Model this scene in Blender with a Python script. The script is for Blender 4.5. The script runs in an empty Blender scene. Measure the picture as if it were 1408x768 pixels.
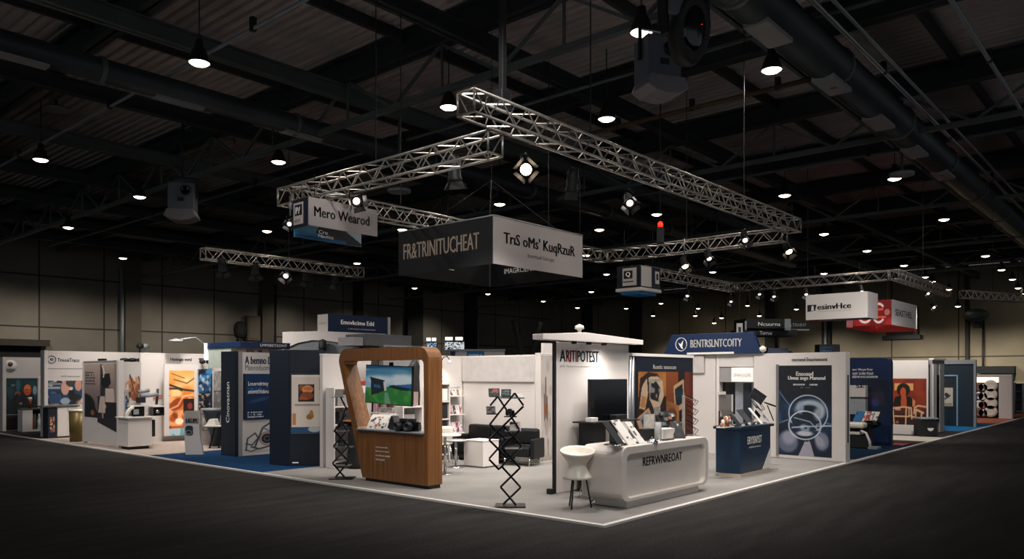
import bpy, bmesh, math, random
import numpy as np
from mathutils import Vector, Matrix
random.seed(7)
R = math.radians
SC = bpy.context.scene
COL = SC.collection
# ------------------------------------------------------------------ camera frame (used to read places off the photograph)
FX, CX, HY, CH = 1070.0, 704.0, 515.0, 2.0
FW = (math.cos(R(41)), math.sin(R(41)))
RT = (math.sin(R(41)), -math.cos(R(41)))
CAM = (-8.6, -5.86)
def dd(px, d):
    k = (px - CX) / FX * d
    return (CAM[0] + FW[0]*d + RT[0]*k, CAM[1] + FW[1]*d + RT[1]*k)
def fl(px, py, z=0.0):
    return dd(px, (CH - z) * FX / (py - HY))
def dep(x, y): return (x-CAM[0])*FW[0] + (y-CAM[1])*FW[1]
def zat(py, x, y): return CH + (HY - py) * dep(x, y) / FX
def y_on(px, X):
    k = (px - CX) / FX; u = X - CAM[0]
    return CAM[1] + u*(RT[0]-k*FW[0])/(k*FW[1]-RT[1])
def x_on(px, Y):
    k = (px - CX) / FX; w = Y - CAM[1]
    return CAM[0] + w*(k*FW[1]-RT[1])/(RT[0]-k*FW[0])
CAMRZ = -R(49)
# ------------------------------------------------------------------ materials
def lin(c):
    if isinstance(c, str):
        c = c.lstrip('#'); c = [int(c[i:i+2], 16)/255 for i in (0, 2, 4)]
    return tuple(x/12.92 if x <= .04045 else ((x+.055)/1.055)**2.4 for x in c[:3])
MATS = {}
def mat(name, col, rough=.6, metal=0.0, var=.08, scale=6.0, emit=0.0, ecol=None, bump=0.0, stretch=None, alpha=1.0, spec=None):
    if name in MATS: return MATS[name]
    m = bpy.data.materials.new(name); m.use_nodes = True
    nt = m.node_tree; b = nt.nodes['Principled BSDF']
    c = lin(col)
    tc = nt.nodes.new('ShaderNodeTexCoord'); nz = nt.nodes.new('ShaderNodeTexNoise')
    nz.inputs['Scale'].default_value = scale; nz.inputs['Detail'].default_value = 4
    src = tc.outputs['Object']
    if stretch:
        mp = nt.nodes.new('ShaderNodeMapping'); mp.inputs['Scale'].default_value = stretch
        nt.links.new(src, mp.inputs['Vector']); src = mp.outputs['Vector']
    nt.links.new(src, nz.inputs['Vector'])
    rp = nt.nodes.new('ShaderNodeValToRGB')
    rp.color_ramp.elements[0].position = .3; rp.color_ramp.elements[1].position = .7
    rp.color_ramp.elements[0].color = tuple(x*(1-var) for x in c)+(1,)
    rp.color_ramp.elements[1].color = tuple(min(1, x*(1+var)) for x in c)+(1,)
    nt.links.new(nz.outputs['Fac'], rp.inputs['Fac'])
    nt.links.new(rp.outputs['Color'], b.inputs['Base Color'])
    b.inputs['Roughness'].default_value = rough; b.inputs['Metallic'].default_value = metal
    if spec is not None: b.inputs['Specular IOR Level'].default_value = spec
    if emit:
        b.inputs['Emission Color'].default_value = lin(ecol or col)+(1,)
        b.inputs['Emission Strength'].default_value = emit
    if bump:
        bp = nt.nodes.new('ShaderNodeBump'); bp.inputs['Strength'].default_value = bump; bp.inputs['Distance'].default_value = .01
        nt.links.new(nz.outputs['Fac'], bp.inputs['Height']); nt.links.new(bp.outputs['Normal'], b.inputs['Normal'])
    if alpha < 1:
        b.inputs['Alpha'].default_value = alpha
    MATS[name] = m
    return m
def print_mat(emit=0.0, rough=.5):
    key = 'printed_%g_%g' % (emit, rough)
    if key in MATS: return MATS[key]
    m = bpy.data.materials.new(key); m.use_nodes = True
    nt = m.node_tree; b = nt.nodes['Principled BSDF']
    at = nt.nodes.new('ShaderNodeAttribute'); at.attribute_name = 'Col'
    nt.links.new(at.outputs['Color'], b.inputs['Base Color'])
    b.inputs['Roughness'].default_value = rough
    if emit:
        nt.links.new(at.outputs['Color'], b.inputs['Emission Color']); b.inputs['Emission Strength'].default_value = emit
    MATS[key] = m
    return m
WHITE = mat('white_laminate', '#d6cfca', .45, var=.02, scale=2)
WHITE2 = mat('white_matte_panel', '#cbc4bf', .6, var=.03, scale=1.5)
OFFW = mat('cream_plastic', '#e3dccf', .35, var=.02)
GREYP = mat('grey_panel', '#8d8a89', .6, var=.05)
DGREY = mat('dark_grey_panel', '#4a4c4e', .7, var=.08)
BLACK = mat('black_matte', '#121315', .6, var=.15)
BLACKG = mat('black_gloss', '#0b0c0e', .12, var=.1)
BLEATH = mat('black_leather', '#0e0f11', .5, spec=.3, var=.2, scale=30, bump=.1)
NAVY = mat('navy_laminate', '#0c1c33', .4, var=.05)
NAVYD = mat('dark_navy_panel', '#0b1725', .5, var=.08)
NAVYS = mat('navy_sign_face', '#0a2247', .45, var=.05)
TEALN = mat('teal_navy_counter', '#0a2a44', .38, var=.05)
CHROME = mat('chrome', '#c9c9c9', .18, 1.0, var=.03)
ALU = mat('truss_aluminium', '#b9b4ac', .35, .75, var=.1)
STEEL = mat('dark_steel', '#23272a', .5, .4, var=.15)
BAR = mat('black_metal_bar', '#242527', .32, .6, var=.1)
SILVER = mat('brushed_silver', '#9b9c9e', .35, .8, var=.05)
WOODO = mat('orange_wood', '#a9692f', .45, var=.15, scale=8)
RED = mat('red_fabric', '#a3231f', .6, var=.06)
BLUEB = mat('bright_blue', '#1c6ea8', .5, var=.06)
PAPER = mat('paper_white', '#dedad3', .6, var=.04, scale=20)
PAPERK = mat('printed_dark_paper', '#26292c', .5, var=.6, scale=25)
PAPERC = mat('printed_colour_paper', '#8c5a44', .5, var=.7, scale=22)
INKD = mat('dark_ink', '#17191d', .6)
INKN = mat('navy_ink', '#1b3a63', .6)
INKW = mat('white_ink_glow', '#dedad3', .6, emit=.16)  # faint glow added so the white letters look brighter
INKG = mat('grey_ink', '#a7a29e', .6)
GLOWW = mat('lamp_glow', '#fff1dc', .4, var=0, emit=9, ecol='#ffe9cf')
GLOWS = mat('stage_light_glow', '#fff1dc', .4, var=0, emit=14, ecol='#ffe2bd')
GLOWD = mat('dim_lens_glow', '#fff1dc', .4, var=0, emit=3.0, ecol='#fff0df')
GLOWR = mat('red_beacon_glow', '#ff3a20', .4, var=0, emit=1.2, ecol='#ff2a14')
LAMPB = mat('lamp_housing', '#1b1e21', .5, .3)
GREYB = mat('grey_loudspeaker_shell', '#5b6068', .6, var=.06)
LTGREY = mat('light_grey_metal', '#90969a', .5, .3, var=.06)
def wood_mat():
    m = bpy.data.materials.new('kiosk_wood_veneer'); m.use_nodes = True
    nt = m.node_tree; b = nt.nodes['Principled BSDF']
    tc = nt.nodes.new('ShaderNodeTexCoord'); mp = nt.nodes.new('ShaderNodeMapping')
    mp.inputs['Scale'].default_value = (26, 26, .7)
    nz = nt.nodes.new('ShaderNodeTexNoise'); nz.inputs['Scale'].default_value = 1.3; nz.inputs['Detail'].default_value = 6
    rp = nt.nodes.new('ShaderNodeValToRGB')
    rp.color_ramp.elements[0].position = .25; rp.color_ramp.elements[1].position = .8
    rp.color_ramp.elements[0].color = lin('#573418')+(1,); rp.color_ramp.elements[1].color = lin('#93602f')+(1,)
    nt.links.new(tc.outputs['Object'], mp.inputs['Vector']); nt.links.new(mp.outputs['Vector'], nz.inputs['Vector'])
    nt.links.new(nz.outputs['Fac'], rp.inputs['Fac']); nt.links.new(rp.outputs['Color'], b.inputs['Base Color'])
    b.inputs['Roughness'].default_value = .42
    return m
WOOD = wood_mat()
# ------------------------------------------------------------------ mesh builder
class MB:
    def __init__(s): s.v = []; s.f = []; s.m = []; s.s = []
    def add(s, vs, fs, m=0, sm=False):
        o = len(s.v); s.v += [tuple(v) for v in vs]
        for f in fs: s.f.append([i+o for i in f]); s.m.append(m); s.s.append(sm)
        return s
    def box(s, x0, x1, y0, y1, z0, z1, m=0, M=None):
        vs = [(x, y, z) for z in (z0, z1) for y in (y0, y1) for x in (x0, x1)]
        if M is not None: vs = [M @ Vector(v) for v in vs]
        return s.add(vs, [(0, 2, 3, 1), (4, 5, 7, 6), (0, 1, 5, 4), (2, 6, 7, 3), (0, 4, 6, 2), (1, 3, 7, 5)], m)
    def prism(s, pts, y0, y1, m=0, M=None, sm=False):       # polygon in local XZ, drawn counter-clockwise seen from -Y
        n = len(pts)
        vs = [(p[0], y0, p[1]) for p in pts] + [(p[0], y1, p[1]) for p in pts]
        if M is not None: vs = [M @ Vector(v) for v in vs]
        s.add(vs, [list(range(n)), list(range(2*n-1, n-1, -1))], m)
        return s.add(vs, [(i, i+n, (i+1) % n+n, (i+1) % n) for i in range(n)], m, sm)
    def slab(s, pts, z0, z1, m=0):                          # polygon in XY
        n = len(pts)
        vs = [(p[0], p[1], z0) for p in pts] + [(p[0], p[1], z1) for p in pts]
        return s.add(vs, [list(range(n-1, -1, -1)), list(range(n, 2*n))] + [(i, (i+1) % n, (i+1) % n+n, i+n) for i in range(n)], m)
    def ring(s, outer, inner, y0, y1, m=0):
        n = len(outer)
        vs = [(p[0], y, p[1]) for y in (y0, y1) for q in (outer, inner) for p in q]
        fs = []
        for i in range(n):
            j = (i+1) % n
            fs += [(i, j, n+j, n+i), (2*n+i, 3*n+i, 3*n+j, 2*n+j), (i, 2*n+i, 2*n+j, j), (n+i, n+j, 3*n+j, 3*n+i)]
        return s.add(vs, fs, m)
    def tube(s, p0, p1, r, n=6, m=0, r1=None):
        p0 = Vector(p0); p1 = Vector(p1); d = (p1-p0)
        if d.length < 1e-6: return s
        d.normalize(); a = d.orthogonal().normalized(); b = d.cross(a)
        r1 = r if r1 is None else r1
        vs = [p0 + (a*math.cos(t)+b*math.sin(t))*r for t in [2*math.pi*i/n for i in range(n)]]
        vs += [p1 + (a*math.cos(t)+b*math.sin(t))*r1 for t in [2*math.pi*i/n for i in range(n)]]
        s.add(vs, [(i, (i+1) % n, (i+1) % n+n, i+n) for i in range(n)], m, n > 4)
        return s.add(vs, [list(range(n-1, -1, -1)), list(range(n, 2*n))], m)
    def path(s, pts, r, n=6, m=0):
        P = [Vector(p) for p in pts]; vs = []; fs = []
        up = None
        for i, p in enumerate(P):
            d = (P[min(i+1, len(P)-1)] - P[max(i-1, 0)]).normalized()
            if up is None: up = d.orthogonal().normalized()
            up = (up - d*up.dot(d)).normalized(); b = d.cross(up)
            vs += [p + (up*math.cos(2*math.pi*k/n)+b*math.sin(2*math.pi*k/n))*r for k in range(n)]
        for i in range(len(P)-1):
            fs += [(i*n+k, i*n+(k+1) % n, (i+1)*n+(k+1) % n, (i+1)*n+k) for k in range(n)]
        fs += [list(range(n-1, -1, -1)), list(range((len(P)-1)*n, len(P)*n))]
        return s.add(vs, fs, m, True)
    def lathe(s, prof, n=20, c=(0, 0, 0), m=0, M=None, sx=1, sy=1):
        vs = [(c[0]+r*sx*math.cos(2*math.pi*k/n), c[1]+r*sy*math.sin(2*math.pi*k/n), c[2]+z) for r, z in prof for k in range(n)]
        if M is not None: vs = [M @ Vector(v) for v in vs]
        fs = [(i*n+k, i*n+(k+1) % n, (i+1)*n+(k+1) % n, (i+1)*n+k) for i in range(len(prof)-1) for k in range(n)]
        s.add(vs, fs, m, True)
        caps = []
        if prof[0][0] > 1e-5: caps.append(list(range(n-1, -1, -1)))
        if prof[-1][0] > 1e-5: caps.append(list(range((len(prof)-1)*n, len(prof)*n)))
        return s.add(vs, caps, m) if caps else s
    def rings(s, rows, m=0, cap0=True, cap1=True):           # list of closed rings with equal counts
        n = len(rows[0]); vs = [p for r in rows for p in r]
        fs = [(i*n+k, i*n+(k+1) % n, (i+1)*n+(k+1) % n, (i+1)*n+k) for i in range(len(rows)-1) for k in range(n)]
        s.add(vs, fs, m, True); caps = []
        if cap0: caps.append(list(range(n-1, -1, -1)))
        if cap1: caps.append(list(range((len(rows)-1)*n, len(rows)*n)))
        return s.add(vs, caps, m) if caps else s
    def build(s, name, mats, parent=None, bevel=0, loc=None, rz=0, seg=2):
        me = bpy.data.meshes.new(name)
        used = {}; rows = {}
        vs = s.v
        me.from_pydata(vs, [], s.f)
        for x in (mats if isinstance(mats, (list, tuple)) else [mats]): me.materials.append(x)
        me.polygons.foreach_set('material_index', s.m); me.polygons.foreach_set('use_smooth', s.s)
        bm = bmesh.new(); bm.from_mesh(me)
        bmesh.ops.remove_doubles(bm, verts=bm.verts, dist=1e-5)
        bmesh.ops.recalc_face_normals(bm, faces=bm.faces)
        bm.to_mesh(me); bm.free()
        me.update()
        o = bpy.data.objects.new(name, me); COL.objects.link(o)
        if parent is not None: o.parent = parent
        if loc is not None: o.location = loc
        o.rotation_euler = (0, 0, rz)
        if bevel:
            b = o.modifiers.new('bevel', 'BEVEL'); b.width = bevel; b.segments = seg; b.limit_method = 'ANGLE'; b.angle_limit = R(40)
        return o
def arc(cx, cz, r, a0, a1, n=6):
    return [(cx+r*math.cos(R(a0+(a1-a0)*i/n)), cz+r*math.sin(R(a0+(a1-a0)*i/n))) for i in range(n+1)]
def rrect(x0, x1, z0, z1, r, n=5):
    return arc(x0+r, z0+r, r, 180, 270, n)+arc(x1-r, z0+r, r, 270, 360, n)+arc(x1-r, z1-r, r, 0, 90, n)+arc(x0+r, z1-r, r, 90, 180, n)
# ------------------------------------------------------------------ things
USED = {}
def tag(o, label, cat, group=None):
    o['label'] = label; o['category'] = cat
    if group: o['group'] = group
    if label in USED and not group: print('DUP LABEL', label)
    USED[label] = 1
    return o
def thing(name, label, cat, loc=(0, 0, 0), rz=0, group=None):
    o = bpy.data.objects.new(name, None); COL.objects.link(o)
    o.empty_display_size = .1
    o.location = loc if len(loc) == 3 else (loc[0], loc[1], 0); o.rotation_euler = (0, 0, rz)
    return tag(o, label, cat, group)
def struct(o):
    o['kind'] = 'structure'; return o
def dup(root, loc, rz=None, label=None, scale=None):
    r = root.copy(); COL.objects.link(r); r.location = loc
    if rz is not None: r.rotation_euler[2] = rz
    if scale: r.scale = (scale,)*3
    if label: r['label'] = label; USED[label] = 1
    for ch in list(root.children):
        c = ch.copy(); COL.objects.link(c); c.parent = r
        for g in list(ch.children):
            e = g.copy(); COL.objects.link(e); e.parent = c
    return r
# ------------------------------------------------------------------ lettering (real flat letters standing on their faces)
def txt(parent, s, x, z, w, h, m, y=0.0, bold=0.0, tilt=0.0, name='lettering', M=None):
    """letters w wide and h high, centred at local x, z on the plane y, read from local -Y"""
    cu = bpy.data.curves.new('lettering', 'FONT'); cu.body = s; cu.resolution_u = 2; cu.fill_mode = 'FRONT'
    t = bpy.data.objects.new('lettering', cu); me = bpy.data.meshes.new_from_object(t)
    bpy.data.objects.remove(t)
    n = len(me.vertices); co = np.zeros(n*3, 'f'); me.vertices.foreach_get('co', co); co = co.reshape(-1, 3)
    lo = co.min(0); hi = co.max(0)
    u = (co[:, 0]-(lo[0]+hi[0])/2)/(hi[0]-lo[0])*w; v = (co[:, 1]-(lo[1]+hi[1])/2)/(hi[1]-lo[1])*h
    c, sn = math.cos(tilt), math.sin(tilt)
    out = np.stack([x+u*c-v*sn, np.full(n, y), z+u*sn+v*c], 1)
    if M is not None: out = np.array([tuple(M @ Vector(p)) for p in out])
    me.vertices.foreach_set('co', out.astype('f').ravel()); me.update(); me.materials.clear(); me.materials.append(m)
    if bold:                                  # heavier strokes: the same letters laid again a hair to either side
        bm = bmesh.new(); bm.from_mesh(me); src = bm.verts[:] + bm.edges[:] + bm.faces[:]
        d = Vector(((M @ Vector((1, 0, 0))) - (M @ Vector((0, 0, 0)))) if M is not None else (1, 0, 0))
        for k in (-1, 1):
            r_ = bmesh.ops.duplicate(bm, geom=src); bmesh.ops.translate(bm, verts=[g for g in r_['geom'] if isinstance(g, bmesh.types.BMVert)], vec=d*(k*bold*h*3.2))
        bm.to_mesh(me); bm.free()
    o = bpy.data.objects.new(name, me); COL.objects.link(o); o.parent = parent
    return o
# ------------------------------------------------------------------ printed pictures: a finely divided sheet with painted vertices
def hexc(c):
    if isinstance(c, str):
        c = c.lstrip('#'); return np.array([int(c[i:i+2], 16)/255 for i in (0, 2, 4)])
    return np.array(c)
class Canvas:
    def __init__(s, w, h, bg):
        s.w, s.h = w, h
        s.a = np.ones((h, w, 3))*hexc(bg)
        s.X, s.Y = np.meshgrid((np.arange(w)+.5)/w, (np.arange(h)+.5)/h)
    def put(s, mask, c, al=1.0):
        m = np.clip(mask, 0, 1)[..., None]*al; s.a = s.a*(1-m)+hexc(c)*m; return s
    def rect(s, x0, x1, y0, y1, c, al=1.0): return s.put((s.X >= x0) & (s.X <= x1) & (s.Y >= y0) & (s.Y <= y1), c, al)
    def ell(s, x, y, rx, ry, c, al=1.0, ang=0, soft=.12):
        dx, dy = s.X-x, (s.Y-y)*s.h/s.w; ry = ry*s.h/s.w
        ca, sa = math.cos(R(ang)), math.sin(R(ang))
        q = np.sqrt(((dx*ca+dy*sa)/rx)**2+((-dx*sa+dy*ca)/ry)**2)
        return s.put((1+soft/2-q)/max(soft, 1e-3), c, al)
    def oval_line(s, x, y, rx, ry, wd, c, al=1.0, ang=0, a0=-181, a1=181):
        dx, dy = s.X-x, (s.Y-y)*s.h/s.w; ry = ry*s.h/s.w
        ca, sa = math.cos(R(ang)), math.sin(R(ang))
        u, v = (dx*ca+dy*sa)/rx, (-dx*sa+dy*ca)/ry
        q = np.abs(np.sqrt(u*u+v*v)-1)*min(rx, ry); t = np.degrees(np.arctan2(v, u))
        return s.put(np.clip(1.5-q/wd, 0, 1)*((t >= a0) & (t <= a1)), c, al)
    def poly(s, pts, c, al=1.0):
        ins = np.zeros(s.X.shape, bool); n = len(pts)
        for i in range(n):
            x0, y0 = pts[i]; x1, y1 = pts[(i+1) % n]
            if y0 == y1: continue
            cr = ((y0 > s.Y) != (y1 > s.Y)) & (s.X < (x1-x0)*(s.Y-y0)/(y1-y0)+x0); ins ^= cr
        return s.put(ins, c, al)
    def line(s, pts, wd, c, al=1.0):
        k = s.h/s.w; best = np.full(s.X.shape, 9.0)
        for (x0, y0), (x1, y1) in zip(pts, pts[1:]):
            ax, ay, bx, by = x0, y0*k, x1, y1*k; L = (bx-ax)**2+(by-ay)**2+1e-9
            t = np.clip(((s.X-ax)*(bx-ax)+(s.Y*k-ay)*(by-ay))/L, 0, 1)
            best = np.minimum(best, np.hypot(s.X-ax-t*(bx-ax), s.Y*k-ay-t*(by-ay)))
        return s.put(np.clip(1.5-best/wd, 0, 1), c, al)
    def grad(s, c0, c1, x0=0, x1=1, y0=0, y1=1):
        t = np.clip((s.Y-y0)/(y1-y0), 0, 1)[..., None]
        m = ((s.X >= x0) & (s.X <= x1) & (s.Y >= y0) & (s.Y <= y1))[..., None]
        s.a = np.where(m, hexc(c0)*(1-t)+hexc(c1)*t, s.a); return s
    def noise(s, n, seed, aspect=None):
        g = np.random.RandomState(seed); ny = max(2, int(n*(aspect if aspect else s.h/s.w)))
        G = g.rand(ny+2, n+2); fx, fy = s.X*n, s.Y*ny
        ix, iy = fx.astype(int), fy.astype(int); tx, ty = fx-ix, fy-iy; tx = tx*tx*(3-2*tx); ty = ty*ty*(3-2*ty)
        return (G[iy, ix]*(1-tx)+G[iy, ix+1]*tx)*(1-ty)+(G[iy+1, ix]*(1-tx)+G[iy+1, ix+1]*tx)*ty
    def mottle(s, n, seed, c, lo=.5, hi=.7, al=1.0, box=(0, 1, 0, 1), aspect=None):
        q = (s.noise(n, seed, aspect)-lo)/(hi-lo)
        q = np.clip(q, 0, 1)*((s.X >= box[0]) & (s.X <= box[1]) & (s.Y >= box[2]) & (s.Y <= box[3]))
        return s.put(q, c, al)
    def grain(s, amp, n, seed):
        s.a = np.clip(s.a*(1+amp*(s.noise(n, seed)-.5)[..., None]*2), 0, 1); return s
    def dots(s, x0, x1, y0, y1, rows, c, seed, al=.9, fill=.7):   # tiny broken writing
        g = np.random.RandomState(seed)
        for i in range(rows):
            yc = y1-(i+.5)*(y1-y0)/rows; hh = (y1-y0)/rows*.28; x = x0
            e = x1-(g.rand()*.25*(x1-x0))
            while x < e:
                wd = (.02+.05*g.rand())*1.0
                if g.rand() < fill: s.rect(x, min(x+wd, e), yc-hh, yc+hh, c, al)
                x += wd+.012
        return s
def sheet(parent, name, x0, x1, z0, z1, y, cv, emit=0.0, M=None, rough=.5):
    w, h = cv.w, cv.h
    xs = np.linspace(x0, x1, w); zs = np.linspace(z0, z1, h)
    XX, ZZ = np.meshgrid(xs, zs)
    co = np.stack([XX, np.full(XX.shape, y), ZZ], -1).reshape(-1, 3)
    if M is not None:
        A = np.array(M); co = co @ A[:3, :3].T + A[:3, 3]
    idx = np.arange(w*h).reshape(h, w)
    q = np.stack([idx[:-1, :-1], idx[:-1, 1:], idx[1:, 1:], idx[1:, :-1]], -1).reshape(-1, 4)
    me = bpy.data.meshes.new(name); nf = len(q)
    me.vertices.add(w*h); me.vertices.foreach_set('co', co.astype('f').ravel())
    me.loops.add(nf*4); me.loops.foreach_set('vertex_index', q.ravel().astype('i'))
    me.polygons.add(nf); me.polygons.foreach_set('loop_start', (np.arange(nf)*4).astype('i'))
    me.update(calc_edges=True)
    at = me.color_attributes.new('Col', 'FLOAT_COLOR', 'POINT')
    c = np.clip(cv.a, 0, 1); c = np.where(c <= .04045, c/12.92, ((c+.055)/1.055)**2.4)
    at.data.foreach_set('color', np.concatenate([c, np.ones((h, w, 1))], -1).astype('f').ravel())
    me.materials.append(print_mat(emit, rough))
    o = bpy.data.objects.new(name, me); COL.objects.link(o)
    if parent is not None: o.parent = parent
    return o
# ================================================================== the hall
XW, YW, ZC = 79.0, 63.0, 12.8
FLOORM = mat('charcoal_hall_carpet', '#2d2c2b', .95, var=.28, scale=1.2, stretch=(.5, 3, 1), spec=.15)
def floor_mat():
    m = FLOORM; nt = m.node_tree; b = nt.nodes['Principled BSDF']
    tc = nt.nodes.new('ShaderNodeTexCoord'); n2 = nt.nodes.new('ShaderNodeTexNoise'); n2.inputs['Scale'].default_value = 38; n2.inputs['Detail'].default_value = 6
    mx = nt.nodes.new('ShaderNodeMix'); mx.data_type = 'RGBA'; mx.blend_type = 'MULTIPLY'; mx.inputs[0].default_value = .75
    rp = nt.nodes.new('ShaderNodeValToRGB'); rp.color_ramp.elements[0].position = .32; rp.color_ramp.elements[1].position = .62
    rp.color_ramp.elements[0].color = (.35, .35, .35, 1); rp.color_ramp.elements[1].color = (1.35, 1.3, 1.25, 1)
    old = b.inputs['Base Color'].links[0].from_socket
    nt.links.new(tc.outputs['Object'], n2.inputs['Vector']); nt.links.new(n2.outputs['Fac'], rp.inputs['Fac'])
    nt.links.new(old, mx.inputs[6]); nt.links.new(rp.outputs['Color'], mx.inputs[7]); nt.links.new(mx.outputs[2], b.inputs['Base Color'])
floor_mat()
struct(MB().box(-32, XW, -32, YW, -.3, -.03).build('floor', FLOORM))
def deck():
    b = MB(); prof = []; x = -30.0
    while x < XW:
        prof += [(x, 0), (x+.12, 0), (x+.17, .09), (x+.31, .09)]; x += .36
    n = len(prof)
    vs = [(p[0], y, ZC+p[1]) for y in (-30, YW) for p in prof]
    b.add(vs, [(i, i+1, i+1+n, i+n) for i in range(n-1)])
    return b.build('ceiling', mat('corrugated_roof_deck', '#b9b2ae', .7, var=.2, scale=.25))
struct(deck())
def wall_mat(name, col, bw, bh, off, axis):
    m = mat(name, col, .8, var=.12, scale=.35)
    nt = m.node_tree; b = nt.nodes['Principled BSDF']
    tc = nt.nodes.new('ShaderNodeTexCoord'); sp = nt.nodes.new('ShaderNodeSeparateXYZ'); cb = nt.nodes.new('ShaderNodeCombineXYZ')
    ad = nt.nodes.new('ShaderNodeMath'); ad.operation = 'ADD'; ad.inputs[1].default_value = off[0]
    az = nt.nodes.new('ShaderNodeMath'); az.operation = 'ADD'; az.inputs[1].default_value = off[1]
    br = nt.nodes.new('ShaderNodeTexBrick'); br.offset = 0; br.inputs['Scale'].default_value = 1
    br.inputs['Brick Width'].default_value = bw; br.inputs['Row Height'].default_value = bh; br.inputs['Mortar Size'].default_value = .07; br.inputs['Mortar Smooth'].default_value = .2
    br.inputs['Mortar'].default_value = (.18, .18, .18, 1); br.inputs['Color1'].default_value = (1, 1, 1, 1); br.inputs['Color2'].default_value = (.86, .87, .88, 1)
    mx = nt.nodes.new('ShaderNodeMix'); mx.data_type = 'RGBA'; mx.blend_type = 'MULTIPLY'; mx.inputs[0].default_value = 1
    old = b.inputs['Base Color'].links[0].from_socket
    nt.links.new(tc.outputs['Object'], sp.inputs[0]); nt.links.new(sp.outputs[axis], ad.inputs[0]); nt.links.new(sp.outputs[2], az.inputs[0])
    nt.links.new(ad.outputs[0], cb.inputs[0]); nt.links.new(az.outputs[0], cb.inputs[1]); nt.links.new(cb.outputs[0], br.inputs['Vector'])
    nt.links.new(old, mx.inputs[6]); nt.links.new(br.outputs['Color'], mx.inputs[7]); nt.links.new(mx.outputs[2], b.inputs['Base Color'])
    return m
WL = wall_mat('precast_wall_panels', '#868075', 4.9, 4.1, (1.3, -1.7), 0)
WR = wall_mat('precast_wall_panels_warm', '#8d8470', 6.2, 9.0, (1.0, 5.2), 1)
struct(MB().box(-32, XW+.4, YW, YW+.4, -.03, ZC).build('wall_left', WL))
struct(MB().box(XW, XW+.4, -32, YW, -.03, ZC).build('wall_back', WR))
# wall columns and pipes, read off the photograph on the wall planes
COLM = mat('wall_column_paint', '#5f594e', .8, var=.12, scale=.6)
COLD = mat('wall_column_dark', '#2b2a28', .8, var=.12, scale=.6)
k = 0
for px0, px1 in ((172, 194), (360, 376), (489, 499), (560, 581), (642, 655)):
    x0, x1 = x_on(px0, YW-.5), x_on(px1, YW-.5)
    struct(MB().box(x0, x1, YW-.6, YW-.01, -.03, ZC-.05).build('column', COLD if px0 in (489, 642, 560) else COLM))
for px0, px1 in ((866, 880), (800, 812), (1052, 1066), (1130, 1142), (1327, 1332)):
    y0, y1 = y_on(px1, XW-.5), y_on(px0, XW-.5)
    struct(MB().box(XW-.6, XW-.01, y0, y1, -.03, ZC-.05).build('column', COLD))
def pipe(label, px, Y=None, X=None, r=.12, z0=0, z1=11):
    x, y = (x_on(px, Y), Y) if Y is not None else (X, y_on(px, X))
    return tag(MB().tube((x, y, z0), (x, y, z1), r, 10).build('wall_mounted_pipe', LTGREY if r > .1 else STEEL), label, 'pipe')
pipe('thick pale drainpipe beside the wall column over the roller door side', 168, Y=YW-.3, r=.17)
pipe('thin dark conduit running up the wall by the electrical cabinet', 379, Y=YW-.3, r=.09)
pipe('pale pipe running up the wall behind the monitors', 657, Y=YW-.3, r=.16)
pipe('pale vertical pipe on the warm wall behind the small navy sign', 1135, X=XW-.8, r=.14, z1=9)
pipe('thin dark pipe below the round exhaust drum', 1352, X=XW-.3, r=.1, z1=7.5)
# roller door
x0, x1 = x_on(-30, YW-.05), x_on(56, YW-.05)
zt = zat(476, x1, YW)
DO = MB().box(x0, x1, YW-.12, YW-.02, -.03, zt).build('door_1', mat('roller_door_opening', '#131313', .8, var=.1)); struct(DO)  # flat dark panel standing in for the unlit door opening
struct(MB().box(x0-1, x_on(64, YW), YW-.8, YW-.02, zt, zt+.5).build('trim_1', mat('door_hood', '#3a3630', .8)))
# electrical cabinet on the wall
xa, xb = x_on(340, YW-.6), x_on(358, YW-.6); za, zb = zat(468, xa, YW), zat(434, xa, YW)
t = thing('wall_mounted_cabinet', 'wall-mounted electrical cabinet beside the column, high on the panelled wall', 'cabinet', (xa, YW-.65, za))
MB().box(0, xb-xa, 0, .6, 0, zb-za).build('housing', COLM, t, .03); MB().box(.15, xb-xa-.15, -.04, -.01, .2, zb-za-.2).build('door', mat('cabinet_door', '#6b6252', .7), t, .02)
t = thing('wall_mounted_hose_reel', 'round dark hose drum next to the wall cabinet', 'hose reel', (xa-.65, YW-.45, za+1.0))
MB().lathe([(.2, -.3), (.95, -.3), (.95, .3), (.2, .3)], 24, M=Matrix.Rotation(R(90), 4, 'X')).build('drum', COLD, t).scale = (.55, 1, .85); MB().box(-.2, .2, -.1, .4, -1.4, -.9).build('bracket', STEEL, t)
# exhaust drum and vent on the far wall
yy = y_on(1342, XW-.9); zz = zat(433, XW-.9, yy)
t = thing('wall_mounted_exhaust_fan', 'round exhaust drum mounted high on the warm wall', 'exhaust fan', (XW-.9, yy, zz))
MB().lathe([(.3, -.5), (.95, -.5), (1.05, -.25), (1.05, .3), (.5, .5)], 24, M=Matrix.Rotation(R(90), 4, 'Y')).build('drum', mat('drum_green_grey', '#3c4846', .5, .2), t).scale = (1, 1, .6)
MB().box(.3, .85, -.3, .3, -1.2, .2).build('bracket', STEEL, t)
yy = y_on(1240, XW-.5); zz = zat(466, XW-.5, yy)
t = thing('wall_vent', 'dark framed vent box on the far wall under the red hanging sign', 'vent', (XW-.5, yy, zz), -R(90))
MB().box(-1.8, 1.8, -.3, .4, 0, .4).build('ledge', STEEL, t); MB().box(-1.5, -1.1, -.05, .3, .4, 3.3).build('post', STEEL, t); MB().box(1.1, 1.5, -.05, .3, .4, 3.3).build('post', STEEL, t); MB().box(-1.1, 1.1, .05, .3, .4, 3.3).build('slat_panel', COLD, t)
yy0, yy1 = y_on(1396, XW-.5), y_on(1345, XW-.5)
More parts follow.
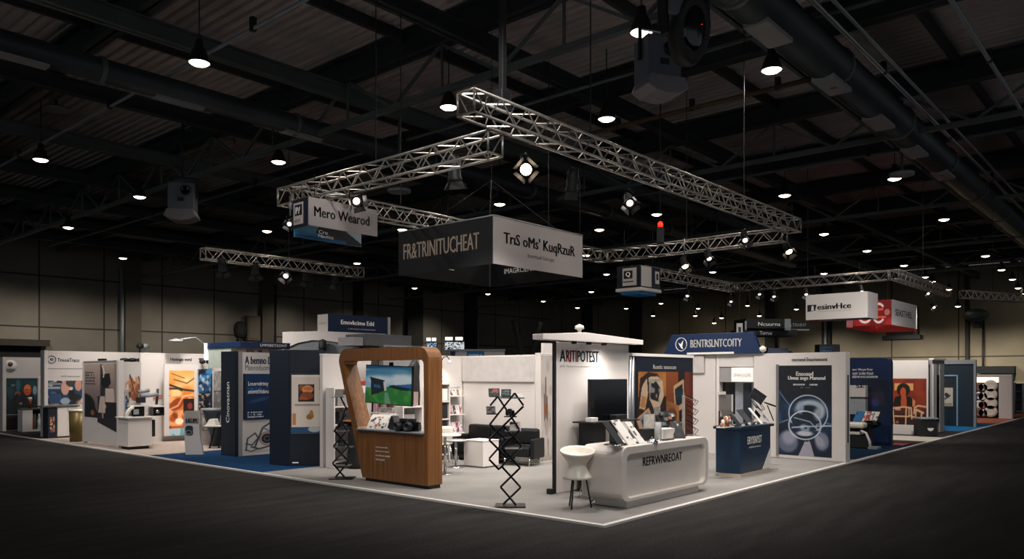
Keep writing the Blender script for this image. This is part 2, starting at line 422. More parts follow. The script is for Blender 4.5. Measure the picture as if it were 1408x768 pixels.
struct(MB().box(XW-1.2, XW-.02, yy0, yy1, zat(513, XW, yy0), zat(503, XW, yy0)).build('trim_2', mat('dark_bulkhead', '#101316', .8)))
# -------- roof steel
BEAM = mat('roof_steel_dark', '#303739', .6, .1, var=.15, scale=.5)
BEAM2 = mat('roof_steel_grey', '#59625f', .55, .2, var=.2, scale=.5)
def ibeam(b, p0, p1, w, h):
    (x0, y0, z), (x1, y1, _) = p0, p1
    if x0 == x1:
        b.box(x0-w/2, x0+w/2, y0, y1, z, z+.05); b.box(x0-w/2, x0+w/2, y0, y1, z+h-.05, z+h); b.box(x0-.03, x0+.03, y0, y1, z, z+h)
    else:
        b.box(x0, x1, y0-w/2, y0+w/2, z, z+.05); b.box(x0, x1, y0-w/2, y0+w/2, z+h-.05, z+h); b.box(x0, x1, y0-.03, y0+.03, z, z+h)
for i in range(-1, 12):                      # lattice girders across
    X = 2.6-6.85+6.85*(i+1)-8.6+CAM[0]*0+0.0
    if X < -9 or X > XW-3: continue
    b = MB(); ibeam(b, (X, -28, 11.9), (X, YW-.5, 11.9), .45, .82)
    b.build('ceiling_beam', BEAM)['kind'] = 'structure'
    if i % 2 == 0:
        b = MB(); b.box(X-.09, X+.09, -28, YW-.5, 10.45, 10.62); y = -28.0; up = True
        while y < YW-4:
            b.tube((X, y, 10.55), (X, y+2.3, 11.95), .06, 4); b.tube((X, y+2.3, 11.95), (X, y+4.6, 10.55), .06, 4); b.tube((X, y+2.3, 10.55), (X, y+2.3, 11.95), .045, 4); y += 4.6
        b.build('ceiling_beam', BEAM2)['kind'] = 'structure'
for i in range(-1, 9):                       # purlins along the other way
    Y = 3.2+6.35*i
    b = MB(); ibeam(b, (-28, Y, 11.35), (XW-.5, Y, 11.35), .34, .5)
    b.build('ceiling_beam', BEAM2 if i in (0, 2, 4) else BEAM)['kind'] = 'structure'
    b = MB(); b.box(-28, XW-.5, Y+3.1, Y+3.25, 12.4, 12.75); b.build('ceiling_beam', BEAM)['kind'] = 'structure'
# air duct, conduits and cable ladder under the roof
DUCT = mat('galvanised_duct', '#373d40', .5, .3, var=.35, scale=.5)
def duct(label, Y, z, r, x0, x1, step=3.2):
    t = thing('ceiling_duct', label, 'duct', (0, Y, z))
    b = MB(); M = Matrix.Rotation(R(90), 4, 'Y'); b.tube((x0, 0, 0), (x1, 0, 0), r, 16); b.build('pipe', DUCT, t)
    x = x0+step; n = 0
    while x < x1:
        MB().tube((x, 0, 0), (x+.14, 0, 0), r+.05, 16).build('joint_band', BEAM2, t); x += step*2; n += 1
        if n > 8: break
    x = x0+2; n = 0
    while x < x1 and n < 7:
        MB().box(x, x+1.5, -r*.55, r*.55, -r*1.02-.02, -r*.86).build('access_panel', LTGREY if n % 2 else GREYP, t); x += 4.4; n += 1
duct('long round air duct below the roof over the navy poster wall', 1.75, 10.72, .55, -2, 60)
duct('long round air duct below the roof over the panelled wall side', 17.6, 10.7, .34, -22, 52)
def conduit(label, p0, p1, r, m=LTGREY, clips=0):
    t = thing('ceiling_conduit', label, 'conduit', p0); v = Vector(p1)-Vector(p0)
    MB().tube((0, 0, 0), v, r, 8).build('tube', m, t)
    for i in range(clips):
        c = v*((i+.5)/clips); MB().box(c.x-.07, c.x+.07, c.y-.07, c.y+.07, c.z-.07, c.z+.3).build('clip', STEEL, t)
conduit('pale conduit under the roof, thinner of the two beside the round duct', (-5, .9, 10.9), (70, .9, 10.9), .07, SILVER, 9)
conduit('pale twin conduit under the roof next to the thinner one', (-5, .55, 10.95), (70, .55, 10.95), .05, SILVER)
conduit('clipped thin cable run on the open side of the roof', (-5, -1.6, 10.9), (70, -1.6, 10.9), .06, LTGREY, 12)
conduit('thin sprinkler pipe crossing above the lighting truss corner', (2.5, -10, 11.2), (2.5, 45, 11.2), .05, LTGREY, 6)
conduit('dark sprinkler pipe crossing over the middle of the stands', (11.5, -10, 11.1), (11.5, 55, 11.1), .06, BEAM2, 6)
conduit('dark sprinkler pipe crossing far over the hall', (25.0, -14, 11.0), (25.0, 58, 11.0), .07, BEAM2, 6)
conduit('rust-coloured sprinkler pipe behind the long truss', (14.2, 2.0, 10.6), (14.2, 10.5, 10.6), .08, mat('rusty_pipe', '#5a4630', .7), 3)
def tray(label, px, py, d, L, rz):
    p = dd(px, d); z = zat(py, *p)
    t = thing('hanging_cable_ladder', label, 'cable ladder', (p[0], p[1], z), rz)
    for s in (-.3, .3): MB().box(-L/2, L/2, s-.03, s+.03, 0, .1).build('rail', LTGREY, t)
    b = MB()
    for i in range(int(L/.35)): b.box(-L/2+.2+i*.35, -L/2+.26+i*.35, -.27, .27, .03, .07)
    b.build('rung_lattice', LTGREY, t)
    for s in (-1, 1): MB().tube((s*L*.4, 0, .05), (s*L*.4, 0, 12.3-z), .015, 4).build('hanger', STEEL, t)
tray('short hanging cable ladder above the loudspeaker over the panelled wall side', 292, 184, 34, 2.6, 0)
tray('short hanging cable ladder under the roof beyond the long duct', 1240, 177, 34, 2.4, -R(90))
for px, py, lab in ((1300-60, 241, 'round slotted ceiling diffuser far along the long duct'), (77, 152, 'round ceiling diffuser above the dark panelled wall'), (549, 264, 'round ceiling diffuser over the white hanging box sign')):
    p = dd(px, 30); z = zat(py, *p)
    t = thing('ceiling_diffuser', lab, 'vent', (p[0], p[1], z))
    MB().lathe([(.3, .0), (.45, 0), (.45, .1), (.3, .1), (.3, 0)], 20).build('ring', LTGREY, t); b = MB(); b.lathe([(.0, .03), (.28, .06), (.0, .1)], 16); b.build('cone', BEAM2, t)
    MB().tube((0, 0, .1), (0, 0, max(.3, 12.6-z)), .05, 6).build('duct_drop', BEAM2, t)
# grey hanging loudspeakers: cabinet, curved lower horn, yoke, driver
def loudspeaker(label, px, py, d, s, rz, flip=1):
    p = dd(px, d); z = zat(py, *p)
    t = thing('hanging_loudspeaker', label, 'loudspeaker', (p[0], p[1], z), rz)
    b = MB(); b.box(-.5*s, .5*s, -.3*s, .45*s, 0, 1.1*s); cab = b.build('cabinet', GREYB, t, .03*s)
    b = MB(); pts = [(-.5*s, 0), (.5*s, 0), (.62*s, -.28*s), (.35*s, -.42*s), (0, -.47*s), (-.35*s, -.42*s), (-.62*s, -.28*s)]
    b.prism(list(reversed(pts)), -.5*s, .4*s); b.build('horn_flare', mat('speaker_horn_pale', '#7a7478', .6), t, .02*s)
    M = Matrix.Translation((.18*s, -.31*s, .78*s)) @ Matrix.Rotation(R(90), 4, 'X')
    MB().lathe([(.0, -.02), (.08*s, .0), (.16*s, .05*s), (.2*s, .05*s), (.2*s, 0)], 18, M=M).build('driver', BLACKG, cab)
    MB().box(-.12*s, .12*s, -.33*s, -.305*s, .35*s, .5*s).build('badge_slot', BLACK, t)
    b = MB(); b.box(-.6*s, -.54*s, -.05*s, .05*s, .5*s, 1.35*s); b.box(.54*s, .6*s, -.05*s, .05*s, .5*s, 1.35*s); b.box(-.6*s, .6*s, -.05*s, .05*s, 1.3*s, 1.37*s); b.build('yoke_bracket', STEEL, t)
    MB().tube((0, 0, 1.35*s), (0, 0, 12.2-z), .04, 6).build('drop_rod', STEEL, t)
loudspeaker('grey hanging loudspeaker on the panelled wall side, with pale flared underside', 251, 290, 30, .95, CAMRZ+R(10))
loudspeaker('grey hanging loudspeaker behind the big round projector head', 906, 112, 17.5, .85, CAMRZ+R(20))
# the big black moving head near the roof
p = dd(943, 15.5); z = zat(45, *p)
t = thing('hanging_stage_light', 'large black moving-head stage light with glossy round lens hanging near the roof', 'stage light', (p[0], p[1], z), CAMRZ+R(18))
M = Matrix.Rotation(R(98), 4, 'X')
MB().lathe([(.30, -.25), (.42, -.1), (.46, .15), (.44, .3), (.38, .33)], 28, M=M, sx=.85, sy=1.5).build('head_shell', BLACK, t)
MB().lathe([(.0, .36), (.2, .35), (.37, .31)], 28, M=M, sx=.85, sy=1.5).build('lens', BLACKG, t)
MB().box(-.5, -.42, -.1, .15, -.1, .8).build('yoke_arm', BLACK, t, .02); MB().box(.42, .5, -.1, .15, -.1, .8).build('yoke_arm', BLACK, t, .02)
MB().box(-.5, .5, -.2, .25, .72, 1.0).build('base', BLACK, t, .04); MB().box(-.52, -.16, -.34, -.2, .2, .75).build('side_module', GREYB, t, .03)
MB().tube((0, 0, 1), (0, 0, 12.2-z), .06, 8).build('drop_rod', STEEL, t)
b = MB(); b.box(-.16, -.02, -.36, -.345, .08, .1); b.build('blue_indicator', mat('blue_led', '#3a5cff', .4, emit=2.5), t)
b = MB(); b.box(.0, .16, -.36, -.345, .03, .05); b.build('red_indicator', mat('red_led', '#ff3030', .4, emit=1.2), t)
# -------- high-bay lamps
LAMP_Z = 10.0
def lamp_proto(loc, label, z):
    t = thing('pendant_lamp', label, 'lamp', (loc[0], loc[1], z))
    hs = MB().lathe([(.06, .62), (.1, .6), (.11, .42), (.17, .34), (.25, .1), (.275, .02), (.275, 0), (.26, 0), (.25, .04)], 24).build('housing', LAMPB, t)
    MB().lathe([(.0, -.075), (.1, -.066), (.19, -.035), (.255, .012)], 24).build('diffuser', GLOWW, t)
    b = MB(); b.path([(0, 0, .6), (.05, 0, .68), (0, 0, .76), (-.05, 0, .68), (0, 0, .6)], .012, 5); b.build('hook', STEEL, hs)
    MB().tube((0, 0, .74), (0, 0, 2.2), .018, 5).build('drop_rod', STEEL, t)
    return t
NEAR = [(882, 45, 'lit high-bay lamp in front of the grey loudspeaker near the roof'), (1061, 97, 'lit high-bay lamp between the moving-head light and the long duct'),
 (274, 87, 'lit high-bay lamp hanging by itself above the loudspeaker over the panelled wall side'), (617, 148, 'lit high-bay lamp just beside the projecting truss corner'),
 (834, 164, 'lit high-bay lamp above the long truss run'), (383, 223, 'lit high-bay lamp above the truss end with the white box sign'), (56, 220, 'lit high-bay lamp over the panelled wall, highest of its row there'),
 (1230, 246, 'lit high-bay lamp over the second truss frame, highest above it'), (192, 271, 'lit high-bay lamp next to the loudspeaker over the panelled wall side'), (94, 313, 'lit high-bay lamp above the wall seam, second down over the panelled wall'),
 (367, 318, 'lit high-bay lamp between the rear truss and the white box sign'), (169, 355, 'lit high-bay lamp just above the wall column and drainpipe'), (687, 281, 'lit high-bay lamp right above the corner of the big hanging sign'),
 (903, 295, 'lit high-bay lamp just under the long truss, above the red beacon'), (824, 316, 'lit high-bay lamp just above the end of the big grey sign'), (1079, 269, 'lit high-bay lamp directly above the truss corner'),
 (1133, 322, 'lit high-bay lamp beyond the truss corner'), (1298, 302, 'lit high-bay lamp above the empty aisle beyond the second truss'), (1192, 345, 'lit high-bay lamp above the corner of the second truss'), (491, 362, 'lit high-bay lamp beyond the end of the rear truss')]
proto = None
def place_lamp(px, py, label):
    global proto
    z = LAMP_Z; d = (z-CH)*FX/(HY-py)
    x, y = dd(px, d)
    lim = min(1, (XW-2.5-CAM[0])/(x-CAM[0]) if x > CAM[0] else 1, (YW-2.5-CAM[1])/(y-CAM[1]) if y > CAM[1] else 1)
    x, y = dd(px, d*lim); z = zat(py, x, y)
    if proto is None: proto = lamp_proto((x, y), label, z); return proto
    return dup(proto, (x, y, z), label=label)
for px, py, lab in NEAR: place_lamp(px, py, lab)['group'] = 'high-bay lamps under the roof'
FAR = [(1355, 352), (1377, 371), (1392, 384), (1400, 396), (1407, 404), (1272, 381), (1282, 387), (1305, 398), (1317, 421), (1243, 365), (980, 374), (1133, 376), (1028, 420), (960, 424), (909, 417), (861, 424), (813, 401), (834, 377), (992, 437), (898, 434), (956, 434), (982, 444), (1044, 434), (1095, 425), (747, 414), (671, 404), (570, 396), (794, 423), (553, 316), (806, 351)]
FAR.sort()
ORD = 'first second third fourth fifth sixth seventh eighth ninth tenth eleventh twelfth thirteenth fourteenth fifteenth sixteenth seventeenth eighteenth nineteenth twentieth twenty-first twenty-second twenty-third twenty-fourth twenty-fifth twenty-sixth twenty-seventh twenty-eighth twenty-ninth thirtieth'.split()
for i, (px, py) in enumerate(FAR):
    o = place_lamp(px, py, ORD[i]+' of the small distant ceiling lamps, counted from the roller door side'); o['group'] = 'small distant high-bay lamps'
# -------- aluminium box trusses
TS = .36
def truss(label, a, b_, z, group):
    a = Vector((a[0], a[1], z)); b2 = Vector((b_[0], b_[1], z)); L = (b2-a).length
    t = thing('hanging_truss', label, 'truss', a, math.atan2(b2.y-a.y, b2.x-a.x), group)
    h = TS/2
    for sy in (-h, h):
        for sz in (-h, h): MB().tube((0, sy, sz), (L, sy, sz), .026, 6).build('chord', ALU, t)
    bb = MB(); n = max(2, int(round(L/.32))); st = L/n
    for i in range(n):
        x0, x1 = i*st, (i+1)*st; f = 1 if i % 2 else -1
        for s in (-h, h):
            bb.tube((x0, s, -h*f), (x1, s, h*f), .013, 4); bb.tube((x0, -h*f, s), (x1, h*f, s), .013, 4)
    bb.build('lattice', ALU, t)
    for x in (0, L):
        bb = MB()
        for s in (-h, h): bb.tube((x, s, -h), (x, s, h), .022, 5); bb.tube((x, -h, s), (x, h, s), .022, 5)
        bb.build('end_frame', ALU, t)
    k = max(1, int(L/5))
    for i in range(k):
        x = L*(i+.5)/k; MB().tube((x, 0, h), (x, 0, 12.0-z), .012, 4).build('hanging_cable', BLACK, t)
    return t
ZT = 6.05
TA, TB = dd(648, 12.72), None
P1 = (1.02, 2.66); P2 = (.95, 8.95); P3 = (13.35, 2.66); P4 = (13.35, 8.95)
G = 'trusses of the large ring above the white counter stand'
truss('aluminium box truss at the fore side of the ring, longest run with the bright spotlight', (.1, 2.66), (13.55, 2.66), ZT+.2, G)
truss('aluminium box truss of the ring reaching towards the white box sign', (1.02, 2.87), (1.02, 9.1), ZT-.19, G)
truss('aluminium box truss closing the ring beyond the big grey sign', (13.35, 2.87), (13.35, 9.1), ZT-.05, G)
truss('aluminium box truss of the ring running behind both big hanging signs', (1.24, 8.95), (13.12, 8.95), ZT-.1, G)
G = 'trusses of the second frame over the far stands'
truss('second-frame truss joining the cube sign to the far corner', (17.2, 10.0), (25.2, 10.0), 6.0, G)
truss('second-frame truss above the white and red hanging signs', (25.0, 9.77), (25.0, 3.23), 6.0, G)
truss('second-frame truss running from its high corner towards the far wall', (24.8, 3.0), (33.8, 3.0), 6.0, G)
truss('separate straight truss with five spotlights in front of the panelled wall', (4.1, 18.7), (10.6, 18.7), 6.0, 'rear truss')
truss('short far truss piece beyond the second frame', (34.2, 2.4), (38.5, .6), 5.9, 'far truss')
# -------- stage lights
def stage_light(label, px, py, d, aim, s=.72, lit=True, zc=None, drop=.3):
    p = dd(px, d); z = zat(py, *p)
    t = thing('stage_spotlight', label, 'stage light', (p[0], p[1], z), 0, 'stage lights on the trusses')
    a = Vector(aim).normalized(); q = Vector((0, 0, 1)).rotation_difference(a).to_matrix().to_4x4()
    body = MB().lathe([(.05*s, -.32*s), (.11*s, -.3*s), (.13*s, -.1*s), (.13*s, .1*s), (.15*s, .12*s), (.15*s, .2*s), (.125*s, .2*s), (.11*s, .1*s)], 16, M=q).build('body', BLACK, t)
    lr = .12 if lit == 1 else .085
    MB().lathe([(.0, .16*s), (lr*s, .165*s), (lr*s+.005*s, .14*s)], 16, M=q).build('lens', (GLOWS if lit == 1 else GLOWD) if lit else BLACKG, body)
    for k_ in range(4):
        M = q @ Matrix.Rotation(R(90*k_), 4, 'Z') @ Matrix.Translation((.15*s, 0, .2*s)) @ Matrix.Rotation(R(28), 4, 'Y')
        MB().add([M @ Vector(v) for v in ((0, -.12*s, 0), (0, .12*s, 0), (0, .16*s, .17*s), (0, -.16*s, .17*s))], [(0, 1, 2, 3)]).build('barn_door', SILVER if k_ % 2 == 0 and lit == 2 else BLACK, body)
    b = MB(); b.path([(-.17*s, 0, 0), (-.17*s, 0, .25*s), (0, 0, .32*s), (.17*s, 0, .25*s), (.17*s, 0, 0)], .014*s, 5); b.build('yoke', STEEL, t)
    MB().tube((0, 0, .3*s), (0, 0, max(.32*s+.02, min(.3*s+.5, 5.78-z))), .02, 5).build('clamp', SILVER, t)
    return t
down = (-.2, -.3, -1)
stage_light('bright white spotlight glowing under the fore truss corner', 723, 232, 13.6, (-.75, -.65, -.35), 0.83, 1, drop=.12)
stage_light('black stage lamp with pale barn-door edges under the long truss', 787, 252, 14.5, (.1, .2, -1), 0.86, 0, drop=.1)
stage_light('lit two-panel spotlight under the middle of the long truss', 865, 276, 16.8, (-.6, -.55, -.6), 0.79, 2, drop=.15)
stage_light('black stage lamp under the truss that carries the white box sign', 625, 236, 14.8, (.2, .1, -1), 0.94, 0, drop=.1)
stage_light('spotlight with white barn door shining on the white box sign', 488, 274, 15.6, (-.3, -.8, -.45), 0.79, 2, drop=.15)
stage_light('lit spotlight in front of the inner truss near the ring corner', 1024, 327, 22.6, (-.6, -.4, -.7), 0.79, 2, drop=.1)
stage_light('lit spotlight hanging at the tip of the ring corner', 1083, 342, 22.8, (-.5, -.5, -.7), 0.79, 1, drop=.2)
stage_light('lit spotlight hanging low under the inner truss', 941, 362, 21.5, (-.5, -.5, -.8), 0.72, 1, drop=.2)
stage_light('lit flat spotlight under the inner truss nearer the corner', 974, 352, 21.9, (-.5, -.5, -.8), 0.72, 2, drop=.15)
for i, (px, py) in enumerate([(306, 366), (351, 371), (394, 377), (421, 380), (461, 384)]):
    stage_light(ORD[i]+' of five black spotlights under the rear truss, counted from the roller door side', px, py, 26+1.05*i, (.3, .4, -1) if i != 2 else (-.6, -.6, -.5), .95, 2 if i == 2 else 0, drop=.12)
for i, (px, py, d) in enumerate([(945, 404, 32), (1005, 412, 35.8), (1044, 402, 34.9), (1064, 405, 33.9), (1108, 402, 33), (1184, 398, 31)]):
    stage_light(ORD[i]+' of the small lit spotlights under the second truss frame, counted from the cube sign', px, py, d, (-.5, -.3, -.75), .7, 2, drop=.3)
for px, py, d, lab in ((1275, 402, 37, 'lit spotlight in the dark cluster under the second truss tip'), (1283, 421, 37, 'lowest lit spotlight under the second truss tip'), (399, 306, 16.5, 'small white-edged spotlight beside the dark end of the white box sign')):
    stage_light(lab, px, py, d, (-.6, -.5, -.5), (.7 if d > 20 else .5), 2, drop=.3)
p = dd(908, 24); z = zat(308, *p)
t = thing('hanging_beacon', 'small glowing red beacon on a dark drop box under the roof', 'beacon', (p[0], p[1], z))
MB().lathe([(.07, -.1), (.09, 0), (.06, .07), (0, .09)], 14).build('dome', GLOWR, t); MB().box(-.09, .09, -.09, .09, -.6, -.1).build('housing', LAMPB, t, .02); MB().tube((0, 0, -.1), (0, 0, 11.4-z), .02, 5).build('drop_rod', STEEL, t)
# black chain hoist above the truss corner
p = dd(691, 13.2); z = zat(165, *p)
t = thing('hanging_chain_hoist', 'black chain hoist column above the truss corner', 'hoist', (p[0], p[1], ZT+.42))
MB().box(-.12, .12, -.1, .1, 0, .35).build('motor', BLACK, t, .02); MB().box(-.05, .05, -.05, .05, .35, 5.2).build('chain_bag', BLACK, t, .01)
# steel V brace in the dark far corner
def vbrace():
    d = 85; t = thing('steel_brace', 'dark V-shaped steel brace standing in the far hall corner', 'steel frame', dd(724, d), CAMRZ)
    s = d/FX
    MB().tube((0, 0, 2.1), (-18*s, 0, 2+75*s), .28, 8).build('strut', BEAM2, t); MB().tube((0, 0, 2.1), (20*s, 0, 2+72*s), .28, 8).build('strut', BEAM2, t)
    MB().box(-.5, .5, -.4, .4, -.03, 2.2).build('base', BEAM2, t)
vbrace()
# ================================================================== hanging box signs
SIGNG = mat('sign_fabric_grey', '#a8a1a0', .75, var=.03, scale=1.2)
SIGNW = mat('sign_fabric_white', '#c9c4bf', .7, var=.03, scale=1.2)
SIGNK = mat('sign_fabric_black', '#0d0f12', .7, var=.06, scale=2)
SIGNR = mat('sign_fabric_red', '#8e1c1c', .65, var=.08)
REDB = mat('sign_bright_red', '#c2352c', .6, var=.06)
def solve_box(cx, ytop, ybot, xl, xr, d):
    """corner place, top, height and face lengths of a box whose near corner shows at cx"""
    X, Y = dd(cx, d); zt = zat(ytop, X, Y); zb = zat(ybot, X, Y)
    return X, Y, zb, zt, x_on(xr, Y)-X, y_on(xl, X)-Y
# faces: 'a' looks to -Y (drawn in local frame), 'b' looks to -X
RY = Matrix.Rotation(-R(90), 4, 'Z')
def on_b(LY): return Matrix.Translation((0, LY, 0)) @ RY          # local x from the far end to the near corner
def hang(t, pts, ztop, z1=6.0):
    for x, y in pts: MB().tube((x, y, ztop), (x, y, z1), .007, 4).build('hanging_cable', BLACK, t)
TH = .03
# 1 ---- big square ring sign
X, Y, zb, zt, LX, LY = solve_box(679, 296, 362, 548, 801, 17.8); H = zt-zb
t = thing('hanging_sign', 'big square hanging ring sign, one face black and one grey, with large lettering', 'sign', (X, Y, zb))
MB().box(0, LX, 0, TH, 0, H).build('grey_face', SIGNG, t)
MB().box(0, TH, TH+.002, LY, 0, H).build('black_face', SIGNK, t)
MB().box(TH, LX, LY-TH, LY, 0, H).build('inner_face', SIGNK, t)
MB().box(LX-TH, LX, TH+.002, LY-TH-.002, 0, H).build('inner_face', SIGNK, t)
MB().box(LX-TH-.035, LX-TH-.004, LY-TH-.035, LY-TH-.004, -.0, H).build('corner_post', SILVER, t)
b = MB()
for p, q in (((0, 0), (LX, 0)), ((0, 0), (0, LY)), ((LX, 0), (LX, LY)), ((0, LY), (LX, LY))): b.tube((p[0], p[1], H+.01), (q[0], q[1], H+.01), .018, 5)
b.build('frame', LTGREY, t)
txt(t, 'TrıS oMs\' KuqRzuR', LX*.5, H*.55, LX*.80, H*.32, INKD, -.004, .012)
txt(t, 'bormud Ucrqst', LX*.5, H*.28, LX*.30, H*.12, INKD, -.004)
M = on_b(LY)
txt(t, 'FR&TRINITUCHEAT', LY*.46, H*.53, LY*.80, H*.36, mat('cream_ink', '#d5c8bb', .6, emit=.06), -.004, .004, M=M)
txt(t, 'INEHCVLE', LX*.42, H*.36, LX*.30, H*.13, INKW, LY-TH-.006)
M = Matrix.Translation((LX-TH, LY, 0)) @ RY
txt(t, 'IMAGRCIENIN', LY*.36, H*.36, LY*.36, H*.13, INKW, -.006, M=M)
MB().tube((.4, .5, H), (LX/2, LY/2, H+1.4), .01, 4).build('hanging_cable', BLACK, t); MB().tube((LX-.2, .4, H), (LX/2, LY/2, H+1.4), .01, 4).build('hanging_cable', BLACK, t)
MB().tube((.3, LY-.3, H), (LX/2, LY/2, H+1.4), .01, 4).build('hanging_cable', BLACK, t); MB().tube((LX-.2, LY-.3, H), (LX/2, LY/2, H+1.4), .01, 4).build('hanging_cable', BLACK, t)
MB().tube((LX/2, LY/2, H+1.4), (LX/2, LY/2, 11.3-zb), .007, 4).build('hanging_cable', BLACK, t)
MB().tube((LX-.05, .05, H), (LX-.05, .05, 7.2-zb), .007, 4).build('hanging_cable', BLACK, t)
# 2 ---- white box sign with dark end
X, Y, zb, zt, LX, LY = solve_box(425, 270, 309, 402, 519, 15.5); H = zt-zb
t = thing('hanging_sign', 'white hanging box sign with dark logo end under the truss tip', 'sign', (X, Y, zb))
MB().box(0, LX, 0, TH, 0, H).build('white_face', SIGNG, t); MB().box(0, TH, TH+.002, LY, 0, H).build('dark_end', NAVYD, t)
txt(t, 'Mero Wearod', LX*.47, H*.52, LX*.80, H*.36, INKD, -.004, .01)
M = on_b(LY)
MB().box(.05, LY*.66, -.006, -.001, H*.1, H*.88, M=M).build('logo_plate', mat('logo_plate_pink', '#b7aaa4', .6), t)
MB().box(.05+.05, LY*.6, -.009, -.007, H*.42, H*.8, M=M).build('logo_mark', NAVYD, t)
txt(t, 'P/', LY*.36, H*.6, LY*.25, H*.24, INKW, -.012, .012, M=M); txt(t, 'MTST', LY*.34, H*.22, LY*.34, H*.1, INKD, -.009, M=M)
cv = Canvas(110, 40, '#9fb3ba'); cv.grad('#1c6a94', '#b9c4c6', 0, .38, 0, .9); cv.mottle(4, 3, '#3d83a3', .4, .8, .7, (0, .4, .2, 1)); cv.poly([(.3, .2), (.46, .98), (.55, .95), (.7, .45), (1, .08), (.98, 0), (.6, 0)], '#0e161c')
cv.ell(.66, 1.0, .13, .34, '#1f7ea6'); cv.rect(0, .75, 0, .1, '#0f4f86')
sheet(t, 'inner_print', TH+.01, LX*1.0, -.16, H, LY-.03, cv); MB().box(TH, LX, LY-.028, LY, -.165, H).build('inner_face', mat('sky_blue_face', '#4b8aa6', .6), t)
txt(t, 'Cro', LX*.42, .02, LX*.13, .08, INKW, LY-.034); txt(t, 'Nautica', LX*.46, -.06, LX*.22, .07, INKW, LY-.034)
hang(t, [(.2, .1), (LX-.3, .1)], H, ZT-zb)
# 3 ---- cube sign
X, Y, zb, zt, LX, LY = solve_box(881.5, 363.5, 394, 848, 908, 21.0); H = zt-zb
t = thing('hanging_sign', 'small hanging cube sign in navy and white with blue underside', 'sign', (X, Y, zb))
MB().box(0, LX, 0, LY, 0, H).build('cube_shell', NAVYD, t, .01)
b = MB(); b.box(.0, LX*.52, -.008, -.001, .03, H-.02); b.box(.1, LY*.70, -.008, -.001, .06, H*.9, M=on_b(LY) @ Matrix.Translation((LY*.12, 0, 0))); b.build('white_panel', SIGNW, t)
b = MB(); b.box(LX*.72, LX*.92, -.008, -.001, H*.25, H*.82); b.build('white_logo_panel', SIGNW, t)
MB().box(LX*.77, LX*.87, -.013, -.009, H*.42, H*.72).build('dark_mark', INKD, t); b = MB(); b.box(LY*.3, LY*.66, -.013, -.009, H*.42, H*.78, M=on_b(LY)); b.build('dark_screen_mark', INKD, t); b = MB(); b.box(LY*.27, LY*.7, -.013, -.009, H*.26, H*.3, M=on_b(LY)); b.build('dark_mark', INKD, t)
txt(t, 'Q', LY*.48, H*.6, LY*.18, H*.24, INKW, -.016, .01, M=on_b(LY))
MB().box(-.03, LX+.02, -.03, LY+.02, -.09, -.005).build('white_base', SIGNW, t, .01)
b = MB(); b.slab([(.1, .1), (LX-.08, .1), (LX-.08, LY-.08), (.1, LY-.08)], -.17, -.095); b.build('blue_underside', BLUEB, t)
hang(t, [(.15, LY-.15), (LX-.15, .15)], H, 6.0-zb)
# 4 ---- white board sign with red inside
X, Y, zb, zt, LX, LY = solve_box(1193, 400, 436, 1108, 1215, 27.5); H = zt-zb; LX = LY*.55
t = thing('hanging_sign', 'white hanging board sign with navy emblem and red inner faces', 'sign', (X, Y, zb))
MB().box(0, TH, 0, LY, 0, H).build('white_face', SIGNW, t)
MB().box(TH+.002, LX, LY-TH, LY, -.0, H).build('inner_face', REDB, t)
MB().box(LX-TH, LX, .0, LY-TH-.002, 0, H).build('inner_face_grey', GREYP, t); MB().box(TH+.002, LX-TH-.002, 0, TH, 0, H).build('side_face', SIGNG, t)
M = on_b(LY)
MB().prism([(LY*.03, H*.33), (LY*.16, H*.36), (LY*.18, H*.6), (LY*.03, H*.6)], -.008, -.001, M=M).build('emblem', NAVYD, t); MB().prism([(LY*.09, H*.36), (LY*.14, H*.37), (LY*.13, H*.56), (LY*.10, H*.56)], -.012, -.009, M=M).build('emblem_stripe', SIGNW, t)
txt(t, 'esinvHce', LY*.47, H*.5, LY*.54, H*.22, INKD, -.006, .02, M=M); txt(t, 'Mxtusnom vide nuvin rmolvie', LY*.47, H*.33, LY*.54, H*.06, INKG, -.006, M=M)
hang(t, [(.1, .3), (.1, LY-.3)], H, 6.0-zb)
# 5 ---- red sign
X, Y, zb, zt, LX, LY = solve_box(1226, 411, 446, 1164, 1261, 30.5); H = zt-zb
t = thing('hanging_sign', 'red hanging box sign with big outlined rounded letters and a white end', 'sign', (X, Y, zb))
MB().box(0, LX, 0, TH, 0, H).build('white_face', SIGNW, t)
cv = Canvas(150, 76, '#6d1010'); cv.mottle(3, 5, '#a02020', .4, .7); cv.ell(.42, .5, .17, .40, '#8d1717'); cv.oval_line(.42, .48, .15, .34, .022, '#f0ddd6'); cv.oval_line(.46, .62, .1, .2, .014, '#e6cdc6', 1, 0, -60, 120)
cv.oval_line(.72, .48, .13, .36, .018, '#e6cdc6', 1, 0, 40, 181); cv.oval_line(.72, .48, .13, .36, .018, '#e6cdc6', 1, 0, -181, -40); cv.line([(.68, .62), (.8, .62)], .02, '#e2563c'); cv.line([(.66, .32), (.86, .32)], .02, '#e2563c'); cv.line([(.68, .62), (.68, .32)], .02, '#e2563c'); cv.ell(.9, .5, .06, .12, '#c98a82', .7)
sheet(t, 'red_face', 0, LY, 0, H, -.004, cv, .3, on_b(LY)); MB().box(0, TH, TH+.002, LY, 0, H).build('red_backing', SIGNR, t)
MB().box(TH, LX, LY-TH, LY, -.1, H).build('inner_face', REDB, t); MB().box(LX-TH, LX, TH+.002, LY-TH-.002, -.1, H).build('inner_face', REDB, t)
txt(t, 'SEASTHEL', LX*.46, H*.52, LX*.66, H*.26, INKD, -.006, .01)
MB().box(-.02, .0, LY-.25, LY, -.06, .25).build('pink_corner', mat('pink_corner', '#c77b78', .6), t)
hang(t, [(.2, .2), (LX-.2, .3), (.2, LY-.3)], H, 6.0-zb)
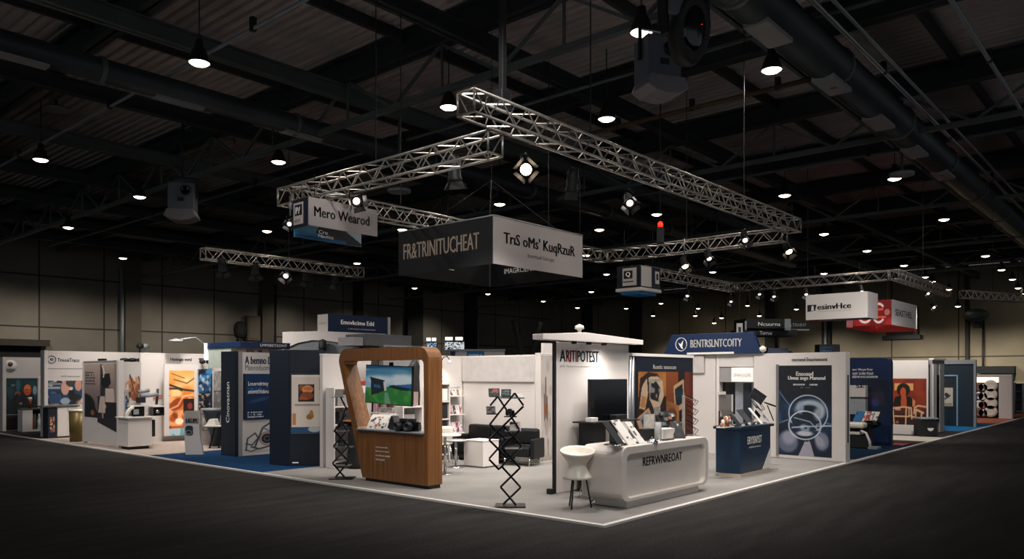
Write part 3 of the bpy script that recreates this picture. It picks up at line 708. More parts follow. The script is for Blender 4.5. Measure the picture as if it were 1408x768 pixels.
# 6 ---- dark hanging signs far off
X, Y = dd(1056, 33); zt, zb = zat(438, X, Y), zat(457, X, Y); H = zt-zb; W = 64*33/FX
t = thing('hanging_sign', 'black hanging box sign with white side strips, far behind the navy trapezoid sign', 'sign', (X, Y, zb), CAMRZ+R(8))
MB().box(-W/2, W/2, 0, 1.2, .18, H).build('black_box', SIGNK, t); MB().box(-W/2-.02, W/2+.5, .3, 1.5, -.12, .16).build('lower_ring', BLACK, t)
MB().box(-W/2-.06, -W/2+.02, -.03, -.005, .1, H-.1).build('white_strip', LTGREY, t); MB().box(W/2-.25, W/2+.02, -.03, -.005, .1, H).build('white_strip', LTGREY, t)
txt(t, 'Ncuurns', .05, H*.62, W*.5, H*.26, INKW, -.01); txt(t, 'Tsrrue', .05, .0, W*.28, .16, INKW, .29); hang(t, [(-.6, .5), (.6, .5)], H, 6-zb)
X, Y = dd(1095, 37); zt, zb = zat(441, X, Y), zat(453, X, Y); H = zt-zb
t = thing('hanging_sign', 'flat dark hanging sign beside the black box sign with white strips', 'sign', (X, Y, zb), CAMRZ)
MB().box(-.4, .62, 0, .5, 0, H).build('black_box', SIGNK, t); txt(t, 'LTRNNY', .1, H*.55, .75, H*.35, INKG, -.006); MB().box(-.4, .62, -.02, -.004, -.04, .03).build('lower_edge', LTGREY, t); hang(t, [(-.2, .2), (.4, .2)], H, 6-zb)
X, Y = dd(1017, 33); zt, zb = zat(444, X, Y), zat(459, X, Y)
t = thing('hanging_sign', 'small white upright sign with a dark figure mark, beside the black box sign', 'sign', (X, Y, zb), CAMRZ)
MB().box(-.13, .13, 0, .04, 0, zt-zb).build('white_board', PAPER, t); MB().prism([(-.05, .08), (.05, .08), (.06, .3), (-.06, .3)], -.006, -.001).build('dark_mark', INKD, t); hang(t, [(0, .02)], zt-zb, 6-zb)
# navy box sign on a white base above the arched header
d = 24.0; X, Y = dd(451, d); zt, zb = zat(430, X, Y), zat(457, X, Y); H = zt-zb
X, Y, zb, zt, LX, LY = solve_box(451, 430.5, 456, 437, 533, 24.0); H = zt-zb
t = thing('raised_sign', 'navy box sign with white lettering standing raised above the arched white header', 'sign', (X, Y, zb))
MB().box(0, LX, 0, LY, 0, H).build('navy_box', NAVYS, t, .01); MB().box(-.012, -.002, .0, LY, .02, H-.02).build('white_end', SIGNW, t); MB().box(LX+.002, LX+.1, -.02, LY+.02, -.05, H+.01).build('white_edge', SIGNW, t)
txt(t, 'Emovkcimo Edd', LX*.48, H*.58, LX*.55, H*.24, INKW, -.005, .01); txt(t, 'a cerrosvmm auf dudeuinvesrin', LX*.55, H*.24, LX*.46, H*.07, INKW, -.005); txt(t, 'PEIRDSMHY', LY*.5, H*.48, LY*.7, H*.14, INKG, -.016, M=on_b(LY))
for x in (.3, LX-.3): MB().tube((x, LY*.5, 0), (x, LY*.5, 2.55-zb), .05, 8).build('leg', SILVER, t)
# small navy sign on a pole and blue header bit behind the poster wall
d = 30; X, Y = dd(1127, d); zt, zb = zat(473, X, Y), zat(487, X, Y); W = 28*d/FX
t = thing('raised_sign', 'small navy box sign on a post behind the poster wall', 'sign', (X, Y, 0), CAMRZ)
MB().box(0, W, 0, .5, zb, zt).build('navy_box', NAVYD, t, .01); txt(t, 'EVEMIERCOM  A', W*.4, zb+(zt-zb)*.68, W*.55, .06, BLUEB, -.005); txt(t, 'HADREIDG', W*.36, zb+(zt-zb)*.36, W*.45, .06, BLUEB, -.005)
MB().tube((W*.5, .25, 0), (W*.5, .25, zb), .05, 8).build('post', STEEL, t)
d = 31; X, Y = dd(1050, d); zt, zb = zat(478.5, X, Y), zat(487, X, Y); W = 34*d/FX
t = thing('raised_sign', 'low blue header sign showing above the white wall beside the navy trapezoid sign', 'sign', (X, Y, 0), CAMRZ)
MB().prism([(0, zb-.3), (W, zb-.3), (W, zt), (.2, zt)], 0, .4).build('blue_box', NAVYS, t); MB().box(W*.3, W*.4, .1, .3, 0, zb-.3).build('post', STEEL, t); MB().lathe([(.0, -.1), (.12, -.05), (.12, .05), (0, .1)], 10, (W+.12, .1, zt-.2)).build('end_knob', STEEL, t)
# ================================================================== carpets and the corner stand
CARP = mat('light_grey_carpet', '#85827e', .95, var=.10, scale=1.1, bump=.2, spec=.1)
CARPB = mat('blue_carpet', '#123457', .95, var=.12, scale=2, spec=.1)
CARPL = mat('pale_warm_carpet', '#a99a90', .9, var=.06, scale=2, spec=.1)
CARPD = mat('dark_grey_carpet', '#3a3937', .95, var=.1, spec=.1)
CARPP = mat('salmon_carpet', '#b26a55', .95, var=.08, spec=.1)
CARPBL = mat('bright_blue_carpet', '#2b6fa3', .95, var=.08, spec=.1)
EDGE = mat('white_edge_strip', '#d5d0ca', .5, var=.02)
def carpet(x0, x1, y0, y1, m):
    return struct(MB().box(x0, x1, y0, y1, -.025, 0).build('booth_floor', m))
yA, yB = 8.5, 13.65
carpet(.06, 10.6, .06, yA, CARP)
carpet(.06, 12, yA, yB, CARPB); carpet(.06, 12, yB, 21.3, CARPL); carpet(.06, 12, 21.3, 40, CARPD)
carpet(10.6, 16.2, .06, 7.8, mat('navy_carpet', '#14293f', .95, var=.1, spec=.1)); carpet(16.2, 17.2, .06, 7.8, mat('maroon_carpet', '#3a1d1b', .95)); carpet(17.2, 19.2, .06, 7.8, mat('white_vinyl_floor', '#b9b4a8', .6)); carpet(19.2, 22.6, .06, 7.8, CARPD)
carpet(22.6, 28.3, .06, 8, CARPBL); carpet(28.3, 40, .06, 9, CARPP)
struct(MB().box(-.02, .06, -.02, 40, -.028, .004).build('trim_3', EDGE)); struct(MB().box(.06, 40, -.02, .06, -.028, .004).build('trim_4', EDGE))

# ---- wood kiosk -----------------------------------------------------------------------------------
KX, KT = .67, .34
def kp(px, py):
    Y = y_on(px, KX); return (Y, zat(py, KX, Y))
def kz(zx, zy): return kp(430+zx*.2994, 460+zy*.2994)
Y0 = kz(228, 668)[0]
t = thing('wood_kiosk', 'tall wood-veneer kiosk with rounded frame opening and slanted side', 'kiosk', (KX, Y0, 0), -R(90))
def kl(zx, zy):
    Y, z = kz(zx, zy); return (Y0-Y, z)
o0, o1 = kl(228, 668), kl(530, 712)
bw = o1[0]; top = 2.50
tl = kl(108, 95)[0]
def corner_arc(P, A, B, r, n=7):
    P, A, B = Vector(P), Vector(A), Vector(B); u = (A-P).normalized(); v = (B-P).normalized()
    ang = u.angle(v); tlen = r/math.tan(ang/2); s = P+u*tlen; e = P+v*tlen
    c = P+(u+v).normalized()*(r/math.sin(ang/2)); out = []
    a0 = math.atan2((s-c).y, (s-c).x); a1 = math.atan2((e-c).y, (e-c).x)
    da = (a1-a0+math.pi) % (2*math.pi)-math.pi
    return [(c.x+r*math.cos(a0+da*i/n), c.y+r*math.sin(a0+da*i/n)) for i in range(n+1)]
OUT = [(0, .06), (bw, .06), (bw, top), (tl, top)]
iTL, iTR, iBR, iBL = kl(135, 116), kl(494, 108), kl(501, 494), kl(209, 474)
zb_ = .955
INN = [(iBL[0], zb_), (bw-.10, zb_), (bw-.12, iTR[1]-.02), (iTL[0], iTR[1]-.02)]
rad = (.012, .012, .24, .22); rin = (.1, .03, .09, .06)
outer = []; inner = []
for i in range(4):
    outer += corner_arc(OUT[i], OUT[i-1], OUT[(i+1) % 4], rad[i]); inner += corner_arc(INN[i], INN[i-1], INN[(i+1) % 4], rin[i])
b = MB(); b.ring(outer, inner, 0, KT); b.build('frame_body', WOOD, t)
b = MB(); b.box(.05, bw-.02, .04, KT-.03, 0, .06); b.build('plinth', BLACK, t)
b = MB(); pts = [(INN[0][0]+.0, -.06), (bw-.105, -.06), (bw-.105, KT+.1), (INN[0][0]+.0, KT+.1)]; b.slab(pts, zb_+.003, zb_+.03); b.build('counter_ledge', LTGREY, t, .006)
for i, (wd, s_) in enumerate(((.34, 'Aj qnn ost urts dabe'), (.38, 'Bgd jsvet urtn clsentd:'), (.40, 'emi codfr uswo cterabml'), (.25, 'tlozorn tos uosdid'))):
    txt(t, s_, .40+.34/2+(wd-.34)/2, .66-.075*i, wd, .035, INKW, -.004)
KTOP = zb_+.03
# television hung in the opening
Y, z = y_on(533.5, KX+.17), zat(529, KX+.17, y_on(533.5, KX+.17))
t = thing('television', 'television showing a green field and blue sky, hung tilted in the wood kiosk', 'television', (KX+.17, Y, z), -R(90))
t.rotation_euler = (0, R(2.0), -R(90))
ww, hh = (y_on(501.5, KX+.17)-y_on(565.5, KX+.17))/2, .365
MB().box(-ww, ww, 0, .05, -hh, hh).build('casing', BLACK, t, .008)
cv = Canvas(110, 84, '#3f8fbf'); cv.grad('#9fc4d6', '#2f7fae', 0, 1, .4, 1); cv.mottle(4, 21, '#dfe7ea', .42, .75, .85, (0, 1, .5, .9)); cv.ell(.32, .62, .28, .12, '#d8e2e6', .8, soft=.8); cv.ell(.72, .60, .22, .10, '#c9d8de', .7, soft=.8); cv.ell(.55, .86, .4, .08, '#5fa2c8', .8, soft=.8)
cv.poly([(.55, .5), (.8, .53), (1, .56), (1, .38), (.5, .42)], '#2f62a6'); cv.poly([(.45, .42), (.6, .5), (1, .44), (1, .36)], '#16281f')
cv.poly([(0, .36), (.2, .4), (.55, .44), (1, .33), (1, 0), (0, 0)], '#2f7d3a'); cv.mottle(9, 4, '#4f9d42', .45, .8, .7, (0, 1, 0, .4)); cv.poly([(0, 0), (0, .34), (.12, .2), (.3, .0)], '#276a33', .6)
cv.poly([(.14, .2), (.12, .66), (.4, .6), (.43, .34), (.3, .27)], '#1d2830'); cv.poly([(.4, .6), (.46, .56), (.47, .36), (.43, .34)], '#d8d3cd'); cv.poly([(.19, .5), (.34, .48), (.34, .4), (.19, .42)], '#2d5f8c'); cv.line([(.11, .67), (.42, .60)], .012, '#0e1216'); cv.poly([(.44, .3), (.5, .3), (.58, .0), (.44, 0)], '#8fb3a8', .6)
sheet(t, 'screen', -ww+.012, ww-.012, -hh+.014, hh-.012, -.006, cv, .1)
MB().box(-.05, .05, .055, .08, -.1, hh+.06).build('mounting_arm', BLACK, t)
# leaflets and gear on the ledge
def leaf(name, label, cat, loc, rz, w, h, lean, m, group=None, cv=None, prop=False):
    """a printed sheet or booklet leaning back by lean degrees, standing at loc"""
    t = thing(name, label, cat, loc, rz, group)
    M = Matrix.Rotation(-R(lean), 4, 'X')
    MB().box(-w/2, w/2, 0, .012, 0, h, M=M).build('cover', m, t)
    if cv is not None: sheet(t, 'print', -w/2+.006, w/2-.006, .006, h-.006, -.002, cv, M=M)
    if prop: MB().box(-.02, .02, .02, math.sin(R(lean))*h+.02, 0, .012).build('foot_prop', STEEL, t)
    return t
def pagecv(seed, bg='#d9d4cc', acc='#6d3f2c', n=8):
    cv = Canvas(20, 28, bg); g = np.random.RandomState(seed)
    for i in range(n):
        x, y = g.rand(), g.rand(); c = acc if g.rand() < .5 else '#2b2d31'
        cv.rect(x, x+.15+.3*g.rand(), y, y+.05+.16*g.rand(), c, .85)
    return cv
def kx(zx, off): return (KX+off, y_on(430+zx*.2994, KX+off))
for i, (zx, lab, lean, s, acc) in enumerate(((262, 'white printed leaflet leaning at the slanted end of the kiosk ledge', 30, .5, '#8a6a58'), (292, 'white leaflet with rust-brown pictures, second on the kiosk ledge', 28, .5, '#a04a24'), (322, 'white speckled leaflet, third on the kiosk ledge', 26, .5, '#55585c'), (348, 'white leaflet folded over the dark tent card on the kiosk ledge', 24, .52, '#8b8d90'))):
    x, y = kx(zx, .05+.01*i); leaf('leaflet', lab, 'leaflet', (x, y, KTOP), -R(90)+R(22), .165, .36, lean+14, PAPER, 'leaflets on the kiosk ledge', pagecv(40+i, acc=acc))
x, y = kx(372, .14)
t = thing('tent_card', 'dark folded tent card on the kiosk ledge behind the leaflets', 'card', (x, y, KTOP), -R(90))
MB().prism([(-.14, 0), (.14, 0), (.02, .26), (-.02, .26)], -.05, .1).build('card', mat('dark_tent_card', '#232528', .5), t); MB().add([(.02, -.052, .255), (.14, -.052, .005), (.14, .1, .005), (.02, .1, .255)], [(0, 1, 2, 3)]).build('speckled_side', PAPERC, t)
def camera_thing(label, x, y, z, rz, s=1.0):
    t = thing('demo_camera', label, 'camera', (x, y, z), rz)
    MB().box(-.1*s, .1*s, -.03*s, .07*s, 0, .11*s).build('body', BLACKG, t, .02*s)
    M = Matrix.Translation((-.02*s, -.03*s, .06*s)) @ Matrix.Rotation(R(90), 4, 'X')
    MB().lathe([(.055*s, 0), (.055*s, .05*s), (.045*s, .08*s), (.04*s, .08*s), (.03*s, .06*s), (0, .055*s)], 16, M=M).build('lens', PAPERK, t)
    MB().box(-.05*s, .04*s, -.02*s, .05*s, .11*s, .15*s).build('viewfinder', BLACK, t, .01); MB().lathe([(.02*s, .11*s), (.02*s, .125*s)], 10, (.07*s, .02*s, 0)).build('dial', SILVER, t)
    return t
x, y = kx(415, .06); camera_thing('black demo camera with bright lens on the kiosk ledge, beside the tent card', x, y, KTOP, -R(90), 1.5)
x, y = kx(455, .1); camera_thing('second black demo camera, at the square end of the kiosk ledge', x, y, KTOP, -R(70), 1.5)
# ---- zigzag literature racks ------------------------------------------------------------------------
def zrack(label, px, pybase, segs, ox, s, base, shelves, rz=CAMRZ):
    loc = fl(px, pybase)
    t = thing('literature_rack', label, 'brochure rack', (loc[0], loc[1], 0), rz)
    MB().box(base[0]*s, base[1]*s, -.17, .17, 0, .02).build('base_plate', BAR, t, .005)
    for i, (a, b_) in enumerate(segs):
        yo = -.04 if i % 2 else .04
        p, q = Vector(((a[0]-ox)*s, yo, (722-a[1])*s+.02)), Vector(((b_[0]-ox)*s, yo, (722-b_[1])*s+.02))
        m = MB(); m.tube(p, q, .019, 4); m.build('scissor_bar', BAR, t)
    for (x0, x1, yz, dep_, m) in shelves:
        z = (722-yz)*s
        MB().box((x0-ox)*s, (x1-ox)*s, -.02, dep_, z-.012, z).build('tray', m, t)
    return t, loc
S1 = .00262
segs = [((120, 720), (222, 622)), ((195, 720), (105, 615)), ((222, 622), (112, 500)), ((105, 615), (218, 505)), ((112, 500), (228, 382)), ((218, 505), (112, 385)), ((228, 382), (120, 262)), ((112, 385), (215, 285)), ((215, 285), (88, 92)), ((187, 72), (42, 255)), ((187, 72), (238, 145)), ((238, 148), (38, 342)), ((42, 255), (135, 345)), ((38, 342), (135, 440)), ((38, 455), (135, 345)), ((38, 455), (97, 515)), ((97, 515), (170, 440)), ((88, 92), (45, 145))]
zt_, zloc = zrack('large black zigzag folding literature rack standing alone on the open grey carpet', 702.5, 695.5, segs, 165, S1, (75-165, 250-165), [(40, 115, 84, .2, SILVER), (105, 165, 92, .2, SILVER), (160, 245, 92, .2, SILVER), (22, 85, 185, .2, BAR), (125, 200, 200, .16, BAR), (130, 225, 285, .2, SILVER), (130, 228, 388, .2, SILVER)])
def on_rack(t, loc, ox, s, zx, zy, yo=0.0):
    x = (zx-ox)*s; c, sn = math.cos(t.rotation_euler[2]), math.sin(t.rotation_euler[2])
    return (loc[0]+x*c-yo*sn, loc[1]+x*sn+yo*c, (722-zy)*s+.004)
cvk = Canvas(24, 20, '#24282b'); cvk.ell(.62, .7, .3, .2, '#c8423a'); cvk.mottle(5, 2, '#6a6d70', .55, .8)
leaf('brochure', 'dark brochure with a red patch at the top of the large zigzag rack', 'brochure', on_rack(zt_, zloc, 165, S1, 68, 84, .02), CAMRZ+R(6), .17, .13, 25, PAPERK, 'brochures on the large zigzag rack', cvk)
cvk = Canvas(24, 20, '#2b3032'); cvk.dots(.08, .95, .2, .9, 4, '#9fb2b4', 3)
leaf('brochure', 'dark brochure with pale lines at the top of the large zigzag rack', 'brochure', on_rack(zt_, zloc, 165, S1, 136, 90, .02), CAMRZ-R(4), .15, .13, 22, PAPERK, 'brochures on the large zigzag rack', cvk)
leaf('brochure', 'grey patterned brochure folded over a side tray of the large zigzag rack', 'brochure', on_rack(zt_, zloc, 165, S1, 50, 184, .02), CAMRZ+R(10), .14, .12, 30, PAPERK, 'brochures on the large zigzag rack', pagecv(5, '#8c8a88', '#303236'))
leaf('brochure', 'white brochure with faint pink print on a middle tray of the large zigzag rack', 'brochure', on_rack(zt_, zloc, 165, S1, 190, 284, .02), CAMRZ, .17, .15, 30, PAPER, 'brochures on the large zigzag rack', pagecv(6, '#cfc6c0', '#b98a80'))
leaf('brochure', 'pale blank brochure at the upper tray of the large zigzag rack', 'brochure', on_rack(zt_, zloc, 165, S1, 205, 91, .03), CAMRZ-R(8), .16, .07, 35, PAPER, 'brochures on the large zigzag rack')
camera_thing('black clip-on demo device held in the middle of the large zigzag rack', *on_rack(zt_, zloc, 165, S1, 160, 198, .05), CAMRZ, .7)
S2 = .00257
segs = [((108, 722), (215, 600)), ((188, 722), (95, 612)), ((215, 608), (95, 487)), ((95, 612), (215, 487)), ((95, 487), (200, 367)), ((215, 487), (105, 367)), ((105, 367), (190, 250)), ((200, 367), (155, 295)), ((155, 295), (190, 190)), ((190, 190), (155, 118))]
z2, z2l = zrack('small zigzag folding literature rack beside the slanted side of the wood kiosk', 470, 657.5, segs, 160, S2, (75-160, 255-160), [(85, 165, 110, .2, SILVER), (92, 200, 366, .24, SILVER), (95, 235, 485, .24, SILVER), (95, 215, 625, .24, SILVER)])
leaf('brochure', 'grey brochure on the top tray of the small zigzag rack', 'brochure', on_rack(z2, z2l, 160, S2, 135, 108, .02), CAMRZ, .16, .15, 20, mat('grey_brochure', '#77706a', .5), 'brochures on the small zigzag rack')
leaf('brochure', 'dark brochure on the middle tray of the small zigzag rack', 'brochure', on_rack(z2, z2l, 160, S2, 150, 364, .04), CAMRZ, .15, .12, 14, PAPERK, 'brochures on the small zigzag rack')
leaf('brochure', 'dark brochure on the lower tray of the small zigzag rack', 'brochure', on_rack(z2, z2l, 160, S2, 155, 483, .04), CAMRZ, .15, .12, 14, PAPERK, 'brochures on the small zigzag rack')
# ---- walls of the corner stand ----------------------------------------------------------------------
def wall(name, label, x0, x1, y0, y1, h, m=WHITE2, z0=0.002, seams=()):
    """a booth wall panel with a thin cap rail"""
    t = thing(name, label, 'booth wall', (x0, y0, 0))
    MB().box(0, x1-x0, 0, y1-y0, z0, h-.03).build('panel', m, t)
    MB().box(-.006, x1-x0+.006, -.006, y1-y0+.006, h-.03, h).build('cap_rail', WHITE, t)
    return t
t = wall('booth_panel', 'plain white booth wall with upper fascia behind the black sofa', 5.13, 5.23, 5.38, 7.68, 2.46)
MB().box(-.05, -.002, .02, 2.28, 1.84, 2.42).build('fascia', mat('fascia_grey_white', '#b9b3af', .6), t)
wall('booth_panel', 'white booth wall behind the product shelves, next to the sofa', 2.75, 5.12, 7.69, 7.79, 2.46)
wall('booth_panel', 'white end wall beside the navy column, behind the small zigzag rack', 1.42, 2.74, 8.28, 8.38, 2.46)
t = wall('picture_panel', 'pale panel with brown streaked print at the end of the sofa wall', 5.13, 6.6, 5.22, 5.37, 2.5, WHITE2)
cv = Canvas(60, 110, '#a9a19b'); cv.mottle(5, 31, '#8c837d', .4, .7, .6); cv.mottle(22, 8, '#5b504a', .62, .9, .5, (0, 1, 0, .45), .5)
for x, y0, y1, wd in ((.28, .42, .78, .03), (.2, .40, .62, .03), (.36, .4, .6, .03), (.74, .25, .52, .025), (.8, .3, .42, .02)): cv.line([(x, y1), (x+.01, y0)], wd, '#3d2519', .85); cv.line([(x+.02, y0+.05), (x+.02, y0+.12)], wd*1.2, '#6e3a1e', .8)
sheet(t, 'streaked_print', .02, .62, .04, 2.44, -.003, cv)
def box_wall():
    # low dividing box on top of the corner behind
    t = thing('booth_panel', 'short upright white panel showing above the streaked print panel', 'booth wall', (5.7, 5.6, 0)); MB().box(0, 1.1, 0, .06, 0, 2.75).build('panel', WHITE2, t)
box_wall()
# wall lamp with scalloped light
yy = y_on(618, 5.05)
t = thing('wall_lamp', 'small arm lamp throwing a pool of light on the wall above the shelves', 'lamp', (4.35, 7.66, 2.30))
b = MB(); b.path([(0, 0, 0), (0, -.1, .12), (0, -.22, .14), (0, -.3, .06)], .012, 6); b.build('arm', STEEL, t); MB().lathe([(.02, .05), (.05, .0), (.045, -.03), (0, -.03)], 12, (0, -.3, .0)).build('shade', WHITE, t)
# ---- sofa, armchair, cube, tables -------------------------------------------------------------------
t = thing('sofa', 'two-seat black leather sofa on chrome feet against the white wall', 'sofa', (4.34, 7.25, 0), -R(90))
for i in range(2):
    MB().box(.02+i*.72, .72+i*.72, .0, .62, .2, .44).build('seat_cushion', BLEATH, t, .04)
    MB().box(.02+i*.72, .72+i*.72, .50, .72, .45, .82).build('back_cushion', BLEATH, t, .05)
MB().box(0, 1.45, .05, .74, .12, .2).build('frame', BLEATH, t, .02); MB().box(-.14, .01, 0, .74, .12, .58).build('armrest', BLEATH, t, .04)
for x in (.1, .72, 1.35):
    for y in (.1, .64): MB().tube((x, y, 0), (x, y, .12), .02, 8).build('leg', CHROME, t)
t = thing('armchair', 'black leather armchair partly hidden by the large zigzag rack', 'armchair', (4.25, 5.55, 0), -R(75))
MB().box(0, .62, 0, .6, .2, .42).build('seat', BLEATH, t, .04); MB().box(0, .62, .44, .62, .43, .80).build('backrest', BLEATH, t, .06)
for x in (-.1, .63): MB().box(x, x+.09, 0, .62, .16, .6).build('armrest', BLEATH, t, .03)
for x in (0, .6):
    for y in (.05, .55): MB().tube((x, y, 0), (x, y, .17), .018, 8).build('leg', CHROME, t)
a, c = fl(662, 641.5), fl(690, 645.0)
t = thing('cube_table', 'low white cube table in front of the black sofa', 'table', (3.55, 5.80+.3, 0), -R(90))
MB().box(0, .58, 0, .5, .03, .57).build('box', WHITE, t, .008); MB().box(-.01, .59, -.01, .51, .572, .59).build('top', WHITE, t, .004); MB().box(.03, .55, .03, .47, 0, .03).build('plinth', GREYP, t)
def ptable(label, px, py, h, r, m):
    x, y = fl(px, py); t = thing('pedestal_table', label, 'table', (x, y, 0))
    MB().lathe([(.0, h-.03), (r-.01, h-.03), (r, h-.015), (r-.01, h), (0, h)], 28).build('top', m, t)
    MB().tube((0, 0, .02), (0, 0, h-.03), .03, 12).build('column', CHROME, t); MB().lathe([(.0, .03), (.08, .028), (.17, .008), (.17, 0)], 20).build('foot', CHROME, t); return t
ptable('round cream-topped pedestal table half hidden behind the wood kiosk', 612, 651, .80, .33, OFFW)
ptable('small round glass-topped pedestal table in front of the sofa', 627, 642, .6, .24, mat('glass_grey_top', '#b9bcbc', .1, .2))
x, y = fl(609, 637)
t = thing('dining_chair', 'cream moulded chair with chrome legs at the round cream table', 'chair', (x, y, 0), CAMRZ+R(200))
b = MB(); b.rings([[(.22*sx*math.cos(a_), .21*math.sin(a_), z_) for a_ in [2*math.pi*i/16 for i in range(16)]] for sx, z_ in ((.85, .44), (1, .46), (1, .48))]); b.build('seat', OFFW, t)
b = MB(); rows = []
for z_, dy in ((.48, 0), (.62, .03), (.80, .06), (.86, .07)):
    rows.append([(.2*math.cos(a_)*(.9 if z_ < .86 else .7), .13+dy+.07*math.sin(a_), z_) for a_ in [math.pi*i/8 for i in range(9)]]+[(.19*math.cos(a_)*(.9 if z_ < .86 else .7), .12+dy+.055*math.sin(a_), z_) for a_ in [math.pi*i/8 for i in range(8, -1, -1)]])
b.rings(rows); b.build('backrest', OFFW, t)
for sx in (-1, 1):
    for sy in (-1, 1): MB().tube((sx*.13, sy*.12, .44), (sx*.19, sy*.18, 0), .012, 6).build('leg', CHROME, t)
# product shelves behind
def gift(name, label, cat, loc, rz, w, d_, h, m, group):
    t = tag(MB().box(-w/2, w/2, 0, d_, 0, h).build(name, m, None, .004, loc, rz), label, cat, group); return t
def shelf_unit(label, x, y, w, d_, h, n, backm, rz=0, side=True):
    t = thing('shelf_unit', label, 'shelf', (x, y, 0), rz)
    MB().box(0, w, d_, d_+.03, 0, h).build('back_panel', backm, t)
    for i in range(n+1): MB().box(0, w, 0, d_-.002, .12+(h-.15)*i/n, .15+(h-.15)*i/n).build('shelf_board', WHITE, t)
    if side: MB().box(w+.002, w+.03, 0, d_, 0, h).build('side_panel', WHITE, t); MB().box(-.03, -.002, 0, d_, 0, h).build('side_panel', WHITE, t)
    return t
ux = x_on(606.5, 7.3)
shelf_unit('tall white shelf unit with black boxes, just beyond the wood kiosk', ux-.15, 7.3, .42, .3, 1.80, 4, GREYP)
for i, (m, h, nm) in enumerate(((BLACK, .32, 'lowest'), (BLACK, .3, 'second lowest'), (BLACK, .31, 'second highest'), (PAPER, .28, 'highest'))):
    gift('product_box', 'product box on the shelf unit beyond the wood kiosk, %s of four' % nm, 'box', (ux+.06, 7.32, .155+1.65*i/4), 0, .34, .2, h, m, 'boxes on the tall white shelf unit')
t = thing('display_bottle', 'dark pointed bottle standing on top of the tall white shelf unit', 'bottle', (ux+.06, 7.42, 1.805)); MB().lathe([(.07, 0), (.075, .15), (.03, .26), (.022, .42), (0, .43)], 14).build('bottle_body', BLACKG, t); MB().lathe([(.077, .04), (.077, .12)], 14).build('label_band', PAPER, t)
# curved literature shelf
lx = x_on(619, 7.35)
t = thing('literature_shelf', 'grey curved shelf stand holding colourful leaflets next to the sofa', 'shelf', (lx, 7.35, 0))
b = MB(); rows = []
pts = [(-.02+.50*1, .0)]
b.box(.18, .52, .2, .24, .1, 1.72); b.build('back_panel', mat('shelf_grey_back', '#a09c9a', .5), t, .01)
for z in (.62, 1.06, 1.5): MB().box(-.05, .42, -.08, .198, z-.02, z).build('tray', WHITE, t, .005)
MB().box(.1, .55, -.02, .3, 0, .09).build('base', WHITE, t, .01)
for i, (z, h, n, pal, where) in enumerate(((.622, .26, 4, ('#b03a5a', '#d9c7cc', '#8a2c4a', '#cfa9b4'), 'lowest'), (1.062, .22, 4, ('#c98d8d', '#3a3c40', '#d8cfc8', '#a7606a'), 'middle'), (1.502, .17, 4, ('#6d5a50', '#cfc4ba', '#8d7264', '#bfb0a4'), 'top'))):
    for j in range(n):
        cv = Canvas(12, 16, pal[j]); cv.mottle(4, 60+i*5+j, '#e7e0da', .5, .8); cv.mottle(5, 90+i*5+j, '#2b2528', .6, .85)
        leaf('leaflet', '%s colourful leaflet on the %s tray of the grey curved shelf, counted from the kiosk' % (ORD[j], where), 'leaflet', (lx+.02+.11*j, 7.32, z), 0, .10, h, 14, PAPER, 'leaflets on the grey curved shelf', cv)
gift('product_box', 'small dark box between the trays of the grey curved shelf', 'box', (lx+.12, 7.34, 1.29-.2), 0, .18, .12, .36, PAPERK, 'loose boxes') if False else None
# back counter, shelves and wall things seen through the kiosk
def xk(px, Y): return x_on(px, Y)
t = thing('grey_backwall', 'tall grey concrete-look panel behind the kiosk television', 'panel', (xk(527, 7.55), 7.55, 0)); w_ = xk(577, 7.55)-xk(527, 7.55)
MB().box(0, w_, 0, .1, 0, 2.62).build('panel', mat('concrete_look', '#6f6c6a', .7, var=.15, scale=3), t, .01); MB().box(-.02, w_+.02, -.02, .12, 2.622, 2.66).build('cap_rail', DGREY, t)
t = thing('hanging_coat', 'dark coat hanging on the grey panel, seen through the kiosk opening', 'coat', (xk(571, 7.45), 7.47, 1.25)); 
b = MB(); b.rings([[(w2*math.cos(a_), .05*math.sin(a_), z) for a_ in [2*math.pi*i/14 for i in range(14)]] for w2, z in ((.15, 0), (.17, .3), (.14, .7), (.16, .95), (.06, 1.08))]); b.build('cloth', BLACK, t); MB().tube((0, 0, 1.05), (0, .06, 1.15), .01, 5).build('hook', CHROME, t)
BX = 2.42
def bc(px, off): return (BX+off, y_on(px, BX+off), 1.172)
t = thing('back_counter', 'white back counter with black front inset, seen through the kiosk opening', 'counter', (BX, y_on(512, BX), 0), -R(90)); w_ = y_on(512, BX)-y_on(541, BX)
MB().box(0, w_, 0, .29, .05, 1.14).build('body', WHITE, t, .01); MB().box(.0, w_, -.02, -.002, .55, 1.10).build('front_inset', BLACK, t); MB().box(-.02, w_+.03, -.04, .295, 1.142, 1.17).build('worktop', WHITE, t, .005); MB().box(.03, w_-.03, .02, .27, 0, .05).build('plinth', BLACK, t)
gift('product_box', 'maroon wooden box on the back counter below the kiosk television', 'box', bc(528, .17), -R(90), .40, .1, .21, mat('maroon_wood', '#5d2b22', .5), 'things on the back counter')
gift('product_box', 'pale box with black markings lying on the back counter', 'box', bc(529, .0), -R(90), .5, .14, .11, mat('marked_box', '#8d8984', .5, var=.8, scale=14), 'things on the back counter')
gift('product_box', 'pink product box at the slanted end of the back counter', 'box', bc(515, .05), -R(90), .10, .1, .2, mat('pink_box', '#b98f98', .5), 'things on the back counter')
t = thing('red_shelf', 'narrow white wall shelf with red top edge behind the slanted kiosk side', 'shelf', (xk(494, 7.95), 7.95, 0)); w_ = xk(511, 7.95)-xk(494, 7.95)
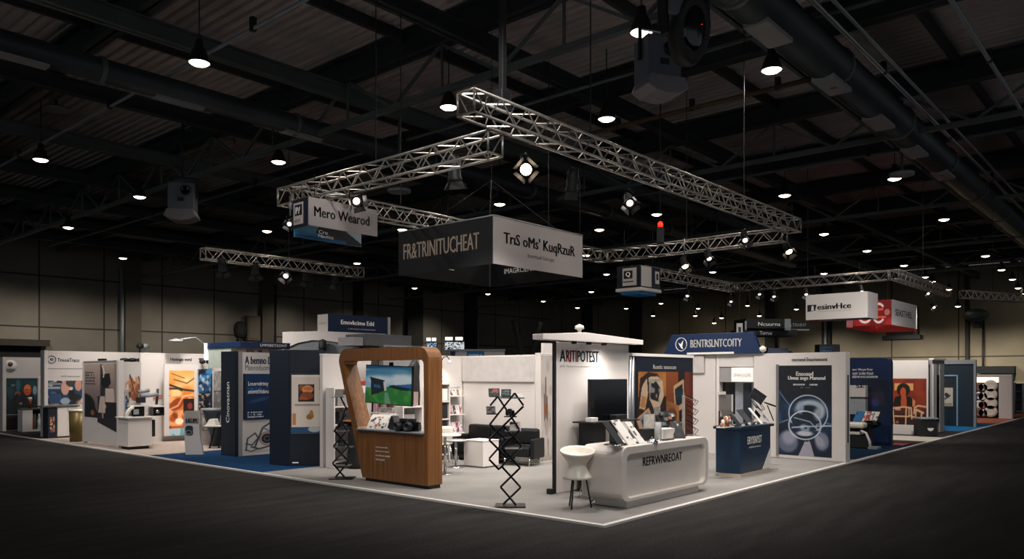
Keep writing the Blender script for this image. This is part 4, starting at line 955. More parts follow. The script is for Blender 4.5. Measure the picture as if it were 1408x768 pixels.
MB().box(0, w_, 0, .2, 0, 1.78).build('body', WHITE2, t); MB().box(-.01, w_+.01, -.02, .21, 1.785, 1.86).build('red_edge', RED, t); MB().box(.04, w_*.6, -.012, -.002, 1.2, 1.6).build('blue_leaflet', mat('pale_blue_box', '#5f8da2', .5), t)
shelf_unit('white open shelf unit at the square end of the kiosk opening', xk(553, 6.9), 6.84, .52, .28, 1.32, 3, GREYP)
gift('product_box', 'grey mauve box on the open shelf unit behind the kiosk opening', 'box', (xk(553, 6.9)+.3, 6.95, 1.325), 0, .42, .2, .30, mat('mauve_box', '#8b7670', .6), 'boxes on the open shelf')
gift('printer', 'small grey printer on the open shelf unit behind the kiosk opening', 'printer', (xk(553, 6.9)+.24, 6.93, .94), 0, .3, .2, .2, GREYP, 'printers on the open shelf')
t = thing('cocktail_table', 'black cloth-covered round cocktail table with orange wooden top behind the kiosk', 'table', (*fl(491, 643), 0))
MB().lathe([(.20, 0), (.21, .1), (.19, .6), (.2, 1.0)], 20).build('cloth_cover', BLACK, t); MB().lathe([(0, 1.002), (.3, 1.002), (.3, 1.03), (0, 1.03)], 24).build('top', WOODO, t)
t = shelf_unit('white shelf unit behind the small zigzag rack', xk(457, 8.0), 7.9, .55, .3, 1.72, 4, WHITE2)
gift('microwave_oven', 'grey microwave-like device on the shelf unit behind the small zigzag rack', 'device', (xk(457, 8.0)+.28, 7.92, 1.332), 0, .40, .22, .24, GREYP, 'devices on the white shelf')
gift('file_box', 'dark file box on the shelf unit behind the small zigzag rack', 'box', (xk(457, 8.0)+.28, 7.92, .938), 0, .3, .22, .26, PAPERK, 'file boxes')
# ---- tall white sign wall with canopy --------------------------------------------------------------
WX0, WX1, WY = 1.78, 4.06, 2.2
HP = 2.56
t = thing('sign_wall', 'tall white wall with teal and red lettering and a flat overhanging canopy', 'sign wall', (WX0, WY, 0))
MB().box(.02, WX1-WX0, 0, .05, .002, HP).build('panel', WHITE, t, .004); MB().box(-.04, .017, -.012, .03, .002, HP).build('edge_post', BLACK, t)
w_ = WX1-WX0; cx_ = x_on(796, WY)-WX0
txt(t, 'A', x_on(773.5, WY)-WX0, 2.325, .16, .20, mat('teal_ink', '#1d5668', .5), -.004, .012); txt(t, 'RITI', x_on(785.5, WY)-WX0, 2.325, .29, .20, mat('red_ink', '#a8382f', .5), -.004, .012); txt(t, 'POTEST', x_on(808.5, WY)-WX0, 2.325, .64, .20, mat('teal_ink', '#1d5668', .5), -.004, .012)
txt(t, 'JSDE  Poslourrt re inmmemorlorirun', cx_, 2.145, 1.10, .045, INKG, -.004)
b = MB(); c0, cm, c1 = x_on(744, WY-.2)-WX0, x_on(803, WY-.2)-WX0, x_on(882, WY-.2)-WX0
b.prism([(c0, HP+.012), (c1, HP+.012), (c1, HP+.10), (cm, HP+.17), (c0, HP+.10)], -.24, -.02); b.build('canopy', WHITE, t, .006)
for x in (.35, .78, 1.25): 
    b = MB(); b.lathe([(.045, 0), (.05, -.05), (.03, -.05)], 12, (x, -.14, HP+.018)); b.build('downlight', BLACK, t)
b = MB(); b.lathe([(.03, 0), (.035, .06), (.085, .08), (.07, .13), (0, .16)], 14, (cm-.05, -.14, HP+.155)); b.build('finial', OFFW, t)
MB().box(-.14, -.045, -.02, .08, .0, .09).build('foot_block', BLACK, t, .01)
# tv on black stand in front of it
sx_ = x_on(811, 1.75)
t = thing('tv_stand', 'black pedestal stand with shelf in front of the white sign wall', 'tv stand', (x_on(823, 1.8), 1.8, 0))
MB().box(-.17, .2, -.02, .3, 0, 1.17).build('column', BLACK, t, .01); MB().box(-.30, x_on(873, 1.8)-x_on(823, 1.8), -.1, .34, 1.172, 1.20).build('shelf_board', BLACK, t, .006); MB().box(-.25, .3, -.06, .36, 0, .015).build('base_plate', BLACK, t)
x0, x1 = x_on(811, 1.9), x_on(862.5, 1.9); z0, z1 = zat(580, x0, 1.9), zat(521, x0, 1.9)
t = thing('television', 'large switched-off television on the black stand at the white sign wall', 'television', ((x0+x1)/2, 1.9, 1.202))
hw = (x1-x0)/2; MB().box(-hw, hw, 0, .05, z0-1.202, z1-1.202).build('casing', BLACK, t, .008); MB().box(-hw+.02, hw-.02, -.006, -.001, z0-1.202+.03, z1-1.202-.02).build('screen', BLACKG, t)
MB().box(-.06, .06, .0, .04, .0, z0-1.202-.002).build('neck', BLACK, t); MB().box(-.25, .25, -.08, .16, 0, .014).build('foot', BLACKG, t)
gift('set_top_box', 'flat black player box on the television shelf', 'device', (x_on(851, 1.8), 1.74, 1.202), 0, .36, .14, .09, BLACK, 'devices on the tv shelf')
gift('soundbar', 'white rounded device at the end of the television shelf', 'device', (x_on(815, 1.8), 1.76, 1.202), 0, .2, .12, .07, WHITE, 'devices on the tv shelf ')
# ---- poster stand with the photographs -------------------------------------------------------------
PX0, PX1, PY = 4.14, 6.62, 2.2
t = thing('poster_stand', 'tall navy-topped poster of pinned photographs on brown wood, between silver posts', 'poster', (PX0, PY, 0))
pw = PX1-PX0; x0p = x_on(875, PY)-PX0
MB().box(x0p-.02, pw, 0, .05, .25, 2.36).build('board', NAVYD, t)
for x in (.04, .14): MB().tube((x, .05, 0), (x, .05, 2.42), .04, 10).build('post', SILVER, t)
MB().box(.0, pw, -.02, .12, 2.365, 2.42).build('top_rail', WHITE, t); MB().box(-.05, .35, -.15, .3, 0, .02).build('foot', SILVER, t); MB().box(pw-.3, pw, -.15, .3, 0, .02).build('foot', SILVER, t); MB().tube((pw-.03, .09, 0), (pw-.03, .09, 2.36), .03, 8).build('post', SILVER, t)
cv = Canvas(120, 130, '#17130f'); cv.rect(0, 1, .86, 1, '#13243a'); cv.grad('#0f0d0b', '#1a1511', 0, 1, 0, .5); cv.rect(.02, .99, .5, .86, '#2d1b10')
cv.rect(.03, .5, .62, .86, '#a5703a'); cv.mottle(4, 12, '#c68f50', .4, .7, .8, (.03, .5, .62, .86)); cv.rect(.5, .72, .2, .86, '#8a5326'); cv.grad('#7d431d', '#a2612f', .52, .72, .3, .86); cv.rect(.84, 1, 0, .86, '#6d2d16'); cv.mottle(6, 14, '#8f4522', .4, .7, .8, (.84, 1, 0, .86), 1); cv.poly([(.0, .3), (.06, .8), (.2, .86), (.36, .84), (.44, .64), (.4, .45), (.15, .42)], '#3c2415')
cv.poly([(.05, .52), (.09, .72), (.17, .8), (.19, .66), (.14, .5)], '#c9b199'); cv.poly([(.22, .6), (.2, .81), (.34, .82), (.44, .77), (.46, .62), (.36, .48), (.29, .5)], '#cdb79f'); cv.poly([(.23, .60), (.22, .76), (.29, .75), (.31, .79), (.4, .7), (.36, .57)], '#1d1d1f'); cv.mottle(18, 44, '#a59f97', .5, .72, .9, (.21, .4, .56, .79)); cv.poly([(.06, .53), (.09, .64), (.16, .62), (.14, .52)], '#b98a5c')
cv.poly([(.0, .42), (.2, .52), (.28, .40), (.07, .28)], '#c9a57f'); cv.poly([(.05, .42), (.19, .49), (.24, .41), (.1, .33)], '#8b94a8'); cv.poly([(.08, .40), (.15, .44), (.19, .38), (.12, .34)], '#24384f')
cv.poly([(.63, .72), (.82, .79), (.84, .5), (.66, .45)], '#cdb08a'); cv.poly([(.655, .69), (.8, .745), (.815, .555), (.68, .5)], '#16283a'); cv.mottle(8, 20, '#4a6478', .5, .8, .8, (.67, .8, .55, .72)); cv.rect(.31, .48, .32, .47, '#a97b52'); cv.mottle(9, 16, '#3b2a20', .45, .7, .9, (.31, .48, .32, .47))
cv.poly([(.5, .22), (.51, .58), (.73, .52), (.74, .24)], '#b9854d'); cv.oval_line(.6, .42, .08, .07, .012, '#6a3d1c'); cv.oval_line(.62, .36, .05, .1, .01, '#7a4a24'); cv.mottle(8, 77, '#8c5a2a', .55, .8, .6, (.5, .74, .22, .58)); cv.ell(.1, .14, .055, .1, '#a4561f'); cv.line([(.76, .35), (.8, .355)], .008, '#c9b59a')
cv.a = cv.a**1.35*.88; sheet(t, 'poster_print', x0p, pw-.02, .28, 2.34, -.004, cv)
txt(t, 'Rostic nxoscun', x0p+(pw-x0p)*.47, 2.16, (pw-x0p)*.40, .085, INKW, -.008, .006)
# ---- white reception counter -------------------------------------------------------------------------
QX0, QX1, QY, QD = 1.12, 3.86, .44, .74
t = thing('reception_counter', 'white reception counter with rounded corners, recessed front and black lettering', 'counter', (QX0, QY, 0))
qw = QX1-QX0; zc0, zc1 = .11, .93
b = MB(); o = rrect(0, qw, zc0, zc1, .16, 6); ii = rrect(.14, qw-.14, zc0+.05, zc1-.12, .10, 6)
n = len(o); y0, yr, y1 = 0, .07, QD
vs = [(p[0], y0, p[1]) for p in o]+[(p[0], y0, p[1]) for p in ii]+[(p[0], yr, p[1]) for p in ii]+[(p[0], y1, p[1]) for p in o]
fs = []
for i in range(n):
    j = (i+1) % n; fs += [(i, j, n+j, n+i), (n+i, n+j, 2*n+j, 2*n+i), (i, 3*n+i, 3*n+j, j)]
fs += [list(range(2*n, 3*n)), list(range(4*n-1, 3*n-1, -1))]
b.add(vs, fs); b.build('body', mat('counter_white_gloss', '#d8d0c8', .28, var=.015, scale=2), t, .012, seg=3)
MB().box(.22, qw-.26, .06, QD-.1, 0, .108).build('plinth', WHITE, t, .004)
txt(t, 'REFRWNREOAT', qw*.475, .655, qw*.45, .135, INKD, yr-.006, .012)
QT = zc1
# folding-chair shaped stools
def stool(label, x, y, rz):
    t = thing('bar_stool', label, 'stool', (x, y, 0), rz)
    rows = []; n = 28
    def ringp(rx, ry, z, tilt=0, flare=0): return [(rx*math.cos(a_), ry*math.sin(a_), z+tilt*math.sin(a_)+flare*abs(math.cos(a_))**3) for a_ in [2*math.pi*i/n for i in range(n)]]
    for r_, z_, ti in ((.225, .44, 0), (.205, .48, 0), (.165, .55, 0), (.135, .62, -.004), (.145, .68, -.01), (.19, .74, -.02), (.235, .79, -.035), (.262, .83, -.045), (.268, .855, -.05), (.255, .868, -.05), (.235, .85, -.045), (.2, .80, -.03), (.12, .74, -.01), (.02, .725, 0)): rows.append(ringp(r_, r_*.92, z_, ti))
    b = MB(); b.rings(rows); b.build('seat_shell', OFFW, t)
    for a_ in (60, 180, 300):
        c_, s_ = math.cos(R(a_)), math.sin(R(a_)); MB().tube((.13*c_, .13*s_, .441), (.21*c_, .21*s_, 0), .012, 8).build('leg', BAR, t)
    return t
x, y = fl(794, 697.5); stool('cream sculpted bar stool with hourglass shell beside the white counter', x, y, CAMRZ+R(180))
x, y = fl(826, 683); t = thing('side_stool', 'second cream stool mostly hidden behind the white counter', 'stool', (x-.12, y+.12, 0), CAMRZ)
b = MB(); b.lathe([(.02, .40), (.24, .41), (.27, .44), (.26, .47), (0, .475)], 24); b.build('seat', OFFW, t)
for a_ in (30, 120, 210, 300): b = MB(); c_, s_ = math.cos(R(a_)), math.sin(R(a_)); b.path([(.05*c_, .05*s_, .4), (.14*c_, .14*s_, .3), (.24*c_, .24*s_, .0)], .009, 6); b.build('leg', CHROME, t)
def cable(label, pts, r=.008):
    b = MB(); P = [Vector((*fl(px, py), .012)) for px, py in pts]; S = []
    for i in range(len(P)-1):
        for k_ in range(4): S.append(P[i].lerp(P[i+1], k_/4)+Vector((0, 0, .0)))
    S.append(P[-1]); b.path(S, r, 5); return tag(b.build('power_cable', BLACK), label, 'cable')
cable('black power cable curling on the carpet between the stool and counter', [(813, 690), (820, 684), (829, 680), (838, 683), (824, 688), (829, 692)])
# things on the white counter
def cq(px, off): Y = QY+off; return (x_on(px, Y), Y, QT+.003)
def acrylic(label, px, off, w, h, m): 
    p_ = cq(px, off); t = thing('card_holder', label, 'card holder', p_, 0); MB().box(-w/2, w/2, .0, .01, 0, h).build('card', m, t); MB().box(-w/2-.01, w/2+.01, -.05, .08, 0, .012).build('base', CHROME, t); return t
acrylic('upright black menu card holder at the stool end of the white counter', 844, .42, .22, .36, PAPERK)
leaf('tablet_stand', 'slanted dark tablet on a stand, first of the counter items', 'tablet', cq(856, .12), R(4), .2, .46, 40, mat('tablet_dark', '#2a2d30', .3), None, None, True)
leaf('leaflet', 'big white leaflet with faint print leaning beside the dark tablet', 'leaflet', cq(870, .12), R(4), .27, .48, 40, PAPER, None, pagecv(70, '#d8d3cd', '#b6b0ab', 6), True)
leaf('leaflet', 'slim white leaflet with a dark strip leaning behind the big one', 'leaflet', cq(884, .14), R(4), .2, .42, 40, PAPER, None, pagecv(71, '#d4cec8', '#303236', 5), True)
acrylic('white card with a grey car-like picture standing on the counter', 893, .58, .34, .40, mat('picture_card', '#c4beb7', .5, var=.3, scale=16))
gift('black_box', 'black square box on the counter below the picture card', 'box', cq(894, .3), 0, .28, .16, .19, BLACK, 'boxes on the white counter')
acrylic('tall white card with dark picture rows standing on the counter', 904, .58, .2, .52, mat('picture_rows_card', '#8d8884', .5, var=.7, scale=26))
t = thing('glass_vase', 'clear cylinder vase standing on the white counter', 'vase', cq(905, .2)); MB().lathe([(.055, 0), (.055, .30), (.048, .30), (.048, .02), (0, .02)], 18).build('glass', mat('clear_grey_glass', '#b9bab8', .08, .1, alpha=.55), t); MB().lathe([(.11, 0), (.11, .012), (0, .012)], 18).build('saucer', CHROME, t)
t = thing('service_bell', 'small silver service bell on the white counter', 'bell', cq(897, .06)); MB().lathe([(.09, 0), (.09, .015), (.07, .03), (.05, .055), (0, .07)], 18).build('dome', CHROME, t); MB().lathe([(.012, .07), (.018, .09), (0, .1)], 10).build('knob', CHROME, t)
t = thing('glass_dish', 'silver dish with clip on the stool end of the white counter', 'dish', cq(847, .12)); MB().lathe([(.08, 0), (.12, .03), (.11, .035), (.07, .012), (0, .012)], 18).build('bowl', CHROME, t)
gift('white_tray', 'white napkin box on the counter near the black easel', 'box', cq(920, .24), 0, .38, .22, .17, WHITE, 'napkin boxes')
gift('dark_tray', 'thin dark tray under the napkin box on the white counter', 'tray', cq(921, .1), 0, .3, .1, .02, BLACKG, 'trays')
t = thing('gadget_display', 'black easel heaped with shiny small gadgets at the wire-rack end of the counter', 'display', cq(929, .36))
M = Matrix.Rotation(-R(30), 4, 'X'); MB().box(-.3, .3, 0, .02, .0, .5, M=M).build('easel_board', BLACK, t); g = random.Random(4)
for i in range(14):
    x, z = g.uniform(-.25, .25), g.uniform(.1, .46); MB().box(x-.05, x+.05, -.05, -.002, z-.03, z+.03, M=M).build('gadget', (PAPER, PAPERC, SILVER, DGREY)[i % 4], t, .008)
MB().box(-.3, .3, -.06, .0, 0, .02).build('foot', BLACK, t)
leaf('leaflet', 'black curved leaflet with white dots leaning at the wire-rack end of the counter', 'leaflet', cq(936, .14), R(-30), .2, .34, 36, BLACK, None, pagecv(72, '#17191b', '#c9c4bd', 5), True)
# table-top wire rack
p_ = cq(949, .34); t = thing('wire_rack', 'table-top wire zigzag rack with clear sheets on the white counter', 'brochure rack', p_, CAMRZ)
s = p_[0] and dep(p_[0], p_[1])/FX
MB().box(-9*s, 10*s, -.1, .1, 0, .008).build('base_plate', SILVER, t)
prev = [(-10, 54), (8, 46)]
for i in range(4):
    zb2 = 2+i*13
    for y in (-.09, .09):
        MB().tube((-8*s+.02*i, y, (zb2+7)*s), (5*s, y, (zb2)*s), .006, 4).build('wire', BAR, t); MB().tube((5*s, y, zb2*s), (9.5*s, y, (zb2+6)*s), .006, 4).build('wire', BAR, t); MB().tube((9.5*s, y, (zb2+6)*s), (-4*s, y, (zb2+14)*s), .006, 4).build('wire', BAR, t)
MB().box(-9.5*s, -8.8*s, -.1, .1, .01, 55*s).build('clear_panel', mat('frosted_sheet', '#d7d2cb', .3, alpha=.6), t); MB().add([(-9*s, -.085, 54*s), (-9*s, .085, 54*s), (7*s, .085, 47*s), (7*s, -.085, 47*s)], [(0, 1, 2, 3)]).build('clear_sheet', PAPER, t)
# ================================================================== stands along the aisle on the panelled wall side
# ---- dark navy column with the food window
t = thing('navy_column', 'dark navy display column with lit picture window of food', 'display column', (*fl(398, 640.3), 0), CAMRZ+R(9))
d0 = dep(*fl(398, 640.3)); s = d0/FX
W_ = 46*s
MB().box(0, W_, 0, .55, 0, 2.55).build('column_body', NAVYD, t, .006)
M = Matrix.Rotation(R(52), 4, 'Z')
MB().box(-.62, -.006, .0, .5, 0, 2.55, M=Matrix.Translation((-.006, 0, 0)) @ Matrix.Rotation(-R(40), 4, 'Z')).build('side_wing', mat('navy_wing', '#0b1626', .5), t, .006)
cv = Canvas(56, 110, '#c3b6ab'); cv.rect(0, 1, 0, .1, '#1d4468'); cv.ell(.72, .06, .2, .05, '#9fa7a9'); cv.rect(.22, .72, .54, .84, '#171312'); cv.ell(.5, .75, .18, .07, '#c98a54'); cv.ell(.48, .64, .2, .07, '#7c3d22'); cv.mottle(9, 6, '#b35a2c', .5, .8, .8, (.25, .7, .56, .82)); cv.rect(.1, .95, .46, .5, '#8d8178'); cv.ell(.58, .28, .12, .05, '#8a5c28', ang=30); cv.ell(.62, .34, .06, .05, '#a06c30'); cv.rect(.04, .14, .14, .34, '#a8743f'); cv.rect(.88, 1, .74, .94, '#4b443f'); cv.line([(0, .99), (1, .99)], .02, '#e6ddd2')
zz0, zz1 = (639.9-594)*s, (639.9-515)*s
sheet(t, 'window_print', 3*s, W_-.01, zz0, zz1, -.02, cv, .12); MB().box(2*s, W_, -.018, -.002, zz0-.03, zz1+.03).build('window_frame', DGREY, t); MB().box(4*s, 12*s, -.004, -.001, .06, .085).build('small_lettering', INKW, t)
for x_ in (.1,): pass
# ---- stand with the line-drawing panel
X0, Y0_ = 1.41, 11.73
t = thing('blue_text_panel', 'white exhibition wall with navy end post, blue poster and line drawing', 'display panel', (X0, Y0_, 0))
wpx = x_on(392, Y0_)-X0
MB().box(.10, wpx, 0, .62, .002, 2.56).build('panel', WHITE2, t); MB().box(-.01, .097, -.01, .62, .002, 2.57).build('grey_post', GREYP, t); MB().box(-.1, -.012, -.01, .66, .002, 2.58).build('navy_end', NAVYD, t)
def lx_(px): return x_on(px, Y0_)-X0
def lz_(py, px=355): return zat(py, x_on(px, Y0_), Y0_)
txt(t, 'A bemno Danov', (lx_(337)+lx_(388))/2, lz_(495), lx_(388)-lx_(337), .19, INKN, -.004, .012); txt(t, 'Mannoduomerers', (lx_(337)+lx_(384))/2, lz_(505), lx_(384)-lx_(337), .14, INKN, -.004)
bx0, bx1, bz0, bz1 = lx_(335.5), lx_(371), lz_(575), lz_(513.5)
MB().box(bx0-.03, bx1+.02, -.05, -.006, bz0, bz1).build('poster_board', NAVYD, t)
cv = Canvas(50, 80, '#0d2444'); cv.grad('#0b1e38', '#0f2c52', 0, 1, 0, 1); cv.ell(.55, .42, .4, .04, '#2a4a6e', .8, ang=12, soft=.8); cv.dots(.1, .75, .03, .17, 3, '#cdd3da', 3, .9, .75); cv.dots(.1, .85, .6, .7, 2, '#3f7fb5', 9, .8, .8)
sheet(t, 'blue_poster', bx0, bx1, bz0, bz1, -.054, cv, .06); txt(t, 'Lnserndrtniy', (bx0+bx1)/2, bz1-.26, (bx1-bx0)*.78, .13, INKW, -.06); txt(t, 'anienttl/tlebins', (bx0+bx1)/2, bz1-.44, (bx1-bx0)*.8, .10, INKW, -.06)
cv = Canvas(90, 90, '#c9c2bc'); g = '#33363a'
cv.line([(.06, .1), (.1, .45), (.3, .6), (.38, .45), (.22, .25), (.06, .3)], .018, g); cv.line([(.3, .2), (.5, .75), (.8, .95), (.9, .6), (.75, .2), (.4, .12), (.2, .2)], .022, g); cv.line([(.5, .75), (.75, .6), (.95, .85)], .018, '#5b6a78'); cv.ell(.62, .42, .16, .15, '#1b1e22'); cv.oval_line(.62, .42, .2, .19, .014, '#7b4a3c'); cv.oval_line(.62, .42, .08, .07, .01, '#6b6f75'); cv.line([(.75, .15), (.95, .35), (1, .6)], .014, '#5b6a78'); cv.ell(.5, .06, .35, .04, '#a9a29c', .7, soft=.8); cv.line([(.05, .12), (.2, .06), (.35, .12)], .014, g)
sheet(t, 'line_drawing', .14, lx_(386), .05, bz0-.03, -.003, cv)
M = Matrix.Translation((-.1, .66, 0)) @ RY
txt(t, 'Cinovacnan', .33, 1.32, 1.0, .16, INKW, -.006, M=M @ Matrix.Translation((.33, 0, 1.32)) @ Matrix.Rotation(R(-90), 4, 'Y') @ Matrix.Translation((-.33, 0, -1.32)))
# navy header canopy behind it
ya = 12.5
x0 = x_on(330.5, ya); z0, z1 = zat(477.5, x0, ya), zat(469, x0, ya); Lc = y_on(285, x0)-ya; x1 = x_on(399, ya)
t = thing('canopy_header', 'navy canopy beam with pale green fascia above the line-drawing panel', 'canopy', (x0, ya, 0))
MB().box(0, x1-x0, 0, Lc, z0+.002, z1).build('navy_beam', NAVYS, t, .01); MB().box(.02, .08, .5, Lc-.02, zat(506, x0, ya+2), z0).build('fascia', mat('pale_green_fascia', '#a9b1a6', .6), t); MB().box(-.03, .1, Lc+.003, Lc+.12, z0-.3, z1).build('lit_end', mat('lit_white_end', '#e8eef2', .5, emit=.35), t); MB().box(.6, .75, .6, .75, 0, z0).build('post', GREYP, t); MB().box(x1-x0-.2, x1-x0-.05, .6, .75, 0, z0).build('post', GREYP, t)
txt(t, 'LMPSBETSONT', x1-x0-.5, (z0+z1)/2, .8, .07, INKW, -.006)
# ---- arched grey header behind navy column
d = 22.5; X, Y = dd(388.5, d); sA = d/FX
t = thing('arched_header', 'white arched header wall with grey curved underside, rising behind the navy column', 'header', (X, Y, 0), CAMRZ+R(6))
wA = 140*sA
arch = [(0, CH+34*sA), (0, CH+59*sA), (50*sA, CH+60.5*sA), (wA, CH+57*sA), (wA, CH+40*sA)]
curve = [(wA-8*sA, CH+38*sA), (95*sA, CH+41*sA), (80*sA, CH+44*sA), (60*sA, CH+47*sA), (40*sA, CH+48*sA), (20*sA, CH+44*sA), (5*sA, CH+37*sA)]
b = MB(); b.prism([(p[0], p[1]) for p in reversed(arch+curve)], 0, .1); b.build('white_header', WHITE2, t)
b = MB(); b.prism([(p[0], p[1]) for p in [(5*sA, CH+20*sA), (wA-8*sA, CH+20*sA)]+curve], .06, .9); b.build('grey_arch', mat('arch_grey_brick', '#6f7476', .7, var=.12, scale=5), t)
MB().box(.0, .2, .1, .4, 0, CH+33*sA).build('post', GREYP, t); MB().box(wA-.2, wA, .1, .4, 0, CH+38*sA).build('post', GREYP, t)
b = MB(); b.lathe([(.1, 0), (.12, .1), (.1, .3), (.0, .34)], 14, (55*sA, -.15, CH+33*sA)); b.build('spotlight', BLACK, t); b = MB(); b.path([(88*sA, -.05, CH+41*sA), (91*sA, -.15, CH+46*sA), (95*sA, -.3, CH+48*sA), (98*sA, -.4, CH+46*sA)], .02, 6); b.lathe([(.02, .1), (.16, .06), (.18, 0), (0, 0)], 12, (101*sA, -.35, CH+41*sA)); b.build('arm_spotlight', WHITE, t)
t = thing('concrete_beam', 'dark grey boxed beam above the back of the wood kiosk', 'header', (x_on(503, 9.2), 9.2, 0))
x1 = x_on(566, 9.2)-x_on(503, 9.2); z0, z1 = zat(476, x_on(540, 9.2), 9.2), zat(461.5, x_on(503, 9.2), 9.2)
MB().box(0, x1, 0, .8, z0, z1+.06).build('beam', DGREY, t, .01); MB().box(-.3, -.005, .1, .7, z0, z1-.03).build('beam_end', GREYP, t); MB().box(x1-.3, x1-.1, .2, .4, 0, z0).build('post', DGREY, t); MB().box(.1, .3, .2, .4, 0, z0).build('post', DGREY, t)
# far bright monitors and banner seen over the stand
def far_monitor(label, px0, px1, py0, py1, d, seed, warm):
    X, Y = dd(px0, d); s_ = d/FX; t = thing('monitor_wall', label, 'screen', (X, Y, 0), CAMRZ)
    z0, z1 = CH+(HY-py1)*s_, CH+(HY-py0)*s_; w_ = (px1-px0)*s_
    MB().box(0, w_, .01, .2, z0, z1).build('casing', BLACK, t); cv = Canvas(40, 26, '#10202e'); cv.mottle(14, seed, '#c3cbd0' if warm else '#3c77a5', .4, .65); cv.mottle(20, seed+1, '#e8e8e4', .6, .75); sheet(t, 'screen', .02, w_-.02, z0+.03, z1-.03, -.004, cv, .8)
    for k_ in range(2): MB().box(w_*(.05+.5*k_), w_*(.4+.5*k_), -.1, .06, z1+.05, z1+.18).build('light_bar', mat('light_bar_glow', '#f4efe6', .4, emit=1.6), t)
    MB().box(w_*.45, w_*.55, .05, .15, 0, z0).build('post', STEEL, t)
far_monitor('far bright monitor with blue picture, nearest the kiosk frame', 586, 601, 470, 483, 33, 11, False); far_monitor('far bright monitor with white grid picture over the sofa wall', 611, 639, 469, 482, 33, 17, True)
d = 26; X, Y = dd(618, d); s_ = d/FX; t = thing('stand_banner', 'blue and white banner strip showing above the sofa wall', 'banner', (X, Y, 0), CAMRZ-R(4))
MB().box(0, 76*s_, 0, .1, CH+25*s_, CH+33*s_).build('strip', WHITE2, t); b = MB(); b.box(1*s_, 8*s_, -.02, -.002, CH+25*s_, CH+32*s_); b.build('navy_block', NAVYS, t); b = MB(); b.box(24*s_, 48*s_, -.02, -.002, CH+25*s_, CH+32*s_); b.build('blue_block', BLUEB, t); txt(t, 'rovrbegs ui', 36*s_, CH+27*s_, 18*s_, .09, INKW, -.024); MB().box(-.1, 77*s_, -.06, .16, CH+33*s_, CH+35*s_).build('cap_rail', LTGREY, t); MB().box(10*s_, 12*s_, .02, .08, 0, CH+25*s_).build('post', STEEL, t); MB().box(66*s_, 68*s_, .02, .08, 0, CH+25*s_).build('post', STEEL, t)
# ---- lectern and bench stand
x, y = fl(267, 625)
t = thing('info_lectern', 'white curved lectern with dark screen and a lettered top plate, on blue carpet', 'lectern', (x, y, 0), CAMRZ+R(8)); s_ = dep(x, y)/FX
rows = []
prof = [(0, -11.5, 11.5), (.12, -12, 10.5), (.45, -13, 7.5), (.8, -13.5, 6.8), (1.1, -13, 7.2), (42*s_, -12.5, 8)]
b = MB()
for z_, xa_, xb_ in prof: rows.append([(xa_*s_, 0, z_), (xb_*s_, 0, z_), (xb_*s_, .12+.1*z_, z_), (xa_*s_, .12+.1*z_, z_)])
n = 4; vs = [p for r_ in rows for p in r_]; fs = [(i*n+k_, i*n+(k_+1) % n, (i+1)*n+(k_+1) % n, (i+1)*n+k_) for i in range(len(rows)-1) for k_ in range(n)]+[(3, 2, 1, 0), tuple((len(rows)-1)*n+i for i in range(4))]
b.add(vs, fs); b.build('body', WHITE, t, .01)
M = Matrix.Translation((0, 0, 42*s_+.01)); MB().box(-12.5*s_, 6.5*s_, .0, .02, 0, 9*s_, M=M).build('top_plate', PAPER, t); txt(t, 'HEUPE', -3*s_, 46.5*s_+.01, 15*s_, 5.5*s_, INKD, -.005, .02)
MB().prism(rrect(-11.5*s_, -1.5*s_, 27*s_, 42*s_-.03, .06, 4), -.012, -.001).build('screen', mat('slate_screen', '#2d3947', .3), t, .004); b = MB(); b.path([(-7*s_+.07*math.cos(a_), -.016, 31*s_+.05*math.sin(a_)) for a_ in [2*math.pi*i/16 for i in range(17)]], .008, 4); b.build('screen_mark', INKG, t)
x, y = fl(284, 612); t = thing('round_planter', 'dark bowl-shaped stand behind the white lectern', 'planter', (x+.1, y-.35, 0)); MB().lathe([(.14, 0), (.16, .3), (.34, .9), (.36, 1.0), (.33, 1.0)], 20).build('bowl', mat('slate_bowl', '#22303a', .5), t); MB().lathe([(.36, 1.0), (.42, 1.04), (.4, 1.06), (.0, 1.06)], 20).build('rim_plate', LTGREY, t)
x, y = fl(294, 617); t = thing('side_table', 'white side table with papers and splayed dark legs behind the lectern', 'table', (x, y, 0), CAMRZ); s_ = dep(x, y)/FX
MB().box(-14*s_, 20*s_, .0, .6, .60, .63).build('top', WHITE, t, .006); MB().prism([(-14*s_, .631), (1*s_, .631), (-2*s_, .80), (-8*s_, .80)], .1, .4).build('slanted_folder', PAPER, t)
for sx, fx in ((-4, -10), (6, 3), (17, 19)): MB().tube((sx*s_, .3, .6), (fx*s_, .2, 0), .025, 6).build('leg', BAR if sx < 10 else CHROME, t)
b = MB(); b.path([(3*s_, .3, .63), (4*s_, .3, 1.0), (7*s_, .28, 1.25), (6*s_, .28, 1.9)], .012, 5); b.build('lamp_arm', CHROME, t)
